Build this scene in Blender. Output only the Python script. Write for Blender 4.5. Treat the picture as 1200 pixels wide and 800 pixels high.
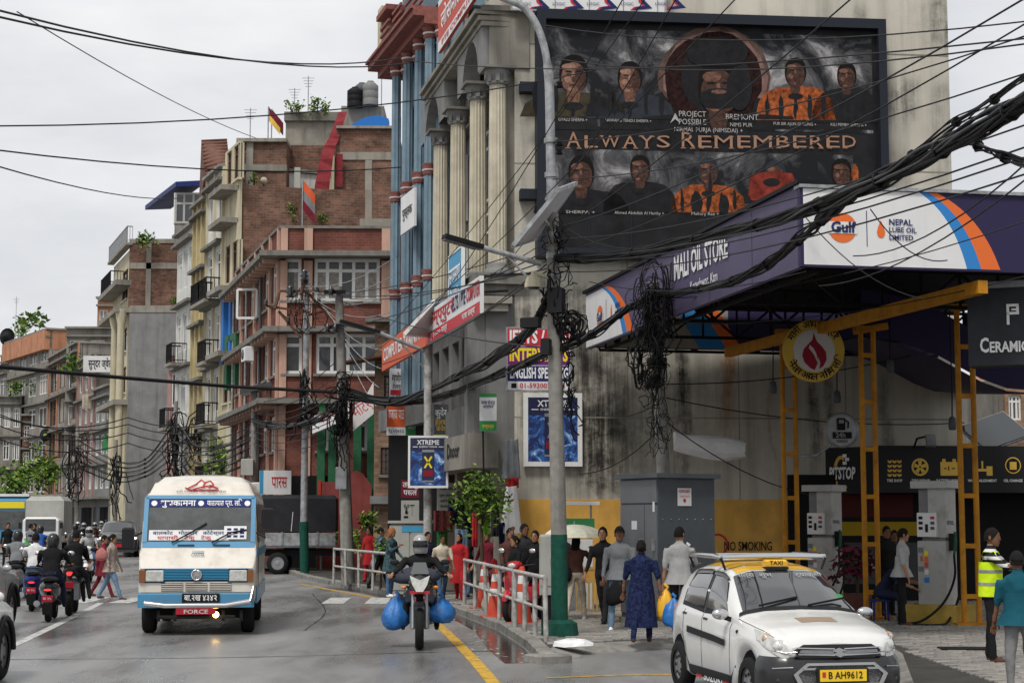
import bpy, math, random
from math import sin, cos, pi, radians as R, atan2, sqrt
from mathutils import Vector as V, Matrix, noise as NZ
for _o in list(bpy.data.objects): bpy.data.objects.remove(_o)
S = bpy.context.scene; C = S.collection
random.seed(7)
# ------------------------------------------------------------------ camera, world, sun, exposure
FPX = 2000.0; EYE = 2.0; PITCH = math.atan(203/FPX)
cam = bpy.data.objects.new('camera', bpy.data.cameras.new('camera')); C.objects.link(cam)
cam.location = (0, 0, EYE); cam.rotation_euler = (pi/2 + PITCH, 0, 0)
cam.data.sensor_width = 36; cam.data.lens = 36*FPX/1200; cam.data.clip_end = 5000; cam.data.clip_start = .5
S.camera = cam
W = bpy.data.worlds.new("World"); S.world = W; W.use_nodes = True
nt = W.node_tree; bg = nt.nodes['Background']
SUN_EL, SUN_AZ = R(58), R(205)
sky = nt.nodes.new('ShaderNodeTexSky'); sky.sky_type = 'NISHITA'; sky.sun_disc = False
sky.sun_elevation = SUN_EL; sky.sun_rotation = SUN_AZ; sky.dust_density = 4; sky.air_density = 1.2
hs = nt.nodes.new('ShaderNodeHueSaturation'); hs.inputs['Saturation'].default_value = .12
nt.links.new(sky.outputs[0], hs.inputs['Color'])
tc = nt.nodes.new('ShaderNodeTexCoord'); no = nt.nodes.new('ShaderNodeTexNoise')
mp = nt.nodes.new('ShaderNodeMapping'); mp.inputs['Scale'].default_value = (1.3, 1.3, 4)
no.inputs['Scale'].default_value = 2.3; no.inputs['Detail'].default_value = 6; no.inputs['Roughness'].default_value = .55
nt.links.new(tc.outputs['Generated'], mp.inputs[0]); nt.links.new(mp.outputs[0], no.inputs['Vector'])
cr = nt.nodes.new('ShaderNodeValToRGB'); cr.color_ramp.elements[0].position = .3; cr.color_ramp.elements[1].position = .72
cr.color_ramp.elements[0].color = (4.0, 4.15, 4.45, 1); cr.color_ramp.elements[1].color = (6.7, 6.75, 6.8, 1)
nt.links.new(no.outputs[0], cr.inputs[0])
mxw = nt.nodes.new('ShaderNodeMix'); mxw.data_type = 'RGBA'; mxw.inputs['Factor'].default_value = .85
nt.links.new(hs.outputs[0], mxw.inputs[6]); nt.links.new(cr.outputs[0], mxw.inputs[7]); nt.links.new(mxw.outputs[2], bg.inputs[0])
bg.inputs[1].default_value = .1
sl = bpy.data.lights.new('sun', 'SUN'); sl.energy = 1.5; sl.angle = R(12); sl.color = (1, .96, .9)
so = bpy.data.objects.new('sun', sl); C.objects.link(so); so.location = (0, 0, 60)
_d = V((sin(SUN_AZ)*cos(SUN_EL), cos(SUN_AZ)*cos(SUN_EL), sin(SUN_EL)))
so.rotation_euler = _d.to_track_quat('Z', 'Y').to_euler()
S.view_settings.view_transform = 'Standard'; S.view_settings.look = 'None'; S.view_settings.gamma = 1; S.view_settings.exposure = .65
S.cycles.max_bounces = 6; S.cycles.caustics_reflective = False; S.cycles.caustics_refractive = False
# ------------------------------------------------------------------ geometry from the lens
CP, SP = cos(PITCH), sin(PITCH)
def ray(px, py):
 a, b = (px-600)/FPX, (400-py)/FPX
 return V((a, CP - SP*b, SP + CP*b))
def at(px, py, d):
 r = ray(px, py); return V((0, 0, EYE)) + r*(d/r.y)
def G(px, py, z=0):
 r = ray(px, py); return V((0, 0, EYE)) + r*((z-EYE)/r.z)
class Fr:                                            # a vertical wall plane: origin, direction along the wall
 def __init__(s, o, ang=None, to=None):
  s.o = V((o[0], o[1], 0))
  s.a = ang if to is None else atan2(to[1]-o[1], to[0]-o[0])
  s.u = V((cos(s.a), sin(s.a), 0)); s.n = V((s.u.y, -s.u.x, 0))
  s.L = 0 if to is None else (V((to[0], to[1], 0))-s.o).length
 def P(s, u, z, off=0): return s.o + s.u*u + s.n*off + V((0, 0, z))
 def pix(s, px, py, off=0):
  r = ray(px, py); o = s.o + s.n*off
  t = (o - V((0, 0, EYE))).dot(s.n)/r.dot(s.n); p = V((0, 0, EYE)) + r*t
  return (p-s.o).dot(s.u), p.z
 def rect(s, x0, y0, x1, y1, off=0):             # picture rectangle -> u0,u1,z0,z1 on this wall
  u0 = s.pix(x0, (y0+y1)/2, off)[0]; u1 = s.pix(x1, (y0+y1)/2, off)[0]; xm = (x0+x1)/2
  return min(u0, u1), max(u0, u1), s.pix(xm, y1, off)[1], s.pix(xm, y0, off)[1]
# ------------------------------------------------------------------ mesh helper
class MB:
 def __init__(s): s.v = []; s.f = []; s.m = []; s.s = []; s.mi = 0; s.X = None; s.sm = False
 def add(s, vs, fs, smooth=None):
  n = len(s.v)
  s.v += [(s.X @ V(p)) if s.X else V(p) for p in vs]
  for f in fs: s.f.append([n+i for i in f]); s.m.append(s.mi); s.s.append(s.sm if smooth is None else smooth)
  return s
 def box(s, c, d, rz=0, rx=0, ry=0, tp=1.0):
  h = V(d)/2; m = Matrix.Rotation(rz, 3, 'Z') @ Matrix.Rotation(ry, 3, 'Y') @ Matrix.Rotation(rx, 3, 'X')
  vs = [V(c) + m @ V((x*h.x*(tp if z > 0 else 1), y*h.y*(tp if z > 0 else 1), z*h.z)) for z in (-1, 1) for y in (-1, 1) for x in (-1, 1)]
  return s.add(vs, [(0, 2, 3, 1), (4, 5, 7, 6), (0, 1, 5, 4), (2, 6, 7, 3), (0, 4, 6, 2), (1, 3, 7, 5)])
 def bb(s, a, b): return s.box([(a[i]+b[i])/2 for i in range(3)], [abs(b[i]-a[i]) for i in range(3)])
 def chbox(s, c, d, e, rz=0):                    # box with chamfered top edges
  x, y, z = d[0]/2, d[1]/2, d[2]/2; m = Matrix.Rotation(rz, 3, 'Z')
  ring = lambda k, zz: [V(c)+m @ V((sx*(x-k), sy*(y-k), zz)) for sx, sy in ((-1, -1), (1, -1), (1, 1), (-1, 1))]
  vs = ring(0, -z)+ring(0, z-e)+ring(e, z)
  fs = [(i, (i+1) % 4, 4+(i+1) % 4, 4+i) for i in range(4)]+[(4+i, 4+(i+1) % 4, 8+(i+1) % 4, 8+i) for i in range(4)]+[(8, 9, 10, 11)]
  return s.add(vs, fs)
 def bar(s, p0, p1, w, h=None, up=(0, 0, 1)):
  p0, p1 = V(p0), V(p1); h = h or w; d = (p1-p0).normalized(); up = V(up)
  if abs(d.dot(up)) > .98: up = V((0, 1, 0))
  x = d.cross(up).normalized(); y = x.cross(d)
  vs = [p + x*(a*w/2) + y*(b*h/2) for p in (p0, p1) for a, b in ((-1, -1), (1, -1), (1, 1), (-1, 1))]
  return s.add(vs, [(3, 2, 1, 0), (4, 5, 6, 7), (0, 1, 5, 4), (1, 2, 6, 5), (2, 3, 7, 6), (3, 0, 4, 7)])
 def tube(s, pts, r, n=6, caps=True, smooth=True, close=False):
  pts = [V(p) for p in pts]; k = len(pts); rr = r if isinstance(r, (list, tuple)) else [r]*k
  vs = []; t0 = None; x = None
  for i, p in enumerate(pts):
   t = (pts[min(i+1, k-1)]-pts[max(i-1, 0)])
   t = t.normalized() if t.length > 1e-9 else V((0, 0, 1))
   if x is None:
    a = V((0, 0, 1)) if abs(t.z) < .9 else V((0, 1, 0)); x = t.cross(a).normalized()
   else:
    x = (x - t*x.dot(t))
    x = x.normalized() if x.length > 1e-6 else t.orthogonal().normalized()
   y = t.cross(x)
   vs += [p + (x*cos(2*pi*j/n) + y*sin(2*pi*j/n))*rr[i] for j in range(n)]
  fs = [(i*n+j, i*n+(j+1) % n, (i+1)*n+(j+1) % n, (i+1)*n+j) for i in range(k-1) for j in range(n)]
  s.add(vs, fs, smooth)
  if caps: s.add(vs[:n], [tuple(range(n))[::-1]], False); s.add(vs[-n:], [tuple(range(n))], False)
  return s
 def cyl(s, p0, p1, r0, r1=None, n=12, smooth=True): return s.tube([p0, p1], [r0, r0 if r1 is None else r1], n, True, smooth)
 def loft(s, rings, caps=True, smooth=True, closed=True):
  n = len(rings[0]); vs = [p for r in rings for p in r]; k = n if closed else n-1
  s.add(vs, [(i*n+j, i*n+(j+1) % n, (i+1)*n+(j+1) % n, (i+1)*n+j) for i in range(len(rings)-1) for j in range(k)], smooth)
  if caps: s.add(rings[0], [tuple(range(n))[::-1]], False); s.add(rings[-1], [tuple(range(n))], False)
  return s
 def lathe(s, prof, c=(0, 0, 0), n=16, axis='Z', smooth=True, caps=True):
  rings = []
  for r, z in prof:
   ring = []
   for j in range(n):
    a = 2*pi*j/n; p = V((r*cos(a), r*sin(a), z))
    if axis == 'X': p = V((z, p.x, p.y))
    if axis == 'Y': p = V((p.x, -z, p.y))
    ring.append(V(c)+p)
   rings.append(ring)
  return s.loft(rings, caps, smooth)
 def ext(s, poly, o, ux, uy, d):                 # polygon in the plane (ux,uy) at o pushed along d
  o, ux, uy, d = V(o), V(ux), V(uy), V(d); n = len(poly)
  a = [o+ux*p[0]+uy*p[1] for p in poly]; b = [p+d for p in a]
  return s.add(a+b, [tuple(range(n))[::-1], tuple(range(n, 2*n))]+[(i, (i+1) % n, n+(i+1) % n, n+i) for i in range(n)])
 def prism(s, poly, z0, z1): return s.ext(poly, (0, 0, z0), (1, 0, 0), (0, 1, 0), (0, 0, z1-z0))
 def ball(s, c, r, n=12, m=8, smooth=True):
  r = r if isinstance(r, (tuple, list)) else (r, r, r); rings = []
  for i in range(m+1):
   t = pi*i/m; q = max(sin(t), .02)
   rings.append([V(c)+V((r[0]*q*cos(2*pi*j/n), r[1]*q*sin(2*pi*j/n), -r[2]*cos(t))) for j in range(n)])
  return s.loft(rings, True, smooth)
 def quad(s, a, b, c, d): return s.add([a, b, c, d], [(0, 1, 2, 3)])
 def mesh(s, name, mats):
  me = bpy.data.meshes.new(name); me.from_pydata([tuple(p) for p in s.v], [], s.f)
  for m in (mats if isinstance(mats, (list, tuple)) else [mats]): me.materials.append(m)
  if any(s.m): me.polygons.foreach_set('material_index', s.m)
  me.polygons.foreach_set('use_smooth', s.s); me.update(); return me
 def build(s, name, mats, parent=None, world=True, **k):
  """one mesh object; with world=True its points are world points even under an unrotated parent"""
  o = bpy.data.objects.new(name, s.mesh(name, mats)); C.objects.link(o)
  if parent is not None:
   o.parent = parent
   if world: o.location = -wloc(parent)
  for a, b in k.items(): o[a] = b
  return o
def wloc(o):
 p = o.location.copy()
 while o.parent: o = o.parent; p += o.location
 return p
def thing(name, label, cat, loc=(0, 0, 0), rz=0, group=None, kind=None):
 o = bpy.data.objects.new(name, None); C.objects.link(o); o.location = loc; o.rotation_euler = (0, 0, rz); o.empty_display_size = .2
 return tag(o, label, cat, group, kind)
def tag(o, label, cat, group=None, kind=None):
 o['label'] = label; o['category'] = cat
 if group: o['group'] = group
 if kind: o['kind'] = kind
 return o
def copy_tree(o, parent=None):
 c = o.copy(); C.objects.link(c)
 if parent is not None: c.parent = parent
 for ch in KIDS(o): copy_tree(ch, c)
 return c
def KIDS(o): return [x for x in ALLKIDS.get(o.name, [])] if False else list(o.children)
TEXTS = []
def text(body, o, ux, uy, h, mat, parent=None, w=None, name='lettering', align='CENTER', bold=.0, off=.006, world=True, sh=0):
 """flat lettering: centre point o, reading direction ux, up uy, letter height h, optional total width w"""
 cu = bpy.data.curves.new(name, 'FONT'); cu.body = body; cu.size = h*1.38; cu.align_x = align; cu.align_y = 'CENTER'; cu.offset = bold*h
 cu.resolution_u = 2; cu.shear = sh; cu.materials.append(mat)
 ob = bpy.data.objects.new(name, cu); C.objects.link(ob)
 ux, uy = V(ux).normalized(), V(uy).normalized(); n = ux.cross(uy).normalized(); uy = n.cross(ux)
 m = Matrix((ux, uy, n)).transposed().to_4x4(); m.translation = V(o)+n*off
 if parent is not None:
  ob.parent = parent
  if world: m.translation -= wloc(parent)
 ob.matrix_basis = m
 if w: TEXTS.append((ob, w))
 return ob
def fit_texts():
 """give each lettering its width, then turn it into a plain mesh"""
 vl = bpy.context.view_layer; vl.update()
 for ob, w in TEXTS:
  d = ob.dimensions.x/max(ob.scale.x, 1e-6)
  if d > 1e-6: ob.scale.x = w/d
 dg = bpy.context.evaluated_depsgraph_get()
 for ob in [o for o in S.objects if o.type == 'FONT']:
  me = bpy.data.meshes.new_from_object(ob.evaluated_get(dg)); nm = ob.name; ob.name = 'old'
  n = bpy.data.objects.new(nm, me); C.objects.link(n); n.parent = ob.parent; n.matrix_basis = ob.matrix_basis.copy()
  bpy.data.objects.remove(ob)
# ------------------------------------------------------------------ materials
def mat(name, col, rough=.6, metal=0, var=.0, scale=6, bump=0, bscale=40, spec=None, emit=None, streak=0, dirt=None, clear=0, alpha=1, detail=5):
 m = bpy.data.materials.new(name); m.use_nodes = True; t = m.node_tree; b = t.nodes['Principled BSDF']
 col = tuple(col)+(1,) if len(col) == 3 else col
 b.inputs['Base Color'].default_value = col; b.inputs['Roughness'].default_value = rough; b.inputs['Metallic'].default_value = metal
 b.inputs['Specular IOR Level'].default_value = (.5 if rough < .5 else .12) if spec is None else spec; b.inputs['Coat Weight'].default_value = clear; b.inputs['Alpha'].default_value = alpha
 if emit: b.inputs['Emission Color'].default_value = tuple(emit[:3])+(1,); b.inputs['Emission Strength'].default_value = emit[3]
 geo = None
 def N(ty): return t.nodes.new(ty)
 if var or streak or dirt or bump:
  geo = N('ShaderNodeTexCoord')
 src = None
 if var:
  n = N('ShaderNodeTexNoise'); n.inputs['Scale'].default_value = scale; n.inputs['Detail'].default_value = detail; n.inputs['Roughness'].default_value = .62
  t.links.new(geo.outputs['Object'], n.inputs['Vector'])
  r = N('ShaderNodeValToRGB'); r.color_ramp.elements[0].position = .28; r.color_ramp.elements[1].position = .74
  r.color_ramp.elements[0].color = tuple(max(0, c*(1-var)) for c in col[:3])+(1,); r.color_ramp.elements[1].color = tuple(min(1, c*(1+var)) for c in col[:3])+(1,)
  t.links.new(n.outputs[0], r.inputs[0]); src = r.outputs[0]
 def layer(src, vecscale, lo, hi, colr, amt, det=6):
  mpn = N('ShaderNodeMapping'); mpn.inputs['Scale'].default_value = vecscale
  t.links.new(geo.outputs['Object'], mpn.inputs[0])
  n = N('ShaderNodeTexNoise'); n.inputs['Scale'].default_value = 1; n.inputs['Detail'].default_value = det; n.inputs['Roughness'].default_value = .65
  t.links.new(mpn.outputs[0], n.inputs['Vector'])
  r = N('ShaderNodeMapRange'); r.inputs[1].default_value = lo; r.inputs[2].default_value = hi; r.inputs[4].default_value = amt
  t.links.new(n.outputs[0], r.inputs[0])
  x = N('ShaderNodeMix'); x.data_type = 'RGBA'; t.links.new(r.outputs[0], x.inputs[0])
  if src: t.links.new(src, x.inputs[6])
  else: x.inputs[6].default_value = col
  x.inputs[7].default_value = tuple(colr)+(1,); return x.outputs[2]
 if streak: src = layer(src, (2.6, 2.6, .16), .5, .72, tuple(c*.18 for c in col[:3]), streak)
 if dirt: src = layer(src, (dirt[1],)*3, .48, .75, dirt[0], dirt[2])
 if src: t.links.new(src, b.inputs['Base Color'])
 if bump:
  n = N('ShaderNodeTexNoise'); n.inputs['Scale'].default_value = bscale; n.inputs['Detail'].default_value = 4
  t.links.new(geo.outputs['Object'], n.inputs['Vector'])
  bn = N('ShaderNodeBump'); bn.inputs['Strength'].default_value = bump; bn.inputs['Distance'].default_value = .02
  t.links.new(n.outputs[0], bn.inputs['Height']); t.links.new(bn.outputs[0], b.inputs['Normal'])
 return m
def brick_mat(name, c1, c2, mortar, bw=.24, bh=.075, var=.25, streak=.5):
 m = mat(name, c1, .9); t = m.node_tree; b = t.nodes['Principled BSDF']; L = t.links.new
 def N(ty): return t.nodes.new(ty)
 g = N('ShaderNodeNewGeometry'); sp = N('ShaderNodeSeparateXYZ'); sn = N('ShaderNodeSeparateXYZ')
 L(g.outputs['Position'], sp.inputs[0]); L(g.outputs['True Normal'], sn.inputs[0])
 def mth(op, a, b_=None):
  q = N('ShaderNodeMath'); q.operation = op
  for i, s_ in enumerate((a, b_)):
   if s_ is None: continue
   if isinstance(s_, (int, float)): q.inputs[i].default_value = s_
   else: L(s_, q.inputs[i])
  return q.outputs[0]
 u = mth('ADD', mth('MULTIPLY', sp.outputs[0], mth('ABSOLUTE', sn.outputs[1])), mth('MULTIPLY', sp.outputs[1], mth('ABSOLUTE', sn.outputs[0])))
 cb = N('ShaderNodeCombineXYZ'); L(u, cb.inputs[0]); L(sp.outputs[2], cb.inputs[1])
 br = N('ShaderNodeTexBrick'); L(cb.outputs[0], br.inputs['Vector'])
 br.inputs['Scale'].default_value = 1; br.inputs['Brick Width'].default_value = bw; br.inputs['Row Height'].default_value = bh
 br.inputs['Mortar Size'].default_value = .008; br.inputs['Color1'].default_value = tuple(c1)+(1,); br.inputs['Color2'].default_value = tuple(c2)+(1,); br.inputs['Mortar'].default_value = tuple(mortar)+(1,)
 n = N('ShaderNodeTexNoise'); n.inputs['Scale'].default_value = .9; n.inputs['Detail'].default_value = 7; n.inputs['Roughness'].default_value = .7
 L(g.outputs['Position'], n.inputs['Vector'])
 r = N('ShaderNodeMapRange'); r.inputs[1].default_value = .35; r.inputs[2].default_value = .7; r.inputs[3].default_value = 1-streak; r.inputs[4].default_value = 1.15
 L(n.outputs[0], r.inputs[0])
 x = N('ShaderNodeMix'); x.data_type = 'RGBA'; x.blend_type = 'MULTIPLY'; x.inputs[0].default_value = 1
 L(br.outputs[0], x.inputs[6]); L(r.outputs[0], x.inputs[7]); L(x.outputs[2], b.inputs['Base Color'])
 bn = N('ShaderNodeBump'); bn.inputs['Strength'].default_value = .6; bn.inputs['Distance'].default_value = .02; bn.invert = True
 L(br.outputs['Fac'], bn.inputs['Height']); L(bn.outputs[0], b.inputs['Normal'])
 return m
M = {}
def mm(k, *a, **kw): M[k] = mat(k, *a, **kw); return M[k]
mm('concrete', (.3, .28, .24), .9, var=.28, scale=1.1, streak=.55, bump=.25, bscale=25, dirt=((.07, .065, .055), .55, .75))
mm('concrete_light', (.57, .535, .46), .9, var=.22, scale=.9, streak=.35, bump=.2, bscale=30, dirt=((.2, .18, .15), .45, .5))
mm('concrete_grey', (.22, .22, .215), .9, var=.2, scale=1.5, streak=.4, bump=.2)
mm('concrete_far', (.26, .245, .22), .95, var=.3, scale=.7, streak=.6)
mm('plaster_cream', (.55, .5, .36), .9, var=.15, scale=1, streak=.5)
mm('plaster_yellow', (.5, .42, .24), .9, var=.2, scale=1, streak=.5)
mm('plaster_white', (.6, .6, .57), .9, var=.15, scale=1, streak=.5)
mm('plaster_orange', (.45, .22, .13), .9, var=.18, scale=1, streak=.45)
mm('plaster_pink', (.52, .33, .255), .85, var=.15, scale=1.2, streak=.4)
mm('plaster_rose', (.42, .25, .24), .9, var=.15, scale=1, streak=.4)
M['brick_red'] = brick_mat('brick_red', (.23, .08, .058), (.17, .06, .047), (.2, .12, .1), .26, .1, streak=.42)
M['brick_old'] = brick_mat('brick_old', (.29, .15, .105), (.17, .095, .07), (.25, .22, .18), .3, .12, streak=.6)
M['brick_dark'] = brick_mat('brick_dark', (.26, .13, .09), (.15, .08, .06), (.22, .19, .16), .32, .13, streak=.65)
M['brick_tan'] = brick_mat('brick_tan', (.4, .25, .16), (.26, .15, .1), (.26, .22, .18), .26, .1, streak=.5)
mm('blue_paint', (.19, .27, .33), .6, var=.2, scale=2.5, streak=.45)
mm('cream_column', (.52, .475, .37), .7, var=.2, scale=2, streak=.35)
mm('red_trim', (.26, .1, .085), .7, var=.35, scale=9)
mm('white_frame', (.75, .75, .73), .5, var=.06)
mm('slab_grey', (.2, .19, .17), .9, var=.25, scale=2, streak=.5)
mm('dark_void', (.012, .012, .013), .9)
mm('glass', (.03, .035, .04), .08, spec=.8)
mm('glass_dim', (.045, .045, .045), .25, var=.6, scale=3)
mm('curtain', (.32, .29, .26), .9, var=.35, scale=9)
mm('wood_dark', (.1, .05, .03), .7, var=.3)
mm('green_paint', (.03, .12, .06), .6, var=.2)
mm('green_pole', (.012, .07, .05), .5, var=.35, scale=8)
mm('blue_bright', (.03, .16, .5), .6)
mm('red_paint', (.4, .04, .03), .6, var=.2, scale=4)
mm('red_wall', (.24, .06, .055), .7, var=.2, scale=2, streak=.3)
mm('yellow_wall', (.66, .37, .085), .7, var=.1, scale=1.5, streak=.2, dirt=((.2, .12, .04), .8, .5))
mm('orange_steel', (.5, .22, .02), .5, var=.18, scale=4, dirt=((.2, .07, .02), 3, .7))
mm('steel_black', (.012, .012, .014), .6)
mm('steel_grey', (.28, .29, .3), .45, metal=.6, var=.25, scale=5)
mm('galv', (.36, .37, .38), .5, metal=.4, var=.35, scale=7, dirt=((.12, .11, .1), 4, .8))
mm('pole_conc', (.25, .24, .22), .85, var=.25, scale=6, streak=.5)
mm('rail_white', (.4, .4, .385), .6, var=.4, scale=6, dirt=((.2, .12, .08), 7, .9))
mm('cable', (.012, .012, .013), .55, bump=.5, bscale=60)
mm('cable_grey', (.07, .07, .072), .55)
mm('wire', (.03, .03, .032), .6)
mm('navy', (.035, .028, .075), .5)
mm('purple', (.1, .083, .15), .5, var=.12, scale=1.5)
mm('sign_white', (.72, .72, .72), .5, var=.05, scale=2, streak=.12)
mm('sign_red', (.55, .035, .05), .5)
mm('sign_orange', (.62, .11, .04), .5, var=.08)
mm('sign_redorange', (.55, .09, .06), .55, var=.12)
mm('sign_blue', (.06, .3, .5), .5)
mm('sign_navy', (.02, .03, .14), .5)
mm('sign_purple', (.2, .02, .2), .5)
mm('sign_yellow', (.8, .65, .03), .5)
mm('sign_green', (.05, .25, .09), .5)
mm('stripe_blue', (.04, .22, .55), .5)
mm('stripe_orange', (.75, .16, .04), .5)
mm('cone_red', (.5, .07, .04), .5, var=.15)
mm('ink_black', (.015, .015, .015), .6)
mm('ink_white', (.8, .8, .8), .6)
mm('ink_red', (.5, .04, .05), .6)
mm('ink_navy', (.02, .03, .12), .6)
mm('tyre', (.018, .018, .018), .85, bump=.3, bscale=50)
mm('chrome', (.6, .6, .6), .18, metal=1)
mm('rim_grey', (.35, .35, .36), .35, metal=.8)
mm('black_plastic', (.02, .02, .022), .5)
mm('black_gloss', (.012, .012, .014), .2, clear=.4)
mm('white_car', (.68, .68, .66), .25, clear=.6, var=.04, scale=3)
mm('silver_car', (.42, .43, .43), .28, metal=.4, clear=.6)
mm('yellow_car', (.72, .4, .02), .3, clear=.5)
mm('plate_yellow', (.85, .55, .02), .4)
mm('plate_red', (.5, .03, .05), .5)
mm('lens', (.5, .5, .47), .08, clear=1, var=.3, scale=20)
mm('amber', (.7, .22, .02), .2, clear=.6)
mm('tail_lit', (.5, .02, .02), .3, emit=(1, .05, .05, .7))
mm('head_lit', (.9, .7, .4), .3, emit=(1, .62, .2, 14))
mm('bus_white', (.66, .62, .55), .35, clear=.4, var=.06, scale=2, dirt=((.3, .22, .15), 2.5, .45))
mm('bus_blue', (.06, .25, .44), .35, clear=.4, var=.06, dirt=((.1, .1, .1), 3, .3))
mm('bag_blue', (.02, .15, .45), .42, var=.3, scale=9, bump=1, bscale=9)
mm('bag_yellow', (.75, .4, .02), .4)
mm('tarp_white', (.7, .7, .7), .4, var=.12, scale=4)
mm('cloth_red', (.2, .03, .035), .85, var=.2, scale=5)
mm('cabinet', (.085, .095, .105), .5, var=.12, scale=2)
mm('cabinet_light', (.38, .38, .35), .6, var=.12, scale=2, streak=.2)
mm('leaf_a', (.08, .16, .025), .6, var=.4, scale=3); mm('leaf_b', (.2, .29, .05), .6, var=.4, scale=3); mm('leaf_c', (.02, .05, .015), .7)
mm('leaf_maroon', (.12, .02, .045), .6, var=.4)
mm('bark', (.07, .05, .035), .9, var=.3, bump=.5)
mm('skin', (.36, .19, .115), .6, var=.06); mm('skin_dark', (.2, .1, .06), .6, var=.06)
mm('hair', (.012, .01, .009), .85, spec=.15, bump=1, bscale=60); mm('hair_orange', (.28, .11, .04), .8, spec=.2)
mm('eye', (.02, .015, .012), .3); mm('lip', (.28, .09, .075), .5)
mm('helmet_black', (.012, .012, .014), .3, clear=.2); mm('helmet_grey', (.3, .3, .3), .3, clear=.6); mm('helmet_white', (.6, .6, .6), .3, clear=.6)
mm('visor', (.008, .008, .01), .15)
def cloth(k, c, var=.18, scale=5): return mm(k, c, .88, var=var, scale=scale, bump=.45, bscale=14)
for k, c in dict(c_black=(.014, .014, .015), c_charcoal=(.03, .03, .034), c_grey=(.2, .2, .2), c_tee=(.36, .36, .355), c_navy=(.018, .022, .05), c_denim=(.06, .11, .2), c_denim_light=(.14, .22, .32),
    c_teal=(.012, .085, .12), c_maroon=(.16, .02, .035), c_red=(.42, .025, .03), c_cream=(.52, .46, .36), c_beige=(.5, .44, .35), c_jacket=(.19, .2, .21), c_white=(.62, .62, .62),
    c_green=(.05, .3, .06), c_hivis=(.62, .85, .02), c_blue=(.03, .1, .35), c_brown=(.1, .045, .035), c_pink=(.42, .16, .15), c_lime=(.25, .6, .06)).items(): cloth(k, c)
cloth('c_print', (.012, .018, .055), 1.2, 26); cloth('c_floral', (.05, .09, .1), .9, 16); cloth('c_blouse', (.34, .28, .24), .6, 24); cloth('c_check', (.22, .06, .06), .9, 26)
# ------------------------------------------------------------------ ground, road, pavement
def wet_asphalt():
 m = bpy.data.materials.new('asphalt_wet'); m.use_nodes = True; t = m.node_tree; b = t.nodes['Principled BSDF']; L = t.links.new
 g = t.nodes.new('ShaderNodeTexCoord')
 def noise(sc, det, vs=(1, 1, 1), rough=.6):
  mp_ = t.nodes.new('ShaderNodeMapping'); mp_.inputs['Scale'].default_value = vs; mp_.inputs['Rotation'].default_value = (0, 0, R(-9)); L(g.outputs['Object'], mp_.inputs[0])
  n = t.nodes.new('ShaderNodeTexNoise'); n.inputs['Scale'].default_value = sc; n.inputs['Detail'].default_value = det; n.inputs['Roughness'].default_value = rough
  L(mp_.outputs[0], n.inputs['Vector']); return n.outputs[0]
 a = noise(1, 7, (.55, .12, 1)); f = noise(38, 6, (1, 1, 1), .8)
 r = t.nodes.new('ShaderNodeValToRGB'); L(a, r.inputs[0])
 r.color_ramp.elements[0].position = .3; r.color_ramp.elements[0].color = (.12, .12, .123, 1)
 r.color_ramp.elements[1].position = .7; r.color_ramp.elements[1].color = (.27, .268, .26, 1)
 x = t.nodes.new('ShaderNodeMix'); x.data_type = 'RGBA'; x.blend_type = 'OVERLAY'; x.inputs[0].default_value = 1; L(r.outputs[0], x.inputs[6]); L(f, x.inputs[7]); L(x.outputs[2], b.inputs['Base Color'])
 q = t.nodes.new('ShaderNodeMapRange'); q.inputs[1].default_value = .36; q.inputs[2].default_value = .64; q.inputs[3].default_value = .14; q.inputs[4].default_value = .5; L(a, q.inputs[0]); L(q.outputs[0], b.inputs['Roughness'])
 bn = t.nodes.new('ShaderNodeBump'); bn.inputs['Strength'].default_value = .2; bn.inputs['Distance'].default_value = .008; L(noise(55, 3), bn.inputs['Height']); L(bn.outputs[0], b.inputs['Normal'])
 return m
M['asphalt'] = wet_asphalt()
mm('earth', (.12, .11, .09), .95, var=.2, scale=.1)
mm('paver_a', (.24, .23, .215), .36, var=.3, scale=5, bump=.5, bscale=30, dirt=((.06, .055, .05), 1.2, .7))
mm('paver_b', (.3, .28, .25), .42, var=.3, scale=5, bump=.5, bscale=30, dirt=((.06, .055, .05), 1.2, .7))
mm('joint', (.06, .057, .052), .7, var=.3, scale=3)
mm('kerb', (.24, .23, .21), .7, var=.3, scale=5, bump=.4, dirt=((.05, .05, .045), 2, .8))
mm('road_white', (.5, .5, .48), .6, var=.35, scale=7, dirt=((.07, .07, .07), 6, 1))
mm('road_yellow', (.55, .33, .05), .6, var=.3, scale=7, dirt=((.09, .08, .06), 5, .95))
MB().quad((-3000, -500, -.03), (3000, -500, -.03), (3000, 4000, -.03), (-3000, 4000, -.03)).build('ground', M['earth'], kind='structure')
MB().quad((-90, -20, 0), (40, -20, 0), (40, 260, 0), (-90, 260, 0)).build('road', M['asphalt'], kind='structure')
KERB = [G(*p) for p in ((632, 776), (617, 759), (587, 739), (560, 728), (530, 717), (500, 707.5), (470, 700), (440, 694), (410, 688.5), (380, 683.5), (355, 678), (338, 672))]
FARK = [V((-9.6, 63, 0)), V((-14.2, 74, 0)), V((-25, 100, 0)), V((-39, 130, 0)), V((-52, 156, 0)), V((-62, 175, 0))]
PZ = .11
pv = MB()
inner = lambda p, k: V((p.x + k, p.y + k*.25, 0))
line = KERB[3:] + FARK
for a, b in zip(line[:-1], line[1:]):
 pv.quad(*[V((p.x, p.y, PZ)) for p in (a, inner(a, 40), inner(b, 40), b)])
edge = [KERB[0], G(652, 764), G(720, 760), G(790, 757), G(1040, 762), G(1058, 775), G(1078, 830)]
front = edge+[V((45, edge[-1].y, 0)), inner(KERB[3], 40)]+KERB[3:0:-1]
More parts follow.
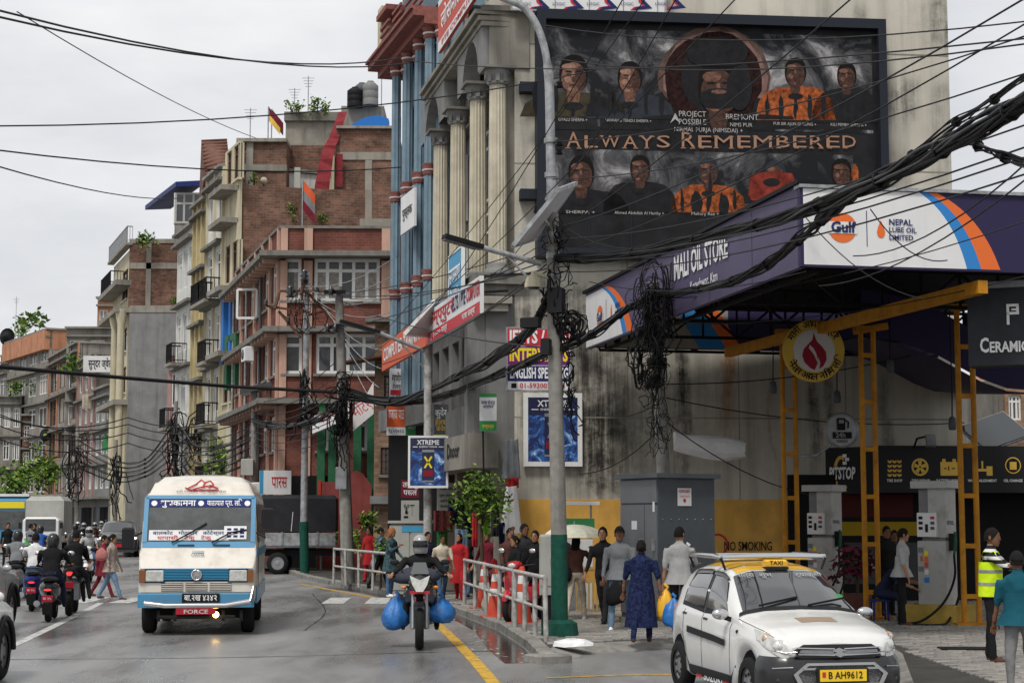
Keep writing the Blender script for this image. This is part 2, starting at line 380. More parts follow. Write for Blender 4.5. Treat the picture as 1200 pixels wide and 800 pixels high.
pv.add([V((p.x, p.y, PZ)) for p in front], [tuple(range(len(front)))])
ramp = MB()
for i in range(6):                                   # dropped edge down to the road
 a, b = edge[i], edge[i+1]; n = V((b.y-a.y, -(b.x-a.x), 0)).normalized()*.5
 ramp.quad(V((a.x, a.y, PZ)), V((a.x+n.x, a.y+n.y, -.02)), V((b.x+n.x, b.y+n.y, -.02)), V((b.x, b.y, PZ)))
ramp.build('dropped_kerb', M['kerb'], kind='structure')
pavement = pv.build('pavement', M['joint'], kind='structure')
def inside(x, y):
 if y > KERB[-1].y: return False
 for a, b in zip(KERB[:-1], KERB[1:]):
  if a.y <= y < b.y and x < a.x + (b.x-a.x)*(y-a.y)/(b.y-a.y) + .3: return False
 if x < edge[0].x + .1 and y < KERB[0].y: return False
 for a, b in zip(edge[:4], edge[1:5]):
  if a.x <= x < b.x and y < a.y + (b.y-a.y)*(x-a.x)/(b.x-a.x) + .15: return False
 if x >= edge[4].x:
  if y < edge[6].y: return False
  for a, b in ((edge[6], edge[5]), (edge[5], edge[4])):
   if a.y <= y < b.y and x < a.x+(b.x-a.x)*(y-a.y)/(b.y-a.y) + .2: return False
 return True
PA, PB, pcs = .29, .2, []
for j in range(0, 130):
 y = 18.5 + j*PB
 for i in range(0, 70):
  x = -5 + i*PA + (.5*PA if j % 2 else 0)
  if not inside(x, y): continue
  pxx = 600 + FPX*x/(y*.985)
  if pxx > 1230 or y > 42: continue
  pcs.append((x, y, pxx))
def paver_mesh(mb, c, d):
 mb.chbox(c, d, .012)
pm = []
for q in range(4):
 mb = MB(); paver_mesh(mb, (0, 0, 0), (PA-.018, PB-.018, .05)); pm.append(mb.mesh('paver', M['paver_a'] if q % 2 else M['paver_b']))
near = sorted([p for p in pcs if p[2] < 800 or p[2] > 1050], key=lambda p: p[1])
nearset = set(near[:300]); rest = MB()
for (x, y, q) in pcs:
 dz = random.uniform(-.006, .006)
 if (x, y, q) in nearset:
  o = bpy.data.objects.new('paver', random.choice(pm)); C.objects.link(o); o.parent = pavement
  o.location = (x, y, PZ+dz+.002); o.rotation_euler = (random.uniform(-.02, .02), random.uniform(-.02, .02), random.uniform(-.02, .02))
 else:
  rest.mi = random.randint(0, 1); paver_mesh(rest, (x, y, PZ+dz+.002), (PA-.018, PB-.018, .05))
rest.build('paver_field', [M['paver_a'], M['paver_b']], pavement, kind='stuff')
kerb = tag(bpy.data.objects.new('kerb', None), 'x', 'x'); del kerb['label'], kerb['category']; C.objects.link(kerb); kerb['kind'] = 'structure'; kerb.location = KERB[0]
def along(pts, step):
 out, acc = [], 0
 for a, b in zip(pts[:-1], pts[1:]):
  L_ = (b-a).length; n = max(1, round(L_/step))
  for i in range(n): out.append((a.lerp(b, i/n), a.lerp(b, (i+1)/n)))
 return out
for a, b in along(KERB, .62):
 d = (b-a).normalized(); n = V((d.y, -d.x, 0)); m_ = (a+b)/2 + n*.11; j = random.uniform(-.008, .008)
 MB().chbox((m_.x, m_.y, PZ/2+.012+j), ((b-a).length-.015, .22, PZ+.03), .02, atan2(d.y, d.x)+random.uniform(-.012, .012)).build('kerb_stone', M['kerb'], kerb)
MB().chbox((KERB[0].x+.12, KERB[0].y+.02, .05), (.5, .42, .13), .02, .6).build('kerb_stone', M['kerb'], kerb)
fk = MB()
for a, b in along(FARK, 2): d = (b-a).normalized(); m_ = (a+b)/2; fk.box((m_.x, m_.y, PZ/2+.01), ((b-a).length-.02, .25, PZ+.03), atan2(d.y, d.x))
fk.build('kerb_run', M['kerb'], kerb, kind='stuff')
def strip(pts, w, z=.005):
 mb = MB(); ls = []
 for i, p in enumerate(pts):
  t = (pts[min(i+1, len(pts)-1)]-pts[max(i-1, 0)]).normalized(); n = V((t.y, -t.x, 0))*w/2
  ls.append((V((p.x-n.x, p.y-n.y, z)), V((p.x+n.x, p.y+n.y, z))))
 for a, b in zip(ls[:-1], ls[1:]): mb.quad(a[0], a[1], b[1], b[0])
 return mb
strip([G(-20, 770), G(20, 754), G(60, 735), G(105, 713), G(118, 706)], .16).build('white_lane_line', M['road_white'], kind='structure')
strip([G(581, 803), G(560, 778), G(540, 757), G(520, 737), G(507, 727)], .17).build('yellow_edge_line', M['road_yellow'], kind='structure')
strip([G(478, 709), G(440, 700.5), G(400, 693), G(352, 684)], .14).build('far_yellow_edge_line', M['road_yellow'], kind='structure')
strip([G(640, 794), G(720, 791), G(790, 790)], .1).build('forecourt_yellow_line', M['road_yellow'], kind='structure')
cw = MB()
for i in range(12):
 x = -10.2 + i*.98
 if i in (4, 5, 8): continue
 cw.quad((x, 38.8-.05*x, .006), (x+.5, 38.8-.05*x, .006), (x+.42, 41.6-.05*x, .006), (x-.08, 41.6-.05*x, .006))
cw.build('zebra_crossing', M['road_white'], kind='structure')
# ------------------------------------------------------------------ building kit
def facade(fr, u0, u1, z0, z1, holes, dep=.16, off=0, mb=None):
 """wall sheet with recessed openings, reveals and returned edges"""
 mb = mb or MB(); us = sorted({u0, u1} | {min(max(h[k], u0), u1) for h in holes for k in (0, 1)}); zs = sorted({z0, z1} | {min(max(h[k], z0), z1) for h in holes for k in (2, 3)})
 for i in range(len(us)-1):
  for j in range(len(zs)-1):
   cu, cz = (us[i]+us[i+1])/2, (zs[j]+zs[j+1])/2
   if us[i+1]-us[i] < 1e-5 or zs[j+1]-zs[j] < 1e-5 or any(h[0] < cu < h[1] and h[2] < cz < h[3] for h in holes): continue
   mb.quad(fr.P(us[i], zs[j], off), fr.P(us[i+1], zs[j], off), fr.P(us[i+1], zs[j+1], off), fr.P(us[i], zs[j+1], off))
 for a, b, c, d in list(holes)+[(u0, u1, z0, z1)]:
  q = [(a, c), (b, c), (b, d), (a, d)]
  for k in range(4):
   p, r = q[k], q[(k+1) % 4]
   mb.quad(fr.P(*p, off), fr.P(*p, off-dep), fr.P(*r, off-dep), fr.P(*r, off))
 return mb
def fbox(mb, fr, u0, u1, z0, z1, n0, n1):
 """box on a wall frame between offsets n0 (in) and n1 (out)"""
 vs = [fr.P(u, z, n) for n in (n0, n1) for z in (z0, z1) for u in (u0, u1)]
 return mb.add(vs, [(0, 2, 3, 1), (4, 5, 7, 6), (0, 1, 5, 4), (2, 6, 7, 3), (0, 4, 6, 2), (1, 3, 7, 5)])
def window(fr, h, parent, cols=2, transom=.3, fm='white_frame', pm='glass', w=.06, dep=.12, sill=None, bars=0, curtain=False, off=0):
 u0, u1, z0, z1 = h; mb = MB(); a, b = off-dep, off-dep+.06
 fbox(mb, fr, u0, u0+w, z0, z1, a, b); fbox(mb, fr, u1-w, u1, z0, z1, a, b); fbox(mb, fr, u0+w, u1-w, z0, z0+w, a, b); fbox(mb, fr, u0+w, u1-w, z1-w, z1, a, b)
 zt = z1-(z1-z0)*transom
 if transom: fbox(mb, fr, u0+w, u1-w, zt-w/2, zt+w/2, a, b)
 for i in range(1, cols):
  u = u0+(u1-u0)*i/cols; fbox(mb, fr, u-w/2, u+w/2, z0+w, (zt-w/2) if transom else z1-w, a, b-.002)
  if transom: fbox(mb, fr, u-w/2, u+w/2, zt+w/2, z1-w, a, b-.002)
 for i in range(bars):
  z = z0+(z1-z0)*(i+1)/(bars+1); fbox(mb, fr, u0+w, u1-w, z-.012, z+.012, b, b+.02)
 wo = mb.build('window', M[fm], parent)
 pn = MB().quad(fr.P(u0, z0, a+.015), fr.P(u1, z0, a+.015), fr.P(u1, z1, a+.015), fr.P(u0, z1, a+.015)).build('pane', M[pm], None); sub(pn, wo)
 if curtain:
  cb = MB(); n = max(6, int((u1-u0)/.09));
  for q0, q1 in ((u0+w, u0+(u1-u0)*.38), (u0+(u1-u0)*.6, u1-w)):
   r0, r1 = [], []
   for i in range(n+1):
    u = q0+(q1-q0)*i/n; o_ = a+.03+.012*(i % 2); r0.append(fr.P(u, z0+w, o_)); r1.append(fr.P(u, zt, o_))
   cb.loft([r0, r1], False, False, False)
  sub(cb.build('curtain', M['curtain'], None), wo)
 if sill:
  sb = MB(); fbox(sb, fr, u0-.08, u1+.08, z0-.09, z0, off-.1, off+.1); sub(sb.build('sill', M[sill], None), wo)
 return wo
def sub(o, parent):
 o.parent = parent; o.location = -wloc(parent); return o
def bld(name, label, fr, u=0, cat='building', group=None): return thing(name, label, cat, fr.P(u, 0), 0, group)
def body(t, pts, z0, z1, m, name='body'):
 return MB().prism([(p[0], p[1]) for p in pts], z0, z1).build(name, M[m], t)
def fluted(c, z0, z1, r, n=16, k=.88):
 ring = lambda z, q: [V((c[0]+r*q*(1 if i % 2 else k)*cos(pi*i/n), c[1]+r*q*(1 if i % 2 else k)*sin(pi*i/n), z)) for i in range(2*n)]
 return MB().loft([ring(z0, 1.04), ring(z0+.3*(z1-z0), 1.03), ring(z1, .92)], True, False)
def board(name, label, fr, rect, th, mat_, parent=None, off=.05, cat='sign', frame=None, group=None, fw=.04):
 """a flat sign board of its own thickness on a wall frame; returns (thing, P) for the lettering"""
 u0, u1, z0, z1 = rect
 t = thing(name, label, cat, fr.P((u0+u1)/2, z0, off), 0, group)
 mb = MB(); fbox(mb, fr, u0, u1, z0, z1, off, off+th); mb.build('panel', M[mat_], t)
 if frame:
  fb = MB(); e = off+th+.015
  fbox(fb, fr, u0-fw, u1+fw, z1, z1+fw, off, e); fbox(fb, fr, u0-fw, u1+fw, z0-fw, z0, off, e); fbox(fb, fr, u0-fw, u0, z0, z1, off, e); fbox(fb, fr, u1, u1+fw, z0, z1, off, e)
  fb.build('frame', M[frame], t)
 return t
def ftext(fr, body_, u, z, h, mat_, parent, w=None, off=.1, bold=.02, name='lettering', sh=0, align='CENTER', up=None):
 return text(body_, fr.P(u, z, off), fr.u, V((0, 0, 1)) if up is None else up, h, M[mat_], parent, w, name, align, bold, .006, True, sh)
def fpatch(fr, u0, u1, z0, z1, off, m, parent, name='colour_band'):
 return MB().quad(fr.P(u0, z0, off), fr.P(u1, z0, off), fr.P(u1, z1, off), fr.P(u0, z1, off)).build(name, M[m], parent)
# ------------------------------------------------------------------ corner building with the billboard
CX, CY = -.57, 37.0
FW = Fr((CX, CY), R(6)); FS = Fr((-2.1, 44.), None, (CX, CY))
uL = FW.pix(603, 300)[0]; uR = FW.pix(1113, 120)[0]
cor = bld('corner_building', 'grey concrete corner building with cream columns and the huge dark billboard', FW, 3)
HT = 17
yb = FW.pix(640, 585)[1]
wallm = MB(); a = FW.P(uL, 0); b = FW.P(uR, 0)
back = [FW.P(uR, 0, -12), FW.P(uL, 0, -12)]
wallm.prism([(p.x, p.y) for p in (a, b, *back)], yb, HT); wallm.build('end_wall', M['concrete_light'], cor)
base_l = [FW.P(uL, 0, .03), FW.P(uR+1.2, 0, .03), FW.P(uR+1.2, 0, -11.9), FW.P(uL, 0, -11.9)]
MB().prism([(p.x, p.y) for p in base_l], 0, yb).build('yellow_wall_base', M['yellow_wall'], cor)
jm = MB()
for z in (4.1, 6.9, 9.7, 12.4): fbox(jm, FW, uL, uR, z, z+.03, -.05, .006)
for px in (735, 865, 990): u = FW.pix(px, 450)[0]; fbox(jm, FW, u, u+.025, yb, 9, -.05, .005)
jm.build('casting_joint', M['concrete'], cor)
def deposits(m, spots):
 t = m.node_tree; b_ = t.nodes['Principled BSDF']; L = t.links.new; src = b_.inputs['Base Color'].links[0].from_socket
 g = t.nodes.new('ShaderNodeNewGeometry'); sp = t.nodes.new('ShaderNodeSeparateXYZ'); L(g.outputs['Position'], sp.inputs[0])
 def noise(sc, vs):
  mp_ = t.nodes.new('ShaderNodeMapping'); mp_.inputs['Scale'].default_value = vs; L(g.outputs['Position'], mp_.inputs[0])
  n = t.nodes.new('ShaderNodeTexNoise'); n.inputs['Scale'].default_value = sc; n.inputs['Detail'].default_value = 8; n.inputs['Roughness'].default_value = .7; L(mp_.outputs[0], n.inputs[0]); return n.outputs[0]
 def mth(op, a, b2=None, c=None):
  q = t.nodes.new('ShaderNodeMath'); q.operation = op
  for i, v in enumerate((a, b2, c)):
   if v is None: continue
   if isinstance(v, (int, float)): q.inputs[i].default_value = v
   else: L(v, q.inputs[i])
  return q.outputs[0]
 def mr(v, lo, hi):
  r = t.nodes.new('ShaderNodeMapRange'); r.interpolation_type = 'SMOOTHSTEP'; r.inputs[1].default_value = lo; r.inputs[2].default_value = hi; L(v, r.inputs[0]); return r.outputs[0]
 wob = mth('MULTIPLY', mth('SUBTRACT', noise(1, (.9, .9, .5)), .5), .8); fine = noise(1, (7, 7, .45)); spec_ = noise(3, (1, 1, 1))
 for (xc, w, z0, z1, col, amt) in spots:
  dx = mth('ABSOLUTE', mth('SUBTRACT', mth('ADD', sp.outputs[0], wob), xc)); mx = mr(dx, w*1.15, w*.1)
  mz = mth('MULTIPLY', mr(sp.outputs[2], z0-.3, z0+(z1-z0)*.45), mr(sp.outputs[2], z1+.25, z1-.35))
  k = mth('MULTIPLY', mth('MULTIPLY', mx, mz), mth('ADD', mth('MULTIPLY', mr(fine, .3, .7), .6), mth('MULTIPLY', mr(spec_, .3, .75), .55)))
  k = mth('MINIMUM', mth('MULTIPLY', k, amt), .96)
  x = t.nodes.new('ShaderNodeMix'); x.data_type = 'RGBA'; L(k, x.inputs[0]); L(src, x.inputs[6]); x.inputs[7].default_value = tuple(col)+(1,); src = x.outputs[2]
 L(src, b_.inputs['Base Color'])
SOOT, RUST = (.028, .026, .022), (.3, .16, .08); sp_ = []
for (px0, px1, y0, y1, c_, am) in ((590, 720, 330, 610, SOOT, 1.05), (700, 830, 400, 600, SOOT, .5), (820, 950, 420, 600, SOOT, .25), (664, 735, 400, 545, SOOT, 1.0), (680, 724, 470, 600, SOOT, 1.7), (690, 760, 480, 600, SOOT, .5), (788, 806, 400, 600, SOOT, 1.3), (842, 862, 405, 540, RUST, 1.1), (948, 962, 440, 560, SOOT, 1.1), (968, 980, 435, 520, SOOT, .9), (1030, 1044, 440, 570, SOOT, .7), (900, 905, 430, 590, RUST, .6),
  (1004, 1020, 5, 60, SOOT, .8), (1040, 1075, 90, 150, SOOT, .9), (1085, 1120, -20, 70, SOOT, .9), (1090, 1118, 90, 240, SOOT, .5), (1020, 1060, 170, 215, SOOT, .5), (600, 626, 60, 330, SOOT, .45)):
 pa, pb_ = FW.P(*FW.pix(px0, (y0+y1)/2)), FW.P(*FW.pix(px1, (y0+y1)/2)); _, za = FW.pix((px0+px1)/2, y1); _, zb_ = FW.pix((px0+px1)/2, y0)
 sp_.append(((pa.x+pb_.x)/2, (pb_.x-pa.x)*.75, za, zb_, c_, am))
deposits(M['concrete_light'], sp_)
zc0 = FW.pix(583, 322)[1]; zc1 = FW.pix(583, 84)[1]; ztop = FW.pix(575, 14)[1]
LS = FS.L
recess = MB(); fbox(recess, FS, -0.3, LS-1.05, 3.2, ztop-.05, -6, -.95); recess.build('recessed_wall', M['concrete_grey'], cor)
fbox_ = MB(); fbox(fbox_, FS, LS-.75, LS-.1, zc0+.1, zc1+.1, -1.4, -.35); fbox_.build('corner_pier', M['concrete'], cor)
colu = [(512, .12), (532, .12), (555, .13), (583, .15)]
for px, r in colu:
 u = FS.pix(min(px, 566), 200, .0)[0]
 if px == 583: p = FW.P(FW.pix(583, 200)[0], 0, .02)
 else: p = FS.P(u, 0, -.1)
 r = .2
 c = fluted((p.x, p.y), zc0+.25, zc1-.32, r).build('column', M['cream_column'], cor)
 sub(MB().lathe([(.22, zc1-.32), (.25, zc1-.27), (.2, zc1-.24), (.21, zc1-.2), (.24, zc1-.14), (.3, zc1-.05), (.3, zc1)], (p.x, p.y, 0), 12).build('capital', M['concrete_grey']), c)
 sub(MB().lathe([(.3, zc0), (.3, zc0+.1), (.24, zc0+.14), (.26, zc0+.2), (.22, zc0+.25)], (p.x, p.y, 0), 12).build('column_base', M['concrete_grey']), c)
 for k in range(8):                                # acanthus leaves of the capital
  an = pi*k/4; sub(MB().box((p.x+.235*cos(an), p.y+.235*sin(an), zc1-.17), (.05, .09, .2), an).build('acanthus_leaf', M['concrete_grey']), c)
 sub(MB().box((p.x, p.y, zc1+.03), (.7, .7, .06), FS.a).build('abacus', M['slab_grey']), c)
def arch_panel(u0, u1, z0, z1, au0, au1, az1, n0, n1, name, m):
 mb = MB(); k = 12; c = (au0+au1)/2; r = (au1-au0)/2; zr = az1-r
 for off in (n1, n0):
  for x0, x1 in ((u0, au0), (au1, u1)): mb.quad(FS.P(x0, z0, off), FS.P(x1, z0, off), FS.P(x1, z1, off), FS.P(x0, z1, off))
  for i in range(k):
   a0, a1 = pi-pi*i/k, pi-pi*(i+1)/k
   p0, p1 = (c+r*cos(a0), zr+r*sin(a0)), (c+r*cos(a1), zr+r*sin(a1))
   mb.quad(FS.P(p0[0], p0[1], off), FS.P(p1[0], p1[1], off), FS.P(p1[0], z1, off), FS.P(p0[0], z1, off))
 for i in range(k):
  a0, a1 = pi-pi*i/k, pi-pi*(i+1)/k
  p0, p1 = (c+r*cos(a0), zr+r*sin(a0)), (c+r*cos(a1), zr+r*sin(a1))
  mb.quad(FS.P(*p0, n0), FS.P(*p1, n0), FS.P(*p1, n1), FS.P(*p0, n1))
 for x in (au0, au1): mb.quad(FS.P(x, z0, n0), FS.P(x, zr, n0), FS.P(x, zr, n1), FS.P(x, z0, n1))
 for x in (u0, u1): mb.quad(FS.P(x, z0, n0), FS.P(x, z1, n0), FS.P(x, z1, n1), FS.P(x, z0, n1))
 return mb.build(name, M[m], cor)
P1 = (FS.pix(541, 60)[0], LS); P2 = (FS.pix(498, 90)[0], FS.pix(525, 90)[0])
for (u0, u1), au in ((P1, (547, 565)), (P2, (503, 519))):
 a0, a1 = FS.pix(au[0], 80)[0], FS.pix(au[1], 80)[0]
 zb = zc1+.07
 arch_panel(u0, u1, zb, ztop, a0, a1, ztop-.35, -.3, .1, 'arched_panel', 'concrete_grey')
 bm_ = MB(); fbox(bm_, FS, u0, u1, zb, ztop, -.9, -.6); bm_.build('niche_back', M['slab_grey'], cor)
fb = MB(); fbox(fb, FS, P2[1], P1[0], zc1-.2, ztop, -.9, -.45); fb.build('panel_infill', M['slab_grey'], cor)
co = MB()
for k, (o_, z) in enumerate(((.28, ztop-.08), (.2, ztop-.22), (.13, ztop-.34))): fbox(co, FS, -.4, LS+.1, z, z+.1, -1, o_)
co.build('cornice', M['concrete'], cor)
e1 = FW.pix(620, 50)[0]; fr_ = MB(); fbox(fr_, FW, .06, e1, zc1+.07, ztop, -1.2, .04); fr_.build('front_block', M['concrete'], cor)
cf = MB(); fbox(cf, FW, -.12, e1, ztop, ztop+.12, -1.3, .12); cf.build('front_cornice', M['slab_grey'], cor)
for px0, px1 in ((519, 528), (538, 550), (561, 577)):
 u0, u1 = FS.pix(px0, 220, -.95)[0], FS.pix(px1, 220, -.95)[0]
 for z0, z1 in ((zc0+.2, zc0+2.1), (zc0+2.4, zc1-.4)):
  window(FS, (u0, u1, z0, z1), cor, 2, .25, 'white_frame', 'glass_dim', .05, .02, off=-.9)
le = MB(); fbox(le, FS, -.35, LS+.25, zc0-.22, zc0, -1.2, .3); fbox(le, FS, -.35, LS+.1, zc0-.45, zc0-.22, -1.2, .12); le.build('ledge', M['slab_grey'], cor)
zs = 3.35
low = []
for px in (488, 505, 524, 545, 568):
 u = FS.pix(min(px, 560), 420)[0]
 low.append(px)
lw = [(0.35+i*1.35, 1.25+i*1.35, 4.5, 6.1) for i in range(5)]
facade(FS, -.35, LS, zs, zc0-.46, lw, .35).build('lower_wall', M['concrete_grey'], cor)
for h in lw: window(FS, h, cor, 2, 0, 'concrete_grey', 'glass_dim', .06, .3, bars=5)
lt = MB(); fbox(lt, FS, -.2, LS+.4, 3.0, 3.75, -.2, .42); lt.build('shop_canopy_slab', M['concrete'], cor)
ftext(FS, 'Dnoor', LS-1.6, 3.42, .34, 'ink_black', cor, 1.5, .43, .02)
fr3 = MB(); fbox(fr3, FW, -.4, uL+.02, 3.3, zc0-.46, -.9, -.04); fr3.build('front_lower_wall', M['concrete_grey'], cor)
gp = MB(); fbox(gp, FW, uL-.45, uL, 0, 3.3, -.9, -.02); gp.build('shop_corner_pier', M['concrete'], cor)
for k in range(2):
 cbm = MB(); fbox(cbm, FW, -.35+k*.02, .55-k*.08, zc0-.5-.16*(k+1), zc0-.5-.16*k, -1, .28-.07*k); cbm.build('corbel', M['concrete'], cor)
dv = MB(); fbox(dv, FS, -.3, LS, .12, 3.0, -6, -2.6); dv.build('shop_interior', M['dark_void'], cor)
for u in (.0, 2.4, 4.8):
 pb = MB(); fbox(pb, FS, u, u+.3, .1, 3.0, -.6, -.2); pb.build('shop_pier', M['concrete'], cor)
# ---- billboard on the end wall
u0, u1, z0, z1 = FW.rect(637, 35, 1024, 297)
bb = thing('billboard', 'huge dark billboard with portraits and the words Always Remembered on the concrete wall', 'billboard', FW.P((u0+u1)/2, z0, .1))
mm('bb_frame', (.022, .026, .035), .5); mm('bb_dark', (.018, .018, .02), .5, var=.5, scale=2)
def snow():
 m = mat('bb_peaks', (.1, .1, .11), .6); t = m.node_tree; b_ = t.nodes['Principled BSDF']
 g = t.nodes.new('ShaderNodeTexCoord'); n = t.nodes.new('ShaderNodeTexNoise'); n.inputs['Scale'].default_value = .95; n.inputs['Detail'].default_value = 10; n.inputs['Roughness'].default_value = .68; n.inputs['Distortion'].default_value = .9
 r = t.nodes.new('ShaderNodeValToRGB'); e = r.color_ramp.elements; e[0].position = .45; e[0].color = (.014, .015, .018, 1); e[1].position = .72; e[1].color = (.5, .48, .48, 1)
 x = e.new(.56); x.color = (.09, .09, .095, 1)
 t.links.new(g.outputs['Object'], n.inputs['Vector']); t.links.new(n.outputs[0], r.inputs[0]); t.links.new(r.outputs[0], b_.inputs['Base Color']); return m
M['bb_peaks'] = snow()
q = MB(); fbox(q, FW, u0, u1, z0, z1, .08, .3); q.build('panel', M['bb_dark'], bb)
fm = MB(); w = .2
fbox(fm, FW, u0-w, u1+w*.9, z1, z1+.22, .04, .5); fbox(fm, FW, u0-w, u1+w*.9, z0-w, z0, .04, .5); fbox(fm, FW, u0-w, u0, z0, z1, .04, .5); fbox(fm, FW, u1, u1+w*.9, z0, z1, .04, .5)
fm.build('frame', M['bb_frame'], bb)
br_ = MB()
for z in (z0+1.1, z1-1.6): fbox(br_, FW, u0-w-.35, u0-w, z, z+.22, -.02, .3)
br_.build('wall_bracket', M['bb_frame'], bb)
BO = .303
def bq(x0, y0, x1, y1, m, o=0, name='printed_panel'):
 r = FW.rect(x0, y0, x1, y1, BO); return fpatch(FW, *r, BO+o, m, bb, name)
bq(640, 38, 1022, 152, 'bb_peaks', .004); bq(640, 178, 1000, 250, 'bb_peaks', .004)
for x0, x1 in ((641, 700), (703, 768), (770, 905), (905, 960), (960, 1024)): bq(x0, 138, x1, 152, 'bb_dark', .006)
mm('bb_skin', (.17, .085, .06), .6, var=.7, scale=11); mm('bb_skin_dark', (.07, .035, .026), .6, var=.7, scale=14); mm('bb_jacket', (.05, .04, .025), .6, var=.5, scale=6); mm('bb_black', (.015, .015, .017), .6, var=.4, scale=6)
mm('bb_orange', (.3, .075, .022), .6, var=.9, scale=9); mm('bb_hood', (.022, .009, .008), .8, var=.9, scale=9); mm('bb_red', (.2, .03, .02), .6, var=.8, scale=4); mm('bb_light', (.3, .17, .12), .6, var=.4, scale=14); mm('bb_halo', (.1, .06, .05), .6, var=.5, scale=5); mm('bb_glow', (.2, .12, .1), .6, var=.5, scale=4); mm('bb_slate', (.03, .035, .045), .6, var=.3, scale=5); mm('bb_copper', (.36, .2, .13), .5, var=.12, scale=1); mm('bb_caption', (.42, .4, .38), .6)
def blob(cx, cy, rx, ry, m, o, pw=2.0, clipy=None, n=26, wob=0, name='printed_figure'):
 rr = random.Random(int(cx*7+cy)); P_ = []
 for i in range(n):
  a_ = 2*pi*i/n; ca, sa = cos(a_), sin(a_); k = 1+rr.uniform(-wob, wob)
  x = cx+rx*k*math.copysign(abs(ca)**(2/pw), ca); y = cy+ry*k*math.copysign(abs(sa)**(2/pw), sa)
  if clipy: y = min(y, clipy)
  u, z = FW.pix(x, y, BO); P_.append(FW.P(u, z, BO+o))
 MB().add(P_, [tuple(range(n))]).build(name, M[m], bb)
def figure(cx, top, s, jacket, bottom, face='bb_skin', hat=None, hood=None, o=.01):
 """a plain printed head-and-shoulders figure"""
 hy = top+s*.62
 if hood: blob(cx, hy, s*.85, s*.95, hood, o, 2.2, wob=.05)
 blob(cx, bottom, s*1.55, bottom-(hy+s*.55), jacket, o+.002, 2.6, bottom, wob=.03)
 blob(cx, hy+s*.55, s*.2, s*.4, face, o+.003)
 blob(cx, hy, s*.42, s*.56, 'hair' if not hat else hat, o+.004, 2.3)
 blob(cx, hy+s*.12, s*.36, s*.46, face, o+.006)
 for dx in (-.15, .15): blob(cx+dx*s, hy+.02*s, s*.075, s*.03, 'eye', o+.008, n=8)
 for dx in (-.15, .15): blob(cx+dx*s, hy-.07*s, s*.1, s*.022, 'hair', o+.008, n=8)
 blob(cx, hy+.16*s, s*.05, s*.1, 'bb_skin_dark', o+.008, n=8); blob(cx, hy+.33*s, s*.14, s*.035, 'bb_skin_dark', o+.008, n=8)
 for x_, y_, a_, b_ in ((-.14, -.2, .2, .1), (-.18, .16, .1, .1), (-.01, .06, .045, .14), (-.08, .45, .1, .05)): blob(cx+x_*s, hy+y_*s, s*a_, s*b_, 'bb_light' if face == 'bb_skin' else 'bb_skin', o+.0072, n=12, wob=.08)
 if 'orange' in jacket or jacket in ('bb_jacket', 'bb_slate'):
  for k in range(5): blob(cx+(-1.1+.55*k)*s, bottom-s*.5, s*.09, s*.5, 'bb_black', o+.0025, n=9, wob=.3, clipy=bottom)
 blob(cx+.2*s, hy+.14*s, s*.16, s*.36, 'bb_skin_dark' if face == 'bb_skin' else face, o+.0075, n=14)
 blob(cx, hy+s*.95, s*.3, s*.12, 'bb_black', o+.009, n=10)
figure(672, 62, 40, 'bb_jacket', 137); figure(738, 70, 34, 'bb_slate', 139)
blob(838, 90, 66, 58, 'bb_halo', .006, 2, wob=.04); blob(838, 91, 61, 55, 'bb_glow', .007, 2, wob=.05); blob(836, 140, 78, 30, 'bb_black', .009, 2.6, 152)
blob(836, 93, 58, 54, 'bb_hood', .01, 2.1, wob=.05); blob(838, 90, 40, 44, 'bb_black', .012)
figure(842, 66, 58, 'bb_black', 140, 'bb_skin_dark', o=.014); blob(840, 62, 36, 18, 'bb_black', .026, 2.3, 78); blob(866, 104, 15, 26, 'bb_black', .0262); blob(842, 116, 22, 12, 'bb_black', .0264, 2.4); blob(842, 108, 9, 2.5, 'bb_skin', .0268)
figure(932, 66, 30, 'bb_orange', 141, 'bb_skin_dark', o=.01); figure(992, 72, 27, 'bb_black', 144, 'bb_skin_dark')
figure(681, 180, 36, 'bb_black', 250, 'bb_skin_dark'); figure(750, 180, 28, 'bb_black', 249, 'bb_skin_dark')
figure(830, 183, 28, 'bb_orange', 249, 'bb_skin_dark', hat='bb_slate'); blob(816, 238, 7, 14, 'bb_black', .02, wob=.1); blob(848, 240, 6, 12, 'bb_black', .02, wob=.1); blob(832, 222, 2, 20, 'bb_black', .021)
figure(908, 186, 30, 'bb_black', 238, 'bb_skin_dark', hat='bb_slate'); blob(904, 219, 27, 17, 'bb_red', .021, 5, wob=.04); blob(904, 214, 10, 5, 'bb_black', .023)
figure(986, 184, 28, 'bb_black', 228, 'bb_skin_dark'); blob(1002, 205, 4, 13, 'bb_orange', .02, wob=.15)
def bt(s, cx, cy, h, w, m='bb_caption', b=0.0):
 u, z = FW.pix(cx, cy, BO); r = FW.rect(cx-w/2, cy, cx+w/2, cy+1, BO); ftext(FW, s, u, z, h, m, bb, r[1]-r[0], BO+.028, b, 'caption')
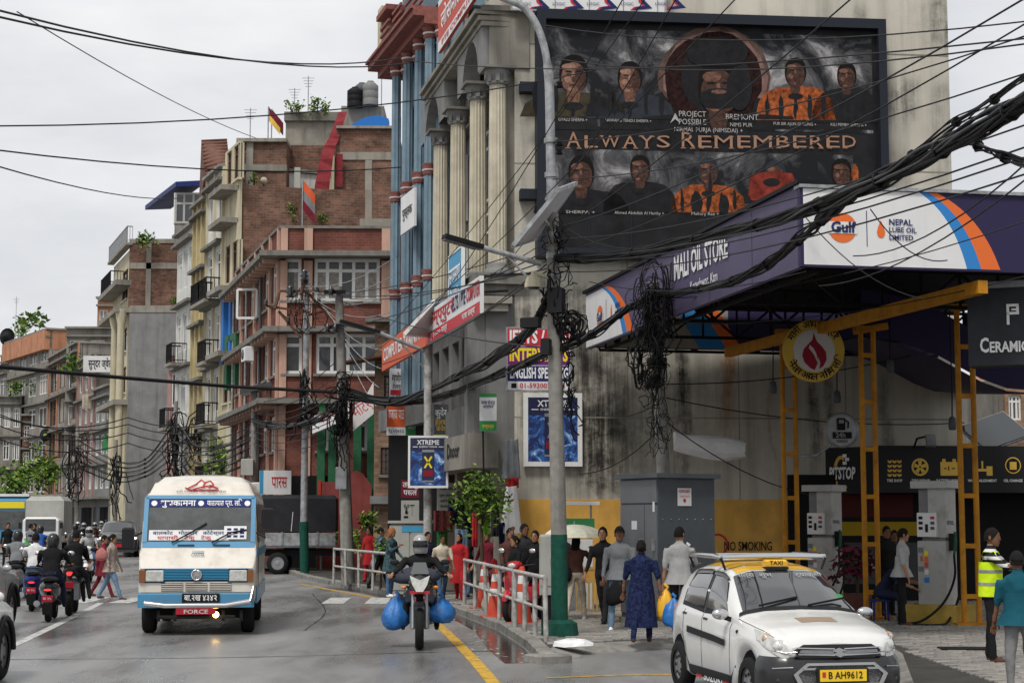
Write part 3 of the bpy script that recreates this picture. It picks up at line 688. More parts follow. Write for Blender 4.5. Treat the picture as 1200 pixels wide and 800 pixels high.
def serif_line(s, x0, x1, cy, h0, h1):               # wide capitals with slab serifs, first letters taller
 words_ = s.split(' '); tot = sum(len(w_) for w_ in words_)+.5*(len(words_)-1); x = x0; unit = (x1-x0)/tot
 wd = {'M': 1.35, 'W': 1.4, 'I': .5}
 tot = sum(wd.get(c, 1) for c in s.replace(' ', ''))+.45*(len(words_)-1); unit = (x1-x0)/tot
 for w_ in words_:
  for i, c in enumerate(w_):
   k = wd.get(c, 1)*unit; h = h0 if i == 0 else h1; u, z = FW.pix(x+k/2, cy, BO); zb_ = FW.pix(x+k/2, cy+h1/2, BO)[1]
   hm = h/2000*37.6; r = FW.rect(x, cy, x+k*.8, cy+1, BO)
   ftext(FW, c, u, zb_+hm/2, hm, 'bb_copper', bb, (r[1]-r[0]), BO+.03, .0, 'headline_letter')
   feet = {'A': (-.42, .42), 'M': (-.42, .42), 'R': (-.32, .38), 'E': (-.2,), 'W': (), 'Y': (0,), 'B': (-.3,), 'D': (-.3,), 'L': (-.2,), 'S': ()}.get(c, ())
   for fx in feet:
    u2 = u+fx*(r[1]-r[0]); fpatch(FW, u2-.055, u2+.055, zb_, zb_+.018, BO+.037, 'bb_copper', bb, 'serif')
   tops = {'W': (-.42, .42), 'Y': (-.4, .4), 'M': (-.42, .42)}.get(c, ())
   for fx in tops:
    u2 = u+fx*(r[1]-r[0]); fpatch(FW, u2-.055, u2+.055, zb_+hm-.018, zb_+hm, BO+.037, 'bb_copper', bb, 'serif')
   x += k
  x += .45*unit
serif_line('ALWAYS REMEMBERED', 662, 1004, 167, 19, 15)
bt('PROJECT\nPOSSIBLE', 811, 139, .13, 32); bt('BREMONT', 869, 138, .13, 38); bt('NIMS PUR', 868, 147, .09, 26); bt('NIRMAL PURJA (NIMSDAI) +', 830, 153, .1, 80)
for s, x, y, w in (('GYALU SHERPA +', 671, 141, 34), ('NAWANG TENDU SHERPA +', 736, 142, 54), ('PUR BIR AJUN GURUNG +', 931, 146, 50), ('KILI PEMBA SHERPA +', 994, 147, 42), ('SHERPA +', 680, 249, 34), ('Ahmed Abdullah Al Harthy +', 749, 250, 58), ('Mallory Rae +', 826, 251, 32)): bt(s, x, y, .07, w)
tri = [FW.P(*FW.pix(x, y, BO), BO+.03) for x, y in ((785, 145), (791, 133), (797, 145), (791, 140))]
MB().add(tri, [(0, 1, 2, 3)]).build('triangle_emblem', M['bb_caption'], bb)
for px in (690, 740, 830, 907):
 r = FW.rect(px-.6, 252, px+.6, 300, BO); fpatch(FW, *r, BO+.03, 'bb_frame', bb, 'panel_seam')
# ---- white roof banner above the billboard, red and white signboard on the corner
r = FW.rect(600, -40, 778, 14, .3)
wb = board('roof_banner', 'white roof banner of repeated panels with small logos above the billboard', FW, r, .06, 'sign_white', off=.3, cat='banner', frame='galv')
for i in range(5):
 px = 612+i*40; u, z = FW.pix(px+18, 4, .4);
 for k, (dx, m) in enumerate(((0, 'ink_red'), (.06, 'ink_navy'))):
  tr = [FW.P(u+dx+x*.22, z+y*.16, .37+.004*k) for x, y in ((-1, -1), (1, -.6), (-.2, 1), (-.1, .2), (.3, -.3), (-.6, -.5))]
  MB().add(tr, [tuple(range(6))]).build('triangle_logo', M[m], wb)
 ftext(FW, 'LOGIC', u-.28, z-.02, .07, 'ink_navy', wb, None, .37, 0)
 rr_ = FW.rect(px-2, -40, px-1, 14, .37); fpatch(FW, *rr_, .368, 'steel_grey', wb, 'panel_seam')
sg = thing('rooftop_signboard', 'tilted red and white signboard above the arched grey cornice', 'sign', FS.P(LS-1.8, ztop+.2, .3))
ra, rb = FS.pix(515, 50, .3)[0], FS.pix(566, 5, .3)[0]
q = MB(); fbox(q, FS, ra, rb+.3, ztop+.2, ztop+1.5, .25, .33); q.build('panel', M['sign_redorange'], sg)
fpatch(FS, ra, rb+.3, ztop+.2, ztop+.45, .335, 'sign_white', sg); fpatch(FS, ra, rb+.3, ztop+1.35, ztop+1.5, .335, 'sign_white', sg)
ftext(FS, 'लोसमिता भाषा', (ra+rb)/2, ztop+.85, .42, 'ink_white', sg, (rb-ra)*.85, .335); ftext(FS, 'PTE COMPUTER', (ra+rb)/2, ztop+.32, .13, 'ink_red', sg, (rb-ra)*.8, .34)
for u in (ra+.2, (ra+rb)/2, rb): MB().bar(FS.P(u, ztop-.1, .2), FS.P(u, ztop+1.4, .22), .05).build('strut', M['galv'], sg)
# ------------------------------------------------------------------ blue building with paired columns
FB = Fr((-3.72, 49.6), None, (-2.15, 44.2)); LB = FB.L
blu = bld('blue_column_building', 'tall building of pale blue fluted columns with red painted bands', FB, 2)
zt = FB.pix(470, 62)[1]; zb = FB.pix(463, 470)[1]
rw = MB(); fbox(rw, FB, -.3, LB+.15, 0, zt, -8, -.55); rw.build('rear_wall', M['blue_paint'], blu)
for px in (463, 476.5, 490, 502):
 u = FB.pix(px, 220)[0]
 for du in (-.12, .16):
  p = FB.P(u+du, 0, -.05 if du < 0 else -.3); z1 = zt-.2
  c = fluted((p.x, p.y), zb, z1-.3, .15, 8, .84).build('column', M['blue_paint'], blu)
  for z in (z1, zb+.62*(z1-zb), zb+.33*(z1-zb)):
   sub(MB().lathe([(.15, z-.3), (.18, z-.26), (.16, z-.2), (.19, z-.14), (.17, z-.08), (.21, z-.02), (.21, z)], (p.x, p.y, 0), 10).build('red_band', M['red_trim']), c)
   sub(MB().lathe([(.166, z-.19), (.195, z-.17), (.195, z-.15)], (p.x, p.y, 0), 10).build('white_ring', M['ink_white']), c)
for z0, z1, o_ in ((zt-.2, zt, .2), (zt, zt+.18, .5), (zt+.18, zt+.26, .58)):
 e = MB(); fbox(e, FB, -.35, LB+.1, z0, z1, -1, o_); e.build('eave', M['red_trim'], blu)
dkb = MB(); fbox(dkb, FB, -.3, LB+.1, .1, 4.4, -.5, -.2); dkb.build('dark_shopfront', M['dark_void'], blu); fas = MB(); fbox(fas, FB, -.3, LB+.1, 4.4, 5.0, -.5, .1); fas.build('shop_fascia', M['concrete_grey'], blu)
up = MB(); fbox(up, FB, 1.2, LB+.1, zt+.4, zt+3.4, -6, -.2); up.build('upper_storey', M['blue_paint'], blu)
for k, (ua, ub) in enumerate(((.2, 1.4), (1.9, 3.0), (3.5, LB))):
 ba = MB()
 for z in (.4, .62, .84, 1.06): fbox(ba, FB, ua, ub, zt+z+.02, zt+z+.1, .2, .26)
 ba.build('red_railing', M['red_trim'], blu)
 sl_ = MB(); fbox(sl_, FB, ua-.1, ub+.1, zt+1.4+.5*k, zt+1.55+.5*k, -.6, .35); sl_.build('roof_edge', M['red_trim'], blu)
cu_ = MB(); fbox(cu_, FB, -.4, .15, zt+.4, zt+1.9, -.5, .2); cu_.build('cream_pier', M['plaster_cream'], blu)
for k in range(4):
 for j in range(3):
  u = FB.pix((469, 483, 496, 506)[k], 220, -.55)[0]; z = zb+.6+j*3.1
  window(FB, (u-.3, u+.3, z, z+1.8), blu, 2, .3, 'blue_paint', 'glass_dim', .05, 0, off=-.5)
r = FB.rect(470, 226, 486, 270, .3)
s1 = board('small_white_sign', 'small white tilted sign fixed between the blue columns', FB, r, .06, 'sign_white', off=.25); ftext(FB, 'पुस्तक', (r[0]+r[1])/2, (r[2]+r[3])/2, .25, 'ink_black', s1, (r[1]-r[0])*.7, .32)
FC = Fr(FS.P(0, 0), FS.a)
r = FS.rect(527, 292, 552, 350, .45); r = (r[0], r[0]+1.6, r[2], r[3])
s2 = board('blue_sign', 'sky blue sign with white lettering between the cream columns', FS, r, .07, 'sign_blue', off=.4, frame='white_frame', fw=.03)
ftext(FS, 'सगरमाथा', (r[0]+r[1])/2, r[3]-.5, .38, 'ink_white', s2, 1.35, .48); ftext(FS, 'बैंक लिमिटेड', (r[0]+r[1])/2, r[3]-.9, .14, 'ink_white', s2, 1.2, .48); ftext(FS, 'पहिलो तल्ला', (r[0]+r[1])/2, r[3]-1.1, .1, 'ink_white', s2, .9, .48)
# ------------------------------------------------------------------ filling station canopy
NC = at(940, 312, 24.0); FCn = at(687, 405, 36.2)
CZ0, CZ1 = NC.z, at(940, 220, 24).z
FA = Fr((FCn.x, FCn.y), None, (NC.x, NC.y))          # side fascia, reading towards the camera
FN = Fr((NC.x, NC.y), R(11))                         # near fascia
LF = FA.L; WN = 8.0
can = thing('station_canopy', 'purple and white filling station canopy with a steel truss and orange lattice posts', 'canopy', (NC.x, NC.y, 0))
m_ = MB(); fbox(m_, FA, 0, LF-.02, CZ0, CZ1+.06, -.1, 0); m_.build('side_fascia', M['purple'], can)
m_ = MB(); fbox(m_, FN, -.02, WN, CZ0, CZ1, -.1, 0); m_.build('front_fascia', M['navy'], can)
m_ = MB(); fbox(m_, FA, -.1, LF+.02, CZ1+.062, CZ1+.12, -.3, .06); m_.build('fascia_capping', M['steel_black'], can)
m_ = MB(); fbox(m_, FN, -.03, WN, CZ1+.002, CZ1+.05, -.2, .04); m_.build('fascia_capping', M['galv'], can)
def curve_patch(fr, left, right, off, m, name='colour_band'):   # patch between two (u,z) curves
 a = [fr.P(u, z, off) for u, z in left]; b = [fr.P(u, z, off) for u, z in right]
 return MB().loft([a, b], False, False, False).build(name, M[m], can)
def bez(p0, p1, p2, n=14): return [((1-t)**2*p0[0]+2*t*(1-t)*p1[0]+t*t*p2[0], (1-t)**2*p0[1]+2*t*(1-t)*p1[1]+t*t*p2[1]) for t in [i/n for i in range(n+1)]]
e0, e1 = CZ0+.03, CZ1-.005
def px_u(fr, x, y): return fr.pix(x, y)[0]
def sweep(fr, us, off=.006):
 """white field, blue and orange swooshes"""
 uw0, t0, t1, t2, b0, b1, b2 = us; zm = e0+(e1-e0)*.72
 cs = [bez((t, e1), (t+(b-t)*.72, zm), (b, e0)) for t, b in ((t0, b0), (t1, b1), (t2, b2))]
 curve_patch(fr, [(uw0, z) for _, z in cs[0]], cs[0], off, 'sign_white', 'white_field')
 curve_patch(fr, cs[0], cs[1], off, 'stripe_blue', 'blue_stripe'); curve_patch(fr, cs[1], cs[2], off, 'stripe_orange', 'orange_stripe')
u = lambda x, y: px_u(FN, x, y)
sweep(FN, (.03, u(1077, 226), u(1088, 226), u(1098, 226), u(1133, 316), u(1150, 316), u(1172, 316)))
v = lambda x, y: px_u(FA, x, y)
sweep(FA, (.02, v(706, 328), v(709, 328), v(713, 328), v(730, 385), v(735, 385), v(742, 385)))
def disc(fr, u, z, r, off, m, parent, n=24, name='logo_disc', ry=None, a0=0, a1=2*pi):
 pts = [fr.P(u+r*cos(a0+(a1-a0)*i/n), z+(ry or r)*sin(a0+(a1-a0)*i/n), off) for i in range(n)]
 return MB().add(pts, [tuple(range(n))]).build(name, M[m], parent)
def drop(fr, u, z, s, off, m, parent):
 pts = [(0, 1), (.28, .35), (.42, -.15), (.36, -.5), (.15, -.72), (-.15, -.72), (-.36, -.5), (-.42, -.15), (-.28, .35)]
 return MB().add([fr.P(u+a*s, z+b*s, off) for a, b in pts], [tuple(range(9))]).build('oil_drop_logo', M[m], parent)
def gulf(fr, u, z, r, sx=1):
 disc(fr, u, z, r, .012, 'stripe_orange', can, ry=r)
 fpatch(fr, u-r*1.02, u+r*1.02, z-r*.4, z+r*.4, .018, 'sign_white', can); ftext(fr, 'Gulf', u, z, r*.72, 'ink_navy', can, r*1.75, .022, .045)
uu, zz = FN.pix(987, 267); gulf(FN, uu, zz, .215); ux_, _ = FN.pix(1015, 267); fpatch(FN, ux_, ux_+.012, zz-.26, zz+.26, .012, 'ink_navy', can, 'divider')
ud, _ = FN.pix(1032, 268); drop(FN, ud, zz-.02, .15, .012, 'stripe_orange', can)
for k, s_ in enumerate(('NEPAL', 'LUBE OIL', 'LIMITED')): ftext(FN, s_, FN.pix(1041, 267)[0], zz+.1-.11*k, .075 if k else .09, 'ink_navy', can, None, .012, .03, align='LEFT')
uu, zz = FA.pix(694, 371); uc = FA.pix(693, 371)[0];
zc_ = (CZ0+CZ1)/2
gulf(FA, 1.2, zc_-.02, .25); drop(FA, 2.1, zc_, .16, .012, 'stripe_orange', can); ftext(FA, 'NEPAL\nLUBE OIL', 2.4, zc_, .1, 'ink_navy', can, None, .012, .02, align='LEFT'); fpatch(FA, 1.68, 1.7, zc_-.3, zc_+.3, .012, 'ink_navy', can, 'divider')
ta, tb = v(791, 312), v(854, 295)
ftext(FA, 'MALI OIL STORE', (ta+tb)/2, FA.pix(823, 302)[1], .42, 'ink_white', can, tb-ta, .014, .035)
ftext(FA, 'Koteshwor, Ktm', (ta+tb)/2+.2, FA.pix(823, 302)[1]-.42, .17, 'ink_white', can, (tb-ta)*.5, .014, .01)
for k in range(1, 6): x_ = LF*k/6; fpatch(FA, x_, x_+.02, CZ0, CZ1, .004, 'navy', can, 'sheet_seam')
c4 = [FN.P(.1, 0, -.1), FN.P(WN, 0, -.1), FN.P(WN, 0, -LF+.1), FN.P(.1, 0, -LF+.1)]
MB().prism([(p.x, p.y) for p in c4], CZ1-.25, CZ1-.2).build('roof_sheet', M['steel_black'], can)
FK = Fr(FN.P(0, 0, -LF), FN.a)
m_ = MB(); fbox(m_, FK, .05, WN, CZ0+.04, CZ1, -.06, 0); m_.build('back_fascia', M['navy'], can)
mm('canvas_back', (.33, .3, .26), .8, var=.12)
fpatch(FK, .06, 3.0, CZ0+.06, CZ1-.02, .006, 'canvas_back', can, 'fascia_back')
ex = [(2.0, 2.6), (2.6, 2.95)]
for (x0, x1), m in zip(ex, ('stripe_blue', 'stripe_orange')):
 MB().add([FK.P(x0-.3, CZ1-.03, .012), FK.P(x1-.3, CZ1-.03, .012), FK.P(x1+.35, CZ0+.07, .012), FK.P(x0+.35, CZ0+.07, .012)], [(0, 1, 2, 3)]).build('colour_band', M[m], can)
def truss(fr, u0, u1, z0, z1, off, n, parent, w=.06):
 t_ = MB(); t_.bar(fr.P(u0, z0, off), fr.P(u1, z0, off), w).bar(fr.P(u0, z1, off), fr.P(u1, z1, off), w); t_.build('truss_chord', M['steel_black'], parent, kind='stuff')
 t_ = MB()
 for i in range(n):
  a, b = u0+(u1-u0)*i/n, u0+(u1-u0)*(i+1)/n
  t_.bar(fr.P(a, z0, off), fr.P(a, z1, off), w*.7); t_.bar(fr.P(a, z0 if i % 2 else z1, off), fr.P(b, z1 if i % 2 else z0, off), w*.7)
 t_.build('truss_web', M['steel_black'], parent, kind='stuff')
for o_ in (-.3, 2.6, 5.4, 8.2): truss(FK, .2, WN, CZ0+.02, CZ0+.62, o_, 11, can)
truss(FA, .3, LF-.3, CZ0-.02, CZ0+.5, -.35, 13, can)
pa, pb = at(853, 413, 35.5), at(1152, 336, 24.6)
m_ = MB(); m_.bar(pa, pb, .15, .19); m_.build('orange_beam', M['orange_steel'], can)
FLX = Fr((pa.x, pa.y), None, (pb.x, pb.y))
for px, d, w, base in ((925, 33.6, .36, PZ), (1018, 31.2, .34, PZ), (1133, 29.6, .38, PZ)):
 p = at(px, 500, d); top = CZ0+.1 if px != 1018 else at(1018, 385, d).z
 col = thing('lattice_column', {925: 'yellow orange lattice post behind the taxi carrying the round red flame sign', 1018: 'yellow orange lattice post standing between the two petrol pumps', 1133: 'yellow orange lattice post beside the nearer petrol pump and the attendant'}[px], 'post', (p.x, p.y, PZ), R(8), 'lattice posts of the canopy')
 for s_ in (-1, 1): MB().tube([(s_*w/2*.7, 0, 0), (s_*w/2*.7, 0, top-PZ)], .05, 10).build('upright', M['orange_steel'], col, False)
 z = .5
 while z < top-PZ: MB().bar((-w/2*.7, 0, z), (w/2*.7, 0, z), .08, .08).build('rung', M['orange_steel'], col, False); z += .86
 MB().box((0, 0, .03), (w+.3, .4, .06)).build('foot_plate', M['orange_steel'], col, False)
 MB().box((0, 0, top-PZ), (w+.12, .22, .08)).build('head_plate', M['orange_steel'], col, False)
m_ = MB(); pb2 = at(1018, 386, 31.2); m_.bar(at(1000, 388, 31.2), at(1040, 382, 31.2), .12, .12); m_.build('cross_beam', M['orange_steel'], can)
rp = [at(x, y, 31.5) for x, y in ((1010, 395), (1050, 402), (1100, 420), (1150, 447), (1180, 458), (1230, 462))]
rq = [V((p.x+.3, p.y+7, p.z+.5)) for p in rp]
ra_ = MB(); ra_.loft([rp, rq], False, True, False); ra_.loft([[p+V((0, 0, .05)) for p in rp], [p+V((0, 0, .9)) for p in rp]], False, True, False)
ra_.build('curved_awning', M['navy'], can)
for i, (px, py, d) in enumerate(((906, 454, 33), (981, 465, 33.5), (1043, 429, 31.5), (1116, 496, 31))):
 p = at(px, py, d); l = thing('hanging_lamp', ('black hanging lamp left of the round red flame sign', 'black hanging lamp above the 24 hour sign', 'black hanging lamp right of the middle lattice post', 'black hanging lamp left of the tall near lattice post')[i], 'lamp', (p.x, p.y, p.z), 0, 'lamps hanging under the canopy')
 MB().lathe([(.03, .13), (.06, .1), (.075, .0), (.07, -.1), (.05, -.12)], (0, 0, 0), 10).build('shade', M['cabinet'], l, False)
 MB().tube([(0, 0, .12), (.01, 0, .6), (0, 0, CZ0+.5-p.z)], .012, 5).build('cord', M['cable'], l, False)
p = at(953, 411, 30.6); rs_ = thing('round_flame_sign', 'round yellow sign with a dark red flame on white hung from the canopy', 'sign', p, R(6))
FRd = Fr((p.x, p.y), R(6)); rad = .565
mm('sign_ring', (.55, .36, .06), .5, var=.1); mm('flame_red', (.25, .015, .03), .5); mm('sign_dull', (.5, .48, .47), .5)
MB().lathe([(rad*.98, -.05), (rad, -.03), (rad, .05), (rad*.97, .06)], (0, 0, 0), 40, 'Y').build('ring', M['sign_ring'], rs_, False)
MB().lathe([(rad*.68, .062), (rad*.67, .066)], (0, 0, 0), 36, 'Y').build('white_disc', M['sign_dull'], rs_, False)
fl = [(-.02, .62), (.06, .4), (.1, .3), (.26, .15), (.4, -.05), (.42, -.3), (.3, -.52), (.16, -.62), (.2, -.4), (.12, -.2), (.1, -.45), (0, -.66), (-.16, -.58), (-.34, -.4), (-.42, -.18), (-.36, .05), (-.2, .22), (-.06, .36)]
MB().add([V((x*rad*.95, -.07, z*rad*.95)) for x, z in fl], [tuple(range(len(fl)))]).build('flame', M['flame_red'], rs_, False)
sw = [(-.14, .18), (-.02, .06), (.06, -.1), (.1, -.3), (.14, -.45), (.06, -.3), (-.02, -.12), (-.12, .0), (-.18, .08)]
MB().add([V((x*rad, -.074, z*rad)) for x, z in sw], [tuple(range(len(sw)))]).build('flame_gap', M['sign_dull'], rs_, False)
for s_, top in (('माली आयल स्टोर', True), ('नेपाल आयल निगम लि', False)):
 cl = []
 for c in s_:
  if cl and c in 'ािीुूेैोौ्ं': cl[-1] += c
  elif cl and cl[-1].endswith('्'): cl[-1] += c
  else: cl.append(c)
 n = len(cl)
 for i, c in enumerate(cl):
  if c == ' ': continue
  an = (pi/2+1.0-2.0*i/(n-1)) if top else (-pi/2-1.05+2.1*i/(n-1))
  rad_ = V((cos(an), 0, sin(an))); up_ = rad_ if top else -rad_; tx = V((sin(an), 0, -cos(an))) if top else V((-sin(an), 0, cos(an)))
  text(c, rad_*rad*.84+V((0, -.066, 0)), tx, up_, .13, M['ink_black'], rs_, None, 'ring_letter', 'CENTER', .02, .003, False)
p = at(986, 504, 33.8); t24 = thing('service_sign', 'round grey 24h service sign with a fuel pump picture', 'sign', p, R(6))
mm('sign_dim', (.3, .29, .27), .5)
MB().lathe([(.34, -.04), (.35, 0), (.34, .04)], (0, 0, 0), 32, 'Y').build('disc', M['sign_dim'], t24, False)
MB().lathe([(.345, .035), (.35, .055), (.31, .055), (.31, .041)], (0, 0, 0), 32, 'Y').build('rim', M['steel_grey'], t24, False)
MB().box((-.02, -.06, .12), (.16, .02, .24)).build('pump_icon', M['ink_black'], t24, False); MB().box((-.02, -.074, .17), (.1, .01, .07)).build('pump_window', M['sign_dim'], t24, False)
MB().tube([(.07, -.06, .2), (.13, -.06, .16), (.12, -.06, .04)], .014, 6).build('pump_hose', M['ink_black'], t24, False)
MB().box((0, -.06, -.1), (.38, .02, .13)).build('label_plate', M['ink_black'], t24, False)
text('24h', (-.04, -.072, -.1), (1, 0, 0), (0, 0, 1), .1, M['sign_dim'], t24, .2, 'lettering', 'CENTER', .03, .004, False); text('SERVICE', (0, -.045, -.22), (1, 0, 0), (0, 0, 1), .055, M['ink_black'], t24, .22, 'lettering', 'CENTER', .02, .004, False)
MB().tube([(-.2, .03, -.28), (-.5, .1, -.5), (-.75, .3, -.5)], .03, 8).build('bracket', M['galv'], t24, False)
# ------------------------------------------------------------------ pitstop shop
SH = Fr((at(1029, 550, 37).x, 37), R(6)); pl = at(937, 553, 38.2); SL = Fr((pl.x, pl.y), None, (SH.P(-.02, 0).x, SH.P(-.02, 0).y))
shop = thing('tyre_shop', 'black fronted tyre and service shop with yellow icons behind the petrol pumps', 'shop', SH.P(1, 0))
z0, z1 = SH.pix(1100, 577)[1], SH.pix(1100, 522)[1]
m_ = MB(); fbox(m_, SH, 0, 8, z0, z1, -.4, 0); m_.build('fascia', M['black_plastic'], shop)
m_ = MB(); fbox(m_, SL, 0, SL.L-.02, z0-.02, z1-.02, -.3, 0); m_.build('angled_fascia', M['black_plastic'], shop)
mm('shop_red', (.06, .012, .012), .7); mm('shop_yellow', (.3, .2, .01), .6); mm('shop_grey', (.05, .055, .06), .6)
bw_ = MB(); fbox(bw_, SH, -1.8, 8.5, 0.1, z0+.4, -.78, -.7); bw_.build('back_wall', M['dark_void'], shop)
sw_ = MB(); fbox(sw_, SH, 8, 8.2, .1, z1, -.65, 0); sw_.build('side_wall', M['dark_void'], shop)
fpatch(SH, -1.3, 1.0, 1.95, z0-.02, -.69, 'shop_red', shop, 'red_banner'); fpatch(SH, -.9, 1.6, 1.55, 1.85, -.685, 'shop_yellow', shop, 'yellow_banner'); fpatch(SH, -1.0, 1.5, .5, 1.4, -.68, 'shop_grey', shop, 'car_poster')
ftext(SH, 'BRZ', -.15, .95, .3, 'sign_dim', shop, .6, -.67, .03)
ac = 'sign_yellow'; mm('icon_yellow', (.7, .45, .08), .5)
def ic(px, py): return SH.pix(px, py)
def icon_box(x0, y0, x1, y1, off=.008, m='icon_yellow'): r = SH.rect(x0, y0, x1, y1); return fpatch(SH, *r, off, m, shop, 'icon')
for i in range(3):
 for j in range(4): u_, z_ = ic(1040.5+i*5.7+2, 540.5+j*5.3); pts = [(-.045, .035), (0, .01), (.045, .035), (.045, -.015), (0, -.04), (-.045, -.015)]; MB().add([SH.P(u_+a, z_+b, .008) for a, b in pts], [tuple(range(6))]).build('tread_icon', M['icon_yellow'], shop)
u_, z_ = ic(1078, 547); disc(SH, u_, z_, .19, .008, 'icon_yellow', shop, name='wheel_icon'); disc(SH, u_, z_, .145, .012, 'ink_black', shop, name='wheel_icon');
for k in range(5): an = 2*pi*k/5+pi/2; MB().add([SH.P(u_+a*cos(an)-b*sin(an), z_+a*sin(an)+b*cos(an), .015) for a, b in ((.02, -.025), (.135, -.045), (.135, .045), (.02, .025))], [(0, 1, 2, 3)]).build('spoke_icon', M['icon_yellow'], shop)
icon_box(1102, 541, 1122, 557); icon_box(1104, 537.5, 1108, 541); icon_box(1116, 537.5, 1120, 541); icon_box(1106, 548, 1109, 549.2, .012, 'ink_black'); icon_box(1111, 546, 1112.2, 551, .012, 'ink_black'); icon_box(1115, 548, 1119, 549.2, .012, 'ink_black')
icon_box(1156, 546, 1163, 557); icon_box(1146, 549, 1156, 552); icon_box(1150, 540, 1152, 549)
u_, z_ = ic(1187, 545); disc(SH, u_, z_, .18, .008, 'icon_yellow', shop, name='oil_icon'); disc(SH, u_, z_, .155, .012, 'ink_black', shop, name='oil_icon'); icon_box(1183, 541, 1191, 550, .015)
for s_, x, w in (('TIRE SHOP', 1048, 18), ('TIRE REPAIR', 1079, 22), ('BATTERY REPAIR', 1112, 30), ('WHEEL ALIGNMENT', 1151, 34), ('OIL CHANGE', 1187, 22)):
 u_, z_ = ic(x, 563); r = SH.rect(x-w/2, 562, x+w/2, 564); ftext(SH, s_, u_, z_, .06, 'ink_white', shop, r[1]-r[0], .008, .02)
uu, zz = SL.pix(987, 555); zz -= .0
ftext(SL, 'PITSTOP', uu, zz, .26, 'ink_white', shop, SL.rect(970, 555, 1001, 556)[1]-SL.rect(970, 555, 1001, 556)[0], .02, .05, sh=.15)
for (cy, a0, a1) in ((zz, pi*.35, pi*.85), (zz, pi*1.15, pi*1.75)):
 pts = []
 for k in range(15):
  an = a0+(a1-a0)*k/14; pts.append((.2*cos(an), .4*sin(an)))
 MB().loft([[SL.P(uu-.02+x, cy+z, .008) for x, z in pts], [SL.P(uu-.02+x*.6, cy+z*.8, .008) for x, z in pts]], False, False, False).build('ring_icon', M['icon_yellow'], shop)
for i in range(3):
 for j in range(2): fpatch(SL, uu+.02+.06*(i % 2)+.05*j, uu+.07+.06*(i % 2)+.05*j, zz+.2+.08*i, zz+.27+.08*i, .012, 'ink_white', shop, 'chequer_icon')
p = at(1088, 516, 36.8); fl_ = thing('flood_lamp', 'small grey flood lamp on an arm above the tyre shop front', 'lamp', p)
MB().box((.05, 0, 0), (.2, .1, .26), 0, R(-25)).build('head', M['galv'], fl_, False); MB().tube([(0, .1, .1), (-.2, .2, .05), (-.25, .3, -.15)], .025, 6).build('arm', M['steel_black'], fl_, False)
p = at(1166, 505, 38); sp_o = thing('solar_panel', 'tilted solar panel on the black tyre shop roof', 'solar panel', p)
MB().box((0, 0, 0), (1.15, 1.0, .05), R(15), R(35), R(-18)).build('panel', M['glass'], sp_o, False); MB().box((0, .03, -.015), (1.22, 1.06, .05), R(15), R(35), R(-18)).build('frame', M['galv'], sp_o, False); MB().bar((0, .2, -.1), (0, .3, -.75), .05).build('stand', M['galv'], sp_o, False)
# ------------------------------------------------------------------ petrol pumps
mm('pump_white', (.42, .42, .4), .45, var=.12, scale=3, dirt=((.14, .13, .11), 3, .7)); mm('pump_grey', (.2, .2, .2), .5, var=.1); mm('plinth_yellow', (.4, .27, .06), .7, var=.3, scale=3); mm('screen', (.25, .26, .24), .3); mm('sticker_red', (.6, .1, .08), .5)
def pump(p, rz, label):
 t = thing('petrol_pump', label, 'petrol pump', p, rz, 'petrol pumps under the canopy')
 w, d = .52, .46
 B_ = lambda n, c, s, m, **k: MB().chbox(c, s, .012).build(n, M[m], t, False)
 B_('plinth', (0, 0, .17), (.98, .9, .34), 'plinth_yellow'); B_('lower_cabinet', (0, 0, .34+.55), (w, d, 1.1), 'pump_white')
 B_('neck', (.02, .02, 1.6), (w-.1, d-.08, .34), 'pump_grey'); b = B_('upper_cabinet', (.1, .02, 1.95), (w-.2, d-.02, .9), 'pump_white'); B_('display_column', (-.16, 0.02, 2.05), (.18, d-.1, .7), 'pump_grey')
 B_('cap', (0, 0, 2.42), (w+.16, d+.14, .13), 'pump_white')
 dp = B_('display', (-.06, -d/2-.0, 1.72), (.36, .09, .42), 'sign_white')
 for i in range(3):
  for x in (-.17, .05): MB().box((x, -d/2-.05, 1.84-.09*i), (.07, .012, .05)).build('screen', M['ink_black' if x < 0 else 'ink_red' if i == 0 else 'cabinet'], dp, False)
 MB().box((-.06, -d/2-.05, 1.66), (.05, .012, .14)).build('keypad', M['ink_black'], dp, False)
 for k, (x, z, m, s_) in enumerate(((-.1, 1.22, 'sign_yellow', .07), (-.1, 1.12, 'stripe_orange', .07), (-.1, 1.02, 'sticker_red', .07), (-.1, .9, 'sign_white', .07), (-.1, .76, 'stripe_blue', .09), (-.2, 1.28, 'pump_grey', .1), (-.2, .95, 'pump_grey', .1), (-.19, 1.13, 'sticker_red', .04))):
  MB().box((x+.0, -d/2-.004, z), (s_, .008, .09)).build('sticker', M[m], t, False)
 text('PETROL', (w/2+.0, 0, 1.75), (0, 1, 0), (0, 0, 1), .07, M['ink_black'], t, .28, 'lettering', 'CENTER', .01, .004, False)
 MB().box((w/2+.05, -.02, 1.42), (.1, .12, .3)).build('holster', M['black_plastic'], t, False)
 MB().tube([(w/2+.1, -.05, 1.6), (w/2+.12, -.07, 1.42), (w/2+.1, -.1, 1.2)], [.02, .03, .022], 8).build('nozzle', M['green_paint'], t, False)
 hs_ = [(w/2+.1, -.1, 1.2), (w/2+.16, -.25, .8), (w/2+.05, -.5, .38), (w/2-.25, -.75, .08), (w/2-.6, -.9, .03), (w/2-.3, -1.0, .03), (w/2+.1, -.8, .03), (w/2+.15, -.5, .1), (w/2+.17, -.1, .5), (w/2+.15, .05, 1.0), (w/2+.1, .1, 1.35)]
 MB().tube(smooth_path(hs_, 5), .022, 7).build('hose', M['cable'], t, False)
 return t
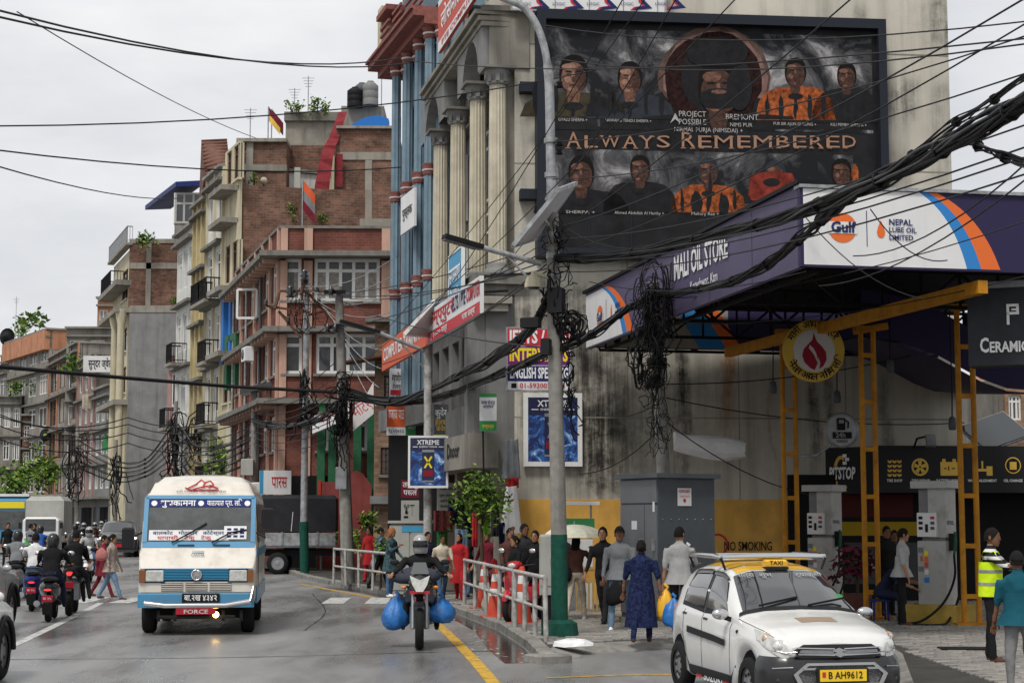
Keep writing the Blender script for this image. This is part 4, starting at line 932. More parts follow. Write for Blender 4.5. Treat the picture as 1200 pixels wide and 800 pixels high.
def smooth_path(P, n=6):
 P = [V(p) for p in P]; Q = [P[0]*2-P[1]]+P+[P[-1]*2-P[-2]]; out = []
 for i in range(1, len(Q)-2):
  a, b, c, d = Q[i-1:i+3]
  for k in range(n):
   t = k/n; out.append(.5*((2*b)+(c-a)*t+(2*a-5*b+4*c-d)*t*t+(3*b-a-3*c+d)*t**3))
 return out+[P[-1]]
pp = at(1097, 600, 30.2); pump((pp.x, pp.y, PZ), R(-38), 'white petrol pump with stickers and a looping hose, nearer of the two')
pp = at(966, 600, 34.3); pump((pp.x, pp.y, PZ), R(-38), 'petrol pump half hidden behind the white taxi')
# ------------------------------------------------------------------ ceramic sign box, electricity cabinet, buildings behind
Q0 = at(1133, 345, 25.6); FQ = Fr((Q0.x, Q0.y), R(-22))
mm('sign_slate', (.035, .038, .045), .5, var=.15)
zc = (FQ.pix(1165, 428)[1], FQ.pix(1165, 338)[1])
cs = thing('ceramic_sign', 'dark grey box sign with white lettering CERAMIC and a square emblem', 'sign', FQ.P(1, zc[0]))
m_ = MB(); fbox(m_, FQ, 0, 3, zc[0], zc[1], -.5, 0); m_.build('box', M['sign_slate'], cs)
m_ = MB(); fbox(m_, FQ, -.04, 3, zc[1]+.002, zc[1]+.1, -.52, .05); m_.build('capping', M['steel_grey'], cs)
r = FQ.rect(1149, 402, 1203, 412); ftext(FQ, 'C', r[0]+.06, (r[2]+r[3])/2+.03, .22, 'ink_white', cs, .13, .02, .04); ftext(FQ, 'ERAMIC', r[0]+.13, (r[2]+r[3])/2, .16, 'ink_white', cs, r[1]-r[0]-.1, .02, .04, align='LEFT')
u_, z_ = FQ.pix(1187, 367)
for a in ((-.09, .09, .1, .14), (.05, .09, -.02, .14), (-.09, .05, -.02, .02), (-.09, -.05, -.17, .02), (-.09, -.05, .0, .1), (-.02, .05, .04, .07)): fpatch(FQ, u_+a[0], u_+a[1], z_+a[2], z_+a[3], .02, 'ink_white', cs, 'emblem')
m_ = MB(); m_.bar(FQ.P(1.2, zc[0], -.25), FQ.P(1.2, 0, -.25), .12); m_.build('post', M['steel_black'], cs)
pc = [at(772, 650, 28.9), at(838, 650, 29.8), at(792, 650, 31), at(728, 650, 30.3)]; zr = at(772, 556, 28.9).z
ec = thing('electricity_cabinet', 'tall dark grey steel electricity cabinet with a danger notice on its side', 'cabinet', (pc[0].x, pc[0].y, PZ))
pc[2] = pc[1]+pc[3]-pc[0]
MB().prism([(p.x, p.y) for p in pc], PZ+.12, zr-.05).build('housing', M['cabinet'], ec)
cen = (pc[0]+pc[2])/2; MB().prism([(cen.x+(p.x-cen.x)*1.14, cen.y+(p.y-cen.y)*1.14) for p in pc], zr-.048, zr+.03).build('roof', M['cabinet'], ec)
MB().prism([(cen.x+(p.x-cen.x)*1.06, cen.y+(p.y-cen.y)*1.06) for p in pc], PZ, PZ+.118).build('concrete_base', M['concrete'], ec)
F1 = Fr(pc[3], None, pc[0]); F2 = Fr(pc[0], None, pc[1]); mm('cabinet_face', (.15, .16, .17), .5, var=.12, scale=2)
for a, b in ((.03, F1.L*.66), (F1.L*.68, F1.L-.03)):
 m_ = MB(); fbox(m_, F1, a, b, PZ+.2, zr-.5, 0, .025); dr = m_.build('door', M['cabinet_face'], ec)
 sub(MB().box(F1.P(b-.07, 1.5, .05), (.03, .05, .2), F1.a).build('handle', M['galv']), dr)
m_ = MB(); fbox(m_, F1, .03, F1.L-.03, zr-.47, zr-.08, 0, .025); m_.build('upper_panel', M['cabinet_face'], ec)
fpatch(F1, .5, .72, 1.75, 1.9, .03, 'sign_white', ec, 'notice'); fpatch(F1, F1.L-.16, F1.L-.08, zr-.62, zr-.45, .032, 'sign_white', ec, 'notice')
nu = F2.L*.45; fpatch(F2, nu-.17, nu+.17, zr-.52, zr-.22, .012, 'sign_white', ec, 'danger_notice'); ftext(F2, 'DANGER', nu, zr-.27, .055, 'ink_red', ec, .26, .016, .02); ftext(F2, '11000 VOLTS', nu, zr-.36, .03, 'ink_red', ec, .24, .016, .01); disc(F2, nu, zr-.43, .035, .016, 'ink_red', ec, 10, 'skull_mark')
rv = MB()
for i in range(7):
 for z in (zr-.75, .6): rv.ball(F2.P(.1+i*(F2.L-.2)/6, z, .004), .014, 6, 4)
rv.build('rivet', M['galv'], ec, kind='stuff')
r = FW.rect(848, 635, 904, 645); ftext(FW, 'NO SMOKING', (r[0]+r[1])/2, (r[2]+r[3])/2, .2, 'ink_black', cor, r[1]-r[0], .04, .015)
u_, z_ = FW.pix(840, 638); disc(FW, u_, z_, .25, .04, 'ink_red', cor, 24, 'no_smoking_ring'); disc(FW, u_, z_, .2, .044, 'yellow_wall', cor, 24, 'no_smoking_centre')
FP = Fr((at(1136, 490, 56).x, 56), R(4)); pk = bld('pink_rear_building', 'salmon plastered building with white windows seen behind the tyre shop', FP)
h = [FP.rect(*q) for q in ((1146, 490, 1176, 512), (1150, 448, 1172, 462))]; h = [(a, b, c, d) for a, b, c, d in h]
facade(FP, 0, 1.35, 0, FP.pix(1160, 440)[1], h).build('wall', M['plaster_pink'], pk); body(pk, [FP.P(.02, 0, -.2), FP.P(1.34, 0, -.2), FP.P(1.34, 0, -5), FP.P(.02, 0, -5)], 0, FP.pix(1160, 440)[1]-.02, 'plaster_pink')
for q in h: window(FP, q, pk, 4, .3)
FP2 = Fr((at(1178, 490, 52).x, 52), R(4)); gb = bld('grey_rear_building', 'grey building with dark framed windows at the right edge behind the shop', FP2)
h = [FP2.rect(*q) for q in ((1182, 463, 1197, 492), (1204, 463, 1225, 492))]
facade(FP2, 0, 6, 0, FP2.pix(1190, 440)[1], h).build('wall', M['brick_tan'], gb); body(gb, [FP2.P(.02, 0, -.2), FP2.P(6, 0, -.2), FP2.P(6, 0, -5), FP2.P(.02, 0, -5)], 0, FP2.pix(1190, 440)[1]-.02, 'concrete_far')
for q in h: window(FP2, q, gb, 3, .25)
tp = [at(x, y, 35.5) for x, y in ((791, 516), (805, 521), (830, 524), (850, 526), (873, 527))]
tr_ = [.2, .22, .23, .24, .17]; rings = []
for i, p in enumerate(tp): rings.append([p+V((random.uniform(-.05, .05), .12*cos(2*pi*j/14), tr_[i]*sin(2*pi*j/14)*(1+random.uniform(-.12, .12)))) for j in range(14)])
tag(MB().loft(rings, True, False).build('tarpaulin_roll', M['tarp_white']), 'crumpled white tarpaulin roll slung on cables against the concrete wall', 'tarpaulin')
# ------------------------------------------------------------------ the red brick building with white windows
A_, B_ = (-12.06, 74.), (at(327, 400, 62).x, 62.)
FR = Fr(B_, R(1.5)); FQs = Fr(A_, None, B_); LR = FQs.L; uE = FR.pix(462, 350)[0]
red = bld('red_brick_building', 'red brick building with salmon pilasters and white window frames at the bend', FR, 1)
Zr = lambda y: FR.pix(400, y)[1]
ztp = Zr(268)
hf = [FR.rect(331, 303, 353, 352), FR.rect(368, 303, 445, 353), FR.rect(332, 391, 354, 438), FR.rect(370, 391, 445, 438), FR.rect(372, 486, 396, 528), FR.rect(420, 486, 438, 528)]
hsid = []
for (y0, y1) in ((303, 352), (391, 438), (486, 528)):
 za, zb_ = Zr(y1), Zr(y0)
 for k in range(6): hsid.append((.55+k*2.02, 1.75+k*2.02, za, zb_))
mb = MB(); facade(FR, 0, uE, 0, ztp, hf, .2, 0, mb); facade(FQs, 0, LR, 0, ztp, hsid, .2, 0, mb); mb.build('wall', M['brick_red'], red)
body(red, [FQs.P(.05, 0, -.22), FQs.P(LR-.1, 0, -.22), FR.P(.15, 0, -.3), FR.P(uE, 0, -.22), FR.P(uE, 0, -14)], 0, ztp-.1, 'brick_red')
for i, h in enumerate(hf): window(FR, h, red, (1, 5, 1, 4, 2, 2)[i], .28, 'white_frame', 'glass_dim' if i != 3 else 'glass', .12, .14, 'slab_grey', curtain=i in (0, 1))
for i, h in enumerate(hsid): window(FQs, h, red, 2, .28, 'white_frame', 'glass_dim', .12, .12, 'slab_grey', curtain=i % 3 == 0)
h = hsid[3]; o_ = MB(); p = FQs.P(h[0], h[2], .02); q = FQs.P(h[0]-.25, h[2], .75); hh = V((0, 0, h[3]-h[2]-.4))
for a, b in ((p, q), (p+hh, q+hh), (p, p+hh), (q, q+hh)): o_.bar(a, b, .09)
o_.build('open_casement', M['white_frame'], red)
for (u0, u1) in ((0.02, .28), (FR.pix(356, 350)[0], FR.pix(366, 350)[0]), (FR.pix(447, 350)[0], FR.pix(457, 350)[0])):
 for (y0, y1) in ((299, 268), (383, 306), (466, 392), (600, 476)): p_ = MB(); fbox(p_, FR, u0, u1, Zr(y0), Zr(y1), -.02, .09); p_.build('pilaster', M['plaster_pink'], red)
for k in range(7):
 u0 = .1+k*2.02 if k < 6 else LR-.3
 for (y0, y1) in ((299, 268), (383, 306), (466, 392), (600, 476)): p_ = MB(); fbox(p_, FQs, u0, u0+.26, Zr(y0), Zr(y1), -.02, .09); p_.build('pilaster', M['plaster_pink'], red)
for (y0, y1, out) in ((303, 297, .75), (390, 384, .6), (474, 468, .8)):
 s_ = MB(); pts = [FQs.P(-.1, 0, out), FQs.P(LR, 0, out), FR.P(-out*.9, 0, out), FR.P(uE, 0, out), FR.P(uE, 0, -.05), FR.P(0, 0, -.05), FQs.P(-.1, 0, -.05)]
 s_.prism([(p.x, p.y) for p in pts], Zr(y0), Zr(y1)); s_.build('ledge', M['slab_grey'], red)
 for k in range(14): b_ = MB(); fbox(b_, FQs, .2+k*.92, .36+k*.92, Zr(y0)-.16, Zr(y0)-.004, 0, out*.8); b_.build('ledge_bracket', M['plaster_pink'], red)
cpg = MB(); fbox(cpg, FR, -.05, uE, ztp, ztp+.1, -.3, .08); cpg.build('coping', M['slab_grey'], red); cpg = MB(); fbox(cpg, FQs, 0, LR, ztp+.003, ztp+.1, -.3, .08); cpg.build('coping', M['slab_grey'], red)
for px in (378, 391, 420, 436):
 u = FR.pix(px, 540)[0]; g_ = MB(); fbox(g_, FR, u-.14, u+.14, 0, Zr(474), .45, .72); g_.build('green_post', M['green_paint'], red)
def Rr(x0, y0, x1, y1, o=0): return FR.rect(x0, y0, x1, y1, o)
r = Rr(376, 566, 432, 660, .8); gt = thing('red_gate', 'dull red sheet metal gate with an arched leaf below the red brick building', 'gate', FR.P((r[0]+r[1])/2, 0, .8))
m_ = MB(); fbox(m_, FR, r[0], r[0]+.82, .1, r[3]+.05, .82, .9); m_.build('leaf', M['red_wall'], gt)
ar = [(r[0]+.84, .1), (r[1]+.1, .1), (r[1]+.1, r[3]-.1)]+[(r[0]+.84+(r[1]+.1-r[0]-.84)*(1-t), r[3]-.1+.55*sin(pi*t/1.0*.9)) for t in (.15, .35, .55, .75, .95)]+[(r[0]+.84, r[3]+.1)]
MB().ext(ar, FR.P(0, 0, .8), FR.u, (0, 0, 1), FR.n*.08).build('leaf', M['red_wall'], gt)
for u in (r[0]-.1, r[0]+.78): m_ = MB(); fbox(m_, FR, u, u+.1, .1, r[3]+.1, .9, .96); m_.build('gate_bar', M['red_paint'], gt)
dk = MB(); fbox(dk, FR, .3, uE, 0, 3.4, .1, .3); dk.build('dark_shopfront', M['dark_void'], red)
bn1 = thing('white_red_banner', 'folded white banner with red lettering on the first floor of the red brick building', 'banner', FR.P(3, 5, .9))
pts = [at(425, 470, 60.5), at(437, 446, 60.2), at(437, 484, 60.2), at(414, 505, 60.6), at(414, 475, 60.6)]
MB().ext([(0, 0)]+[((p-pts[0]).x, (p-pts[0]).z) for p in (pts[1], pts[2], pts[3], pts[4])], pts[0], (1, 0, 0), (0, 0, 1), (0, .08, 0)).build('panel', M['sign_white'], bn1)
text('मोटर्स', at(428, 476, 60.1), (.8, 0, .55), (-.5, 0, .8), .4, M['ink_red'], bn1, 1.0)
pts = [at(366, 488, 61), at(409, 472, 60), at(409, 490, 60), at(366, 508, 61)]
bn2 = thing('long_shop_banner', 'long white shop banner with red lettering above the dark shopfront', 'banner', pts[0])
MB().add(pts+[p+V((0, .1, 0)) for p in pts], [(0, 1, 2, 3), (4, 7, 6, 5), (0, 4, 5, 1), (2, 6, 7, 3), (1, 5, 6, 2), (0, 3, 7, 4)]).build('panel', M['sign_white'], bn2)
text('कोटेश्वर मोटर', (pts[0]+pts[2])/2+V((0, -.6, 0)), pts[1]-pts[0], (0, 0, 1), .36, M['ink_red'], bn2, 1.1)
# ------------------------------------------------------------------ tan brick house between the red and the blue buildings
FT = Fr((at(439, 450, 55).x, 55.), R(2)); uT = FT.pix(476, 450)[0]; zT = FT.pix(450, 378)[1]
tan = bld('tan_brick_house', 'narrow tan brick house squeezed between the red and the blue buildings', FT)
hT = [FT.rect(446, 524, 458, 556), FT.rect(450, 440, 462, 478)]
facade(FT, 0, uT, 0, zT, hT, .2).build('wall', M['brick_tan'], tan); body(tan, [FT.P(.02, 0, -.22), FT.P(uT-.02, 0, -.22), FT.P(uT-.02, 0, -6), FT.P(.02, 0, -6)], 0, zT-.05, 'brick_tan')
for h in hT: window(FT, h, tan, 2, 0, 'wood_dark', 'glass', .06, .12, 'slab_grey', bars=3)
m_ = MB(); fbox(m_, FT, -.3, uT+.2, zT, zT+.12, -.5, .35); m_.build('roof_edge', M['slab_grey'], tan)
aw = [FT.P(-1.1, FT.pix(450, 428)[1], 1.0), FT.P(.5, FT.pix(450, 418)[1], 1.0), FT.P(.5, FT.pix(450, 410)[1], 0), FT.P(-1.1, FT.pix(450, 424)[1], 0)]
MB().ext([(0, 0), (1, 0), (1, .06), (0, .06)], FT.P(-.9, FT.pix(450, 428)[1], .02), FT.u*1.6+V((0, 0, .25)), (0, 0, 1), FT.n*1.0).build('rusty_awning', M['wood_dark'], tan)
m_ = MB(); fbox(m_, FT, -.1, uT+.1, 2.35, 2.6, -.02, .5); m_.build('lintel', M['concrete_grey'], tan)
# ------------------------------------------------------------------ tall old brick house behind, cream street front
FLn = Fr((-22.4, 100.), None, (-12.06, 74.)); LL = FLn.L
lu = lambda px, y=300: FLn.pix(px, y)[0]
FU = Fr((-12.2, 75.6), R(1)); Zu = lambda y: FU.pix(350, y)[1]
old = bld('old_brick_house', 'tall weathered brick house with concrete bands rising behind the red building', FU, 2)
u0, u1 = FU.pix(277, 300)[0], FU.pix(466, 300)[0]
def ub(x0, y0, x1, y1, off0, off1, m, name):
 a, b = FU.pix(x0, y0, off0)[0], FU.pix(x1, y0, off0)[0]; m_ = MB(); fbox(m_, FU, a, b, FU.pix(350, y1, off0)[1]-(.3 if off0 < -2 else 0) if y1 < 640 else 0, FU.pix(350, y0, off0)[1], off1, off0); return m_.build(name, M[m], old)
ub(277, 268, 466, 700, 0, -10, 'brick_old', 'lower_wall')
ub(277, 222, 466, 268, .02, -10, 'brick_old', 'terrace_wall')
ub(277, 166, 336, 222, -.8, -10, 'brick_old', 'upper_wall'); ub(394, 150, 466, 222, -.8, -10, 'brick_old', 'upper_wall')
ub(336, 170, 394, 222, -2.5, -10, 'brick_dark', 'recessed_wall')
ub(277, 256, 466, 268, .06, -.2, 'concrete', 'floor_band'); ub(277, 193, 336, 201, -.74, -1, 'concrete', 'floor_band'); ub(394, 178, 466, 187, -.74, -1, 'concrete', 'floor_band')
for x0, x1, y0, y1, o in ((289, 297, 166, 222, -.75), (428, 436, 187, 256, -.75), (308, 315, 268, 320, .03), (428, 436, 222, 256, .05), (277, 282, 222, 300, .03)): ub(x0, y0, x1, y1, o, o-.2, 'concrete', 'concrete_column')
ub(277, 162, 336, 166, -.6, -10, 'concrete', 'coping'); ub(394, 147, 466, 150, -.6, -10, 'concrete', 'coping')
ub(335, 134, 396, 172, -4, -9, 'concrete', 'roof_room'); ub(400, 124, 450, 152, -4.5, -9, 'concrete', 'roof_room'); ub(333, 131, 398, 134, -3.8, -9.2, 'slab_grey', 'roof_slab')
for x0, x1 in ((384, 388), (388.5, 392)): ub(x0, 182, x1, 222, -2.4, -2.5, 'plaster_cream', 'door_panel')
ub(345, 196, 352, 222, -.7, -.75, 'cabinet_light', 'meter_box')
top1 = Zu(200)
h1 = []
za = lambda y, px=272: FLn.pix(px, y)[1]
ua, ub_ = lu(262), lu(281)
for (y0, y1) in ((175, 215), (285, 330), (355, 400), (430, 470)):
 w = ub_-ua; h1.append((ua+w*.12, ua+w*.4, za(y1), za(y0))); h1.append((ua+w*.55, ua+w*.9, za(y1), za(y0)))
facade(FLn, ua, min(ub_, LL), 0, za(172), h1, .2, .0).build('street_wall', M['plaster_cream'], old)
for h in h1: window(FLn, h, old, 2, .25, 'wood_dark', 'glass', .08, .12, 'plaster_cream')
for y in (225, 262, 340, 415): m_ = MB(); fbox(m_, FLn, ua, LL, za(y)-.12, za(y)+.1, -.05, .75); m_.build('balcony_slab', M['concrete'], old)
body(old, [FLn.P(ua, 0, -.25), FLn.P(LL-.1, 0, -.25), FU.P(u1, 0, -.4), FU.P(u1, 0, -9)], 0, Zu(224), 'brick_old')
for (x0, y0, x1, y1, m) in ((264, 345, 275, 425, 'blue_bright'), (268, 392, 281, 455, 'green_paint')):
 r = FLn.rect(x0, y0, x1, y1, .05); m_ = MB(); fbox(m_, FLn, r[0], r[0]+.5, r[2], r[3], .02, .25); fbox(m_, FLn, r[1]-.4, r[1], r[2], r[3], .02, .25); fbox(m_, FLn, r[0]+.5, r[1]-.4, r[3]-.3, r[3], .02, .25); m_.build('painted_surround', M[m], old)
def rail_balcony(fr, u0, u1, z, out, parent, m='steel_black', h=.95, n=14, slab='concrete'):
 m_ = MB(); fbox(m_, fr, u0-.05, u1+.05, z-.16, z, -.02, out+.08); s_ = m_.build('balcony', M[slab], parent)
 r_ = MB(); pts = [fr.P(u0, z, 0), fr.P(u0, z, out), fr.P(u1, z, out), fr.P(u1, z, 0)]; up = V((0, 0, h))
 for a, b in zip(pts[:-1], pts[1:]):
  r_.bar(a+up, b+up, .06); r_.bar(a+up*.12, b+up*.12, .04); k = max(2, int((b-a).length/.17))
  for i in range(k+1): p = a.lerp(b, i/k); r_.bar(p, p+up, .028)
 sub(r_.build('railing', M[m], None, kind='stuff'), s_); return s_
# ------------------------------------------------------------------ further street fronts
def block(name, label, fr, u0, u1, z1, m, rows, cols, depth=7, wm='white_frame', pm='glass_dim', gap=.3, ground=3.2, ledge='slab_grey', balc=(), trim=None, bars=0, top=None, h0=.55, hh=.6, seed=1):
 rr = random.Random(seed); t = bld(name, label, fr, (u0+u1)/2)
 hs_ = []; fh = (z1-ground-.4)/rows; cw_ = (u1-u0)/cols
 for j in range(rows):
  for i in range(cols):
   a = u0+cw_*(i+gap/2); hs_.append((a, u0+cw_*(i+1-gap/2), ground+fh*j+fh*(1-hh)*h0, ground+fh*j+fh*(1-hh)*h0+fh*hh))
 hs_.append((u0+.25, u1-.25, .15, ground-.7))
 facade(fr, u0, u1, 0, z1, hs_, .2).build('wall', M[m], t)
 body(t, [fr.P(u0+.02, 0, -.24), fr.P(u1-.02, 0, -.24), fr.P(u1-.02, 0, -depth), fr.P(u0+.02, 0, -depth)], .0, z1-.03, m)
 for h in hs_[:-1]: window(fr, h, t, rr.choice((2, 2, 3)), rr.choice((0, .28)), wm, pm if rr.random() < .75 else 'curtain', .08, .12, None, bars)
 h = hs_[-1]; k = max(1, round((h[1]-h[0])/1.6))
 for i in range(k):
  a = h[0]+(h[1]-h[0])*i/k; s_ = MB(); fbox(s_, fr, a+.05, a+(h[1]-h[0])/k-.05, .15, h[3], -.19, -.12); s_.build('shopfront', M[rr.choice(('dark_void', 'dark_void', 'cabinet', 'wood_dark'))], t)
 for j in range(rows+1):
  z = ground+fh*j-.2; s_ = MB(); fbox(s_, fr, u0-.05, u1+.05, z, z+.14, -.05, .35 if j else .9); s_.build('ledge', M[ledge], t)
 if trim:
  for i in range(cols+1): u = u0+cw_*i; s_ = MB(); fbox(s_, fr, u-.12, u+.12, ground, z1, -.02, .12); s_.build('pilaster', M[trim], t)
 for j, i in balc: rail_balcony(fr, u0+cw_*i+.05, u0+cw_*(i+1)-.05, ground+fh*j+.02, .75, t)
 s_ = MB(); fbox(s_, fr, u0-.1, u1+.1, z1, z1+.14, -depth, .3); s_.build('coping', M['concrete_far'], t)
 return t
zz_ = lambda y, px: FLn.pix(px, y)[1]
b2 = block('balcony_house', 'grey white house with black iron balconies and a small peaked roof', FLn, lu(243), lu(262)-.02, zz_(206, 252), 'plaster_white', 5, 2, balc=((0, 1), (1, 1), (2, 1), (3, 0), (3, 1)), trim='plaster_cream', seed=2)
pr = [at(234, 165, 84), at(266, 165, 82), at(268, 198, 80), at(243, 214, 82)]
ridge0, ridge1 = at(236, 164, 86.), at(266, 163, 86.)
rf = MB(); e0_, e1_ = at(240, 204, 81.5), at(268, 196, 80.5); rf.add([ridge0, ridge1, e1_, e0_, ridge0+V((-1.2, 6, -3)), ridge1+V((-.5, 6, -3))], [(0, 1, 2, 3), (0, 4, 5, 1), (0, 3, 4), (1, 5, 2), (3, 2, 5, 4)]); mm('roof_tile', (.15, .075, .055), .8, var=.3, streak=.3)
rf.build('peaked_roof', M['roof_tile'], b2)
for k in range(9):
 t_ = (k+.5)/9; a, b = ridge0.lerp(e0_, t_), ridge1.lerp(e1_, t_); MB().bar(a+V((0, -.03, .05)), b+V((0, -.03, .05)), .1, .06).build('tile_course', M['roof_tile'], b2)
b3 = block('yellow_house', 'tall ochre yellow house with long narrow windows', FLn, lu(228), lu(243)-.02, zz_(240, 236), 'plaster_yellow', 5, 3, trim='plaster_yellow', gap=.45, hh=.78, wm='wood_dark', seed=3)
b4 = block('pale_house', 'pale grey house with a glazed roof cabin under a blue roof', FLn, lu(208), lu(228)-.02, zz_(272, 218), 'plaster_white', 4, 3, balc=((2, 1), (1, 0)), seed=4)
FCb = Fr((at(205, 240, 97).x, 97.), R(0)); zc0_, zc1_ = FCb.pix(215, 262)[1], FCb.pix(215, 226)[1]; w_ = FCb.pix(238, 240)[0]
fbx = MB(); fbox(fbx, FCb, 0, w_, zc0_-1.2, zc0_, -8, 0); fbx.build('cabin_floor', M['concrete_far'], b4)
FCs = Fr((FCb.P(0, 0).x-1.0, 105.), None, (FCb.P(0, 0).x, 97.))
mb = MB(); fbox(mb, FCb, .1, w_, zc0_, zc1_, -7.5, -.1); mb.build('cabin_core', M['glass'], b4)
window(FCb, (0, w_, zc0_, zc1_), b4, 3, .35, 'cabinet_light', 'glass', .12, .0)
window(FCs, (0, FCs.L, zc0_, zc1_), b4, 5, .0, 'white_frame', 'glass_dim', .14, .0)
rp = [at(237, 217, 96.4), at(206, 218.5, 96.4), at(170, 246, 106), at(200, 245, 108)]
MB().add(rp+[p+V((0, 0, .28)) for p in rp], [(0, 3, 2, 1), (4, 5, 6, 7), (0, 1, 5, 4), (1, 2, 6, 5), (2, 3, 7, 6), (3, 0, 4, 7)]).build('cabin_roof', M['sign_navy'], b4)
F5 = Fr((at(152, 420, 100).x, 100.), R(0)); z5 = lambda y: F5.pix(180, y)[1]; w5 = F5.pix(214, 400)[0]
b5 = bld('banded_brick_house', 'brown brick house with grey concrete bands and a cream balcony front', F5, 1)
def k5(x0, y0, x1, y1, o, m, n): a, b = F5.pix(x0, y0)[0], F5.pix(x1, y0)[0]; m_ = MB(); fbox(m_, F5, a, b, z5(y1) if y1 < 640 else 0, z5(y0), -8, o); return m_.build(n, M[m], b5)
k5(152, 284, 214, 362, 0, 'brick_dark', 'brick_wall'); k5(152, 362, 214, 700, .01, 'concrete_grey', 'grey_wall')
for x0, y0, x1, y1 in ((152, 308, 214, 315), (152, 358, 214, 366), (172, 284, 178, 358), (152, 280, 214, 285), (209, 285, 214, 360)): k5(x0, y0, x1, y1, .05, 'concrete', 'concrete_band')
F5s = Fr((at(131, 420, 108).x, 108.), None, (F5.P(0, 0).x, 100.)); L5 = F5s.L
h5 = [(L5*.5, L5*.82, F5s.pix(146, y1)[1], F5s.pix(146, y0)[1]) for y0, y1 in ((318, 352), (430, 460), (385, 412))]
facade(F5s, 0, L5-.02, 0, z5(290), h5, .2).build('front_wall', M['plaster_cream'], b5)
for h in h5: window(F5s, h, b5, 2, .25, 'wood_dark', 'glass', .1, .12, 'plaster_white')
body(b5, [F5s.P(0, 0, -.25), F5s.P(L5, 0, -.25), F5.P(1, 0, -.5), F5.P(1, 0, -8)], 0, z5(291), 'concrete_grey')
for u in (L5*.62, L5*.96):
 p = F5s.P(u, 0, .5); cl_ = MB().lathe([(.24, z5(560)), (.22, z5(380)), (.36, z5(366)), (.38, z5(362))], (p.x, p.y, 0), 12).build('white_column', M['plaster_cream'], b5)
for y in (330, 362, 470): m_ = MB(); fbox(m_, F5s, -.3, L5, z5(y)-.2, z5(y)+.1, 0, .9); m_.build('balcony_slab', M['concrete'], b5)
rail_balcony(F5s, .2, L5*.6, z5(330)+.12, .8, b5); rail_balcony(F5s, -.2, L5, z5(284), .3, b5, 'steel_grey')
FX = Fr((-35, 130.), None, (-22.6, 101.)); xu = lambda px, y=450: FX.pix(px, y)[0]; zx = lambda y, px=100: FX.pix(px, y)[1]
rose = block('rose_balcony_house', 'low dusty pink house with a stepped balcony behind the bus', Fr((at(196, 470, 93).x, 93.), R(2)), 0, 1.4, at(200, 417, 93).z, 'plaster_rose', 2, 1, 5, ground=4.2, seed=9)
b6 = block('orange_framed_house', 'house with tall orange columns and dark glazing in the far bend', FX, xu(58), xu(92), zx(398), 'concrete_far', 4, 3, trim='plaster_orange', gap=.2, hh=.75, pm='glass', wm='wood_dark', seed=5)
b6b = block('signboard_house', 'grey house with a long white lettered signboard along its top floor', FX, xu(92)+.02, xu(112), zx(412, 120), 'concrete_far', 4, 3, trim='plaster_rose', seed=6)
b6c = block('rear_grey_house', 'taller plain grey house with roof railings above the signboard house', Fr((at(78, 400, 122).x, 122.), R(2)), 0, FX.pix(148, 400)[0]*0+4.4, at(110, 385, 122).z, 'concrete_far', 5, 3, seed=7)
b6d = block('white_panel_house', 'grey fronted house with a tall white emblem panel beside the cream columns', FX, xu(112)+.02, xu(131), zx(455, 122), 'concrete_grey', 3, 3, seed=8)
for lab, nm, x0, y0, x1, y1, d, m, txt, im in (('long white signboard with small dark lettering on the far grey house', 'long_signboard', 98, 417, 145, 436, 112, 'sign_white', 'सुन्दर ज्वेलर्स', 'ink_black'), ('tall white panel with a round emblem on the far grey house', 'emblem_panel', 117, 458, 147, 545, 111, 'sign_white', 'शिक्षा केन्द्र', 'ink_black'), ('tilted white and green shop board under the far balcony', 'green_white_board', 121, 510, 160, 528, 108, 'sign_white', 'सुपर मार्केट', 'ink_red')):
 f_ = Fr((at(x0, 450, d).x, d), R(2)); r = f_.rect(x0, y0, x1, y1); s_ = board(nm, lab, f_, r, .12, m, off=0)
 ftext(f_, txt, (r[0]+r[1])/2, r[2]+(r[3]-r[2])*.5, .5, im, s_, (r[1]-r[0])*.75, .13)
 if nm == 'emblem_panel': disc(f_, (r[0]+r[1])/2, r[3]-.6, .42, .13, 'ink_black', s_, name='emblem_ring'); disc(f_, (r[0]+r[1])/2, r[3]-.6, .36, .134, 'sign_white', s_, name='emblem_centre'); disc(f_, (r[0]+r[1])/2, r[3]-.6, .14, .138, 'ink_black', s_, name='emblem_mark')
 if nm == 'green_white_board': fpatch(f_, r[0], r[0]+.6, r[2], r[3], .13, 'sign_green', s_)
FY = Fr((-58, 170.), None, (-35.3, 131.)); yu = lambda px, y=450: FY.pix(px, y)[0]; zy = lambda y, px=30: FY.pix(px, y)[1]
b7 = block('far_orange_house', 'far house with an orange top storey and plants on its roof', FY, yu(8), yu(57), zy(396), 'concrete_far', 5, 4, seed=10)
tq = MB(); fbox(tq, FY, yu(8)-.2, yu(57), zy(418), zy(397), -5, .45); tq.build('orange_storey', M['plaster_orange'], b7)
b7b = block('far_grey_house', 'stained far grey house at the left edge of the street', FY, yu(-45), yu(8)-.02, zy(432, 0), 'concrete_far', 4, 6, seed=11)
for (x0, y0, x1, y1, d, m, lab, nm, rows, cols) in ((0, 418, 58, 470, 146, 'concrete', 'grey stained house with rooftop plants in front of the orange storey', 'stained_house', 4, 5), (28, 487, 57, 560, 137, 'brick_old', 'small far brick house with a cream window front', 'small_brick_house', 3, 3), (-30, 465, 26, 560, 138, 'concrete_far', 'low dark far house with a planted roof at the left edge', 'low_far_house', 3, 5)):
 f_ = Fr((at(x0, 450, d).x, d), R(3)); block(nm, lab, f_, 0, f_.pix(x1, 450)[0], f_.pix((x0+x1)/2, y0)[1], m, rows, cols, 5, seed=x1)
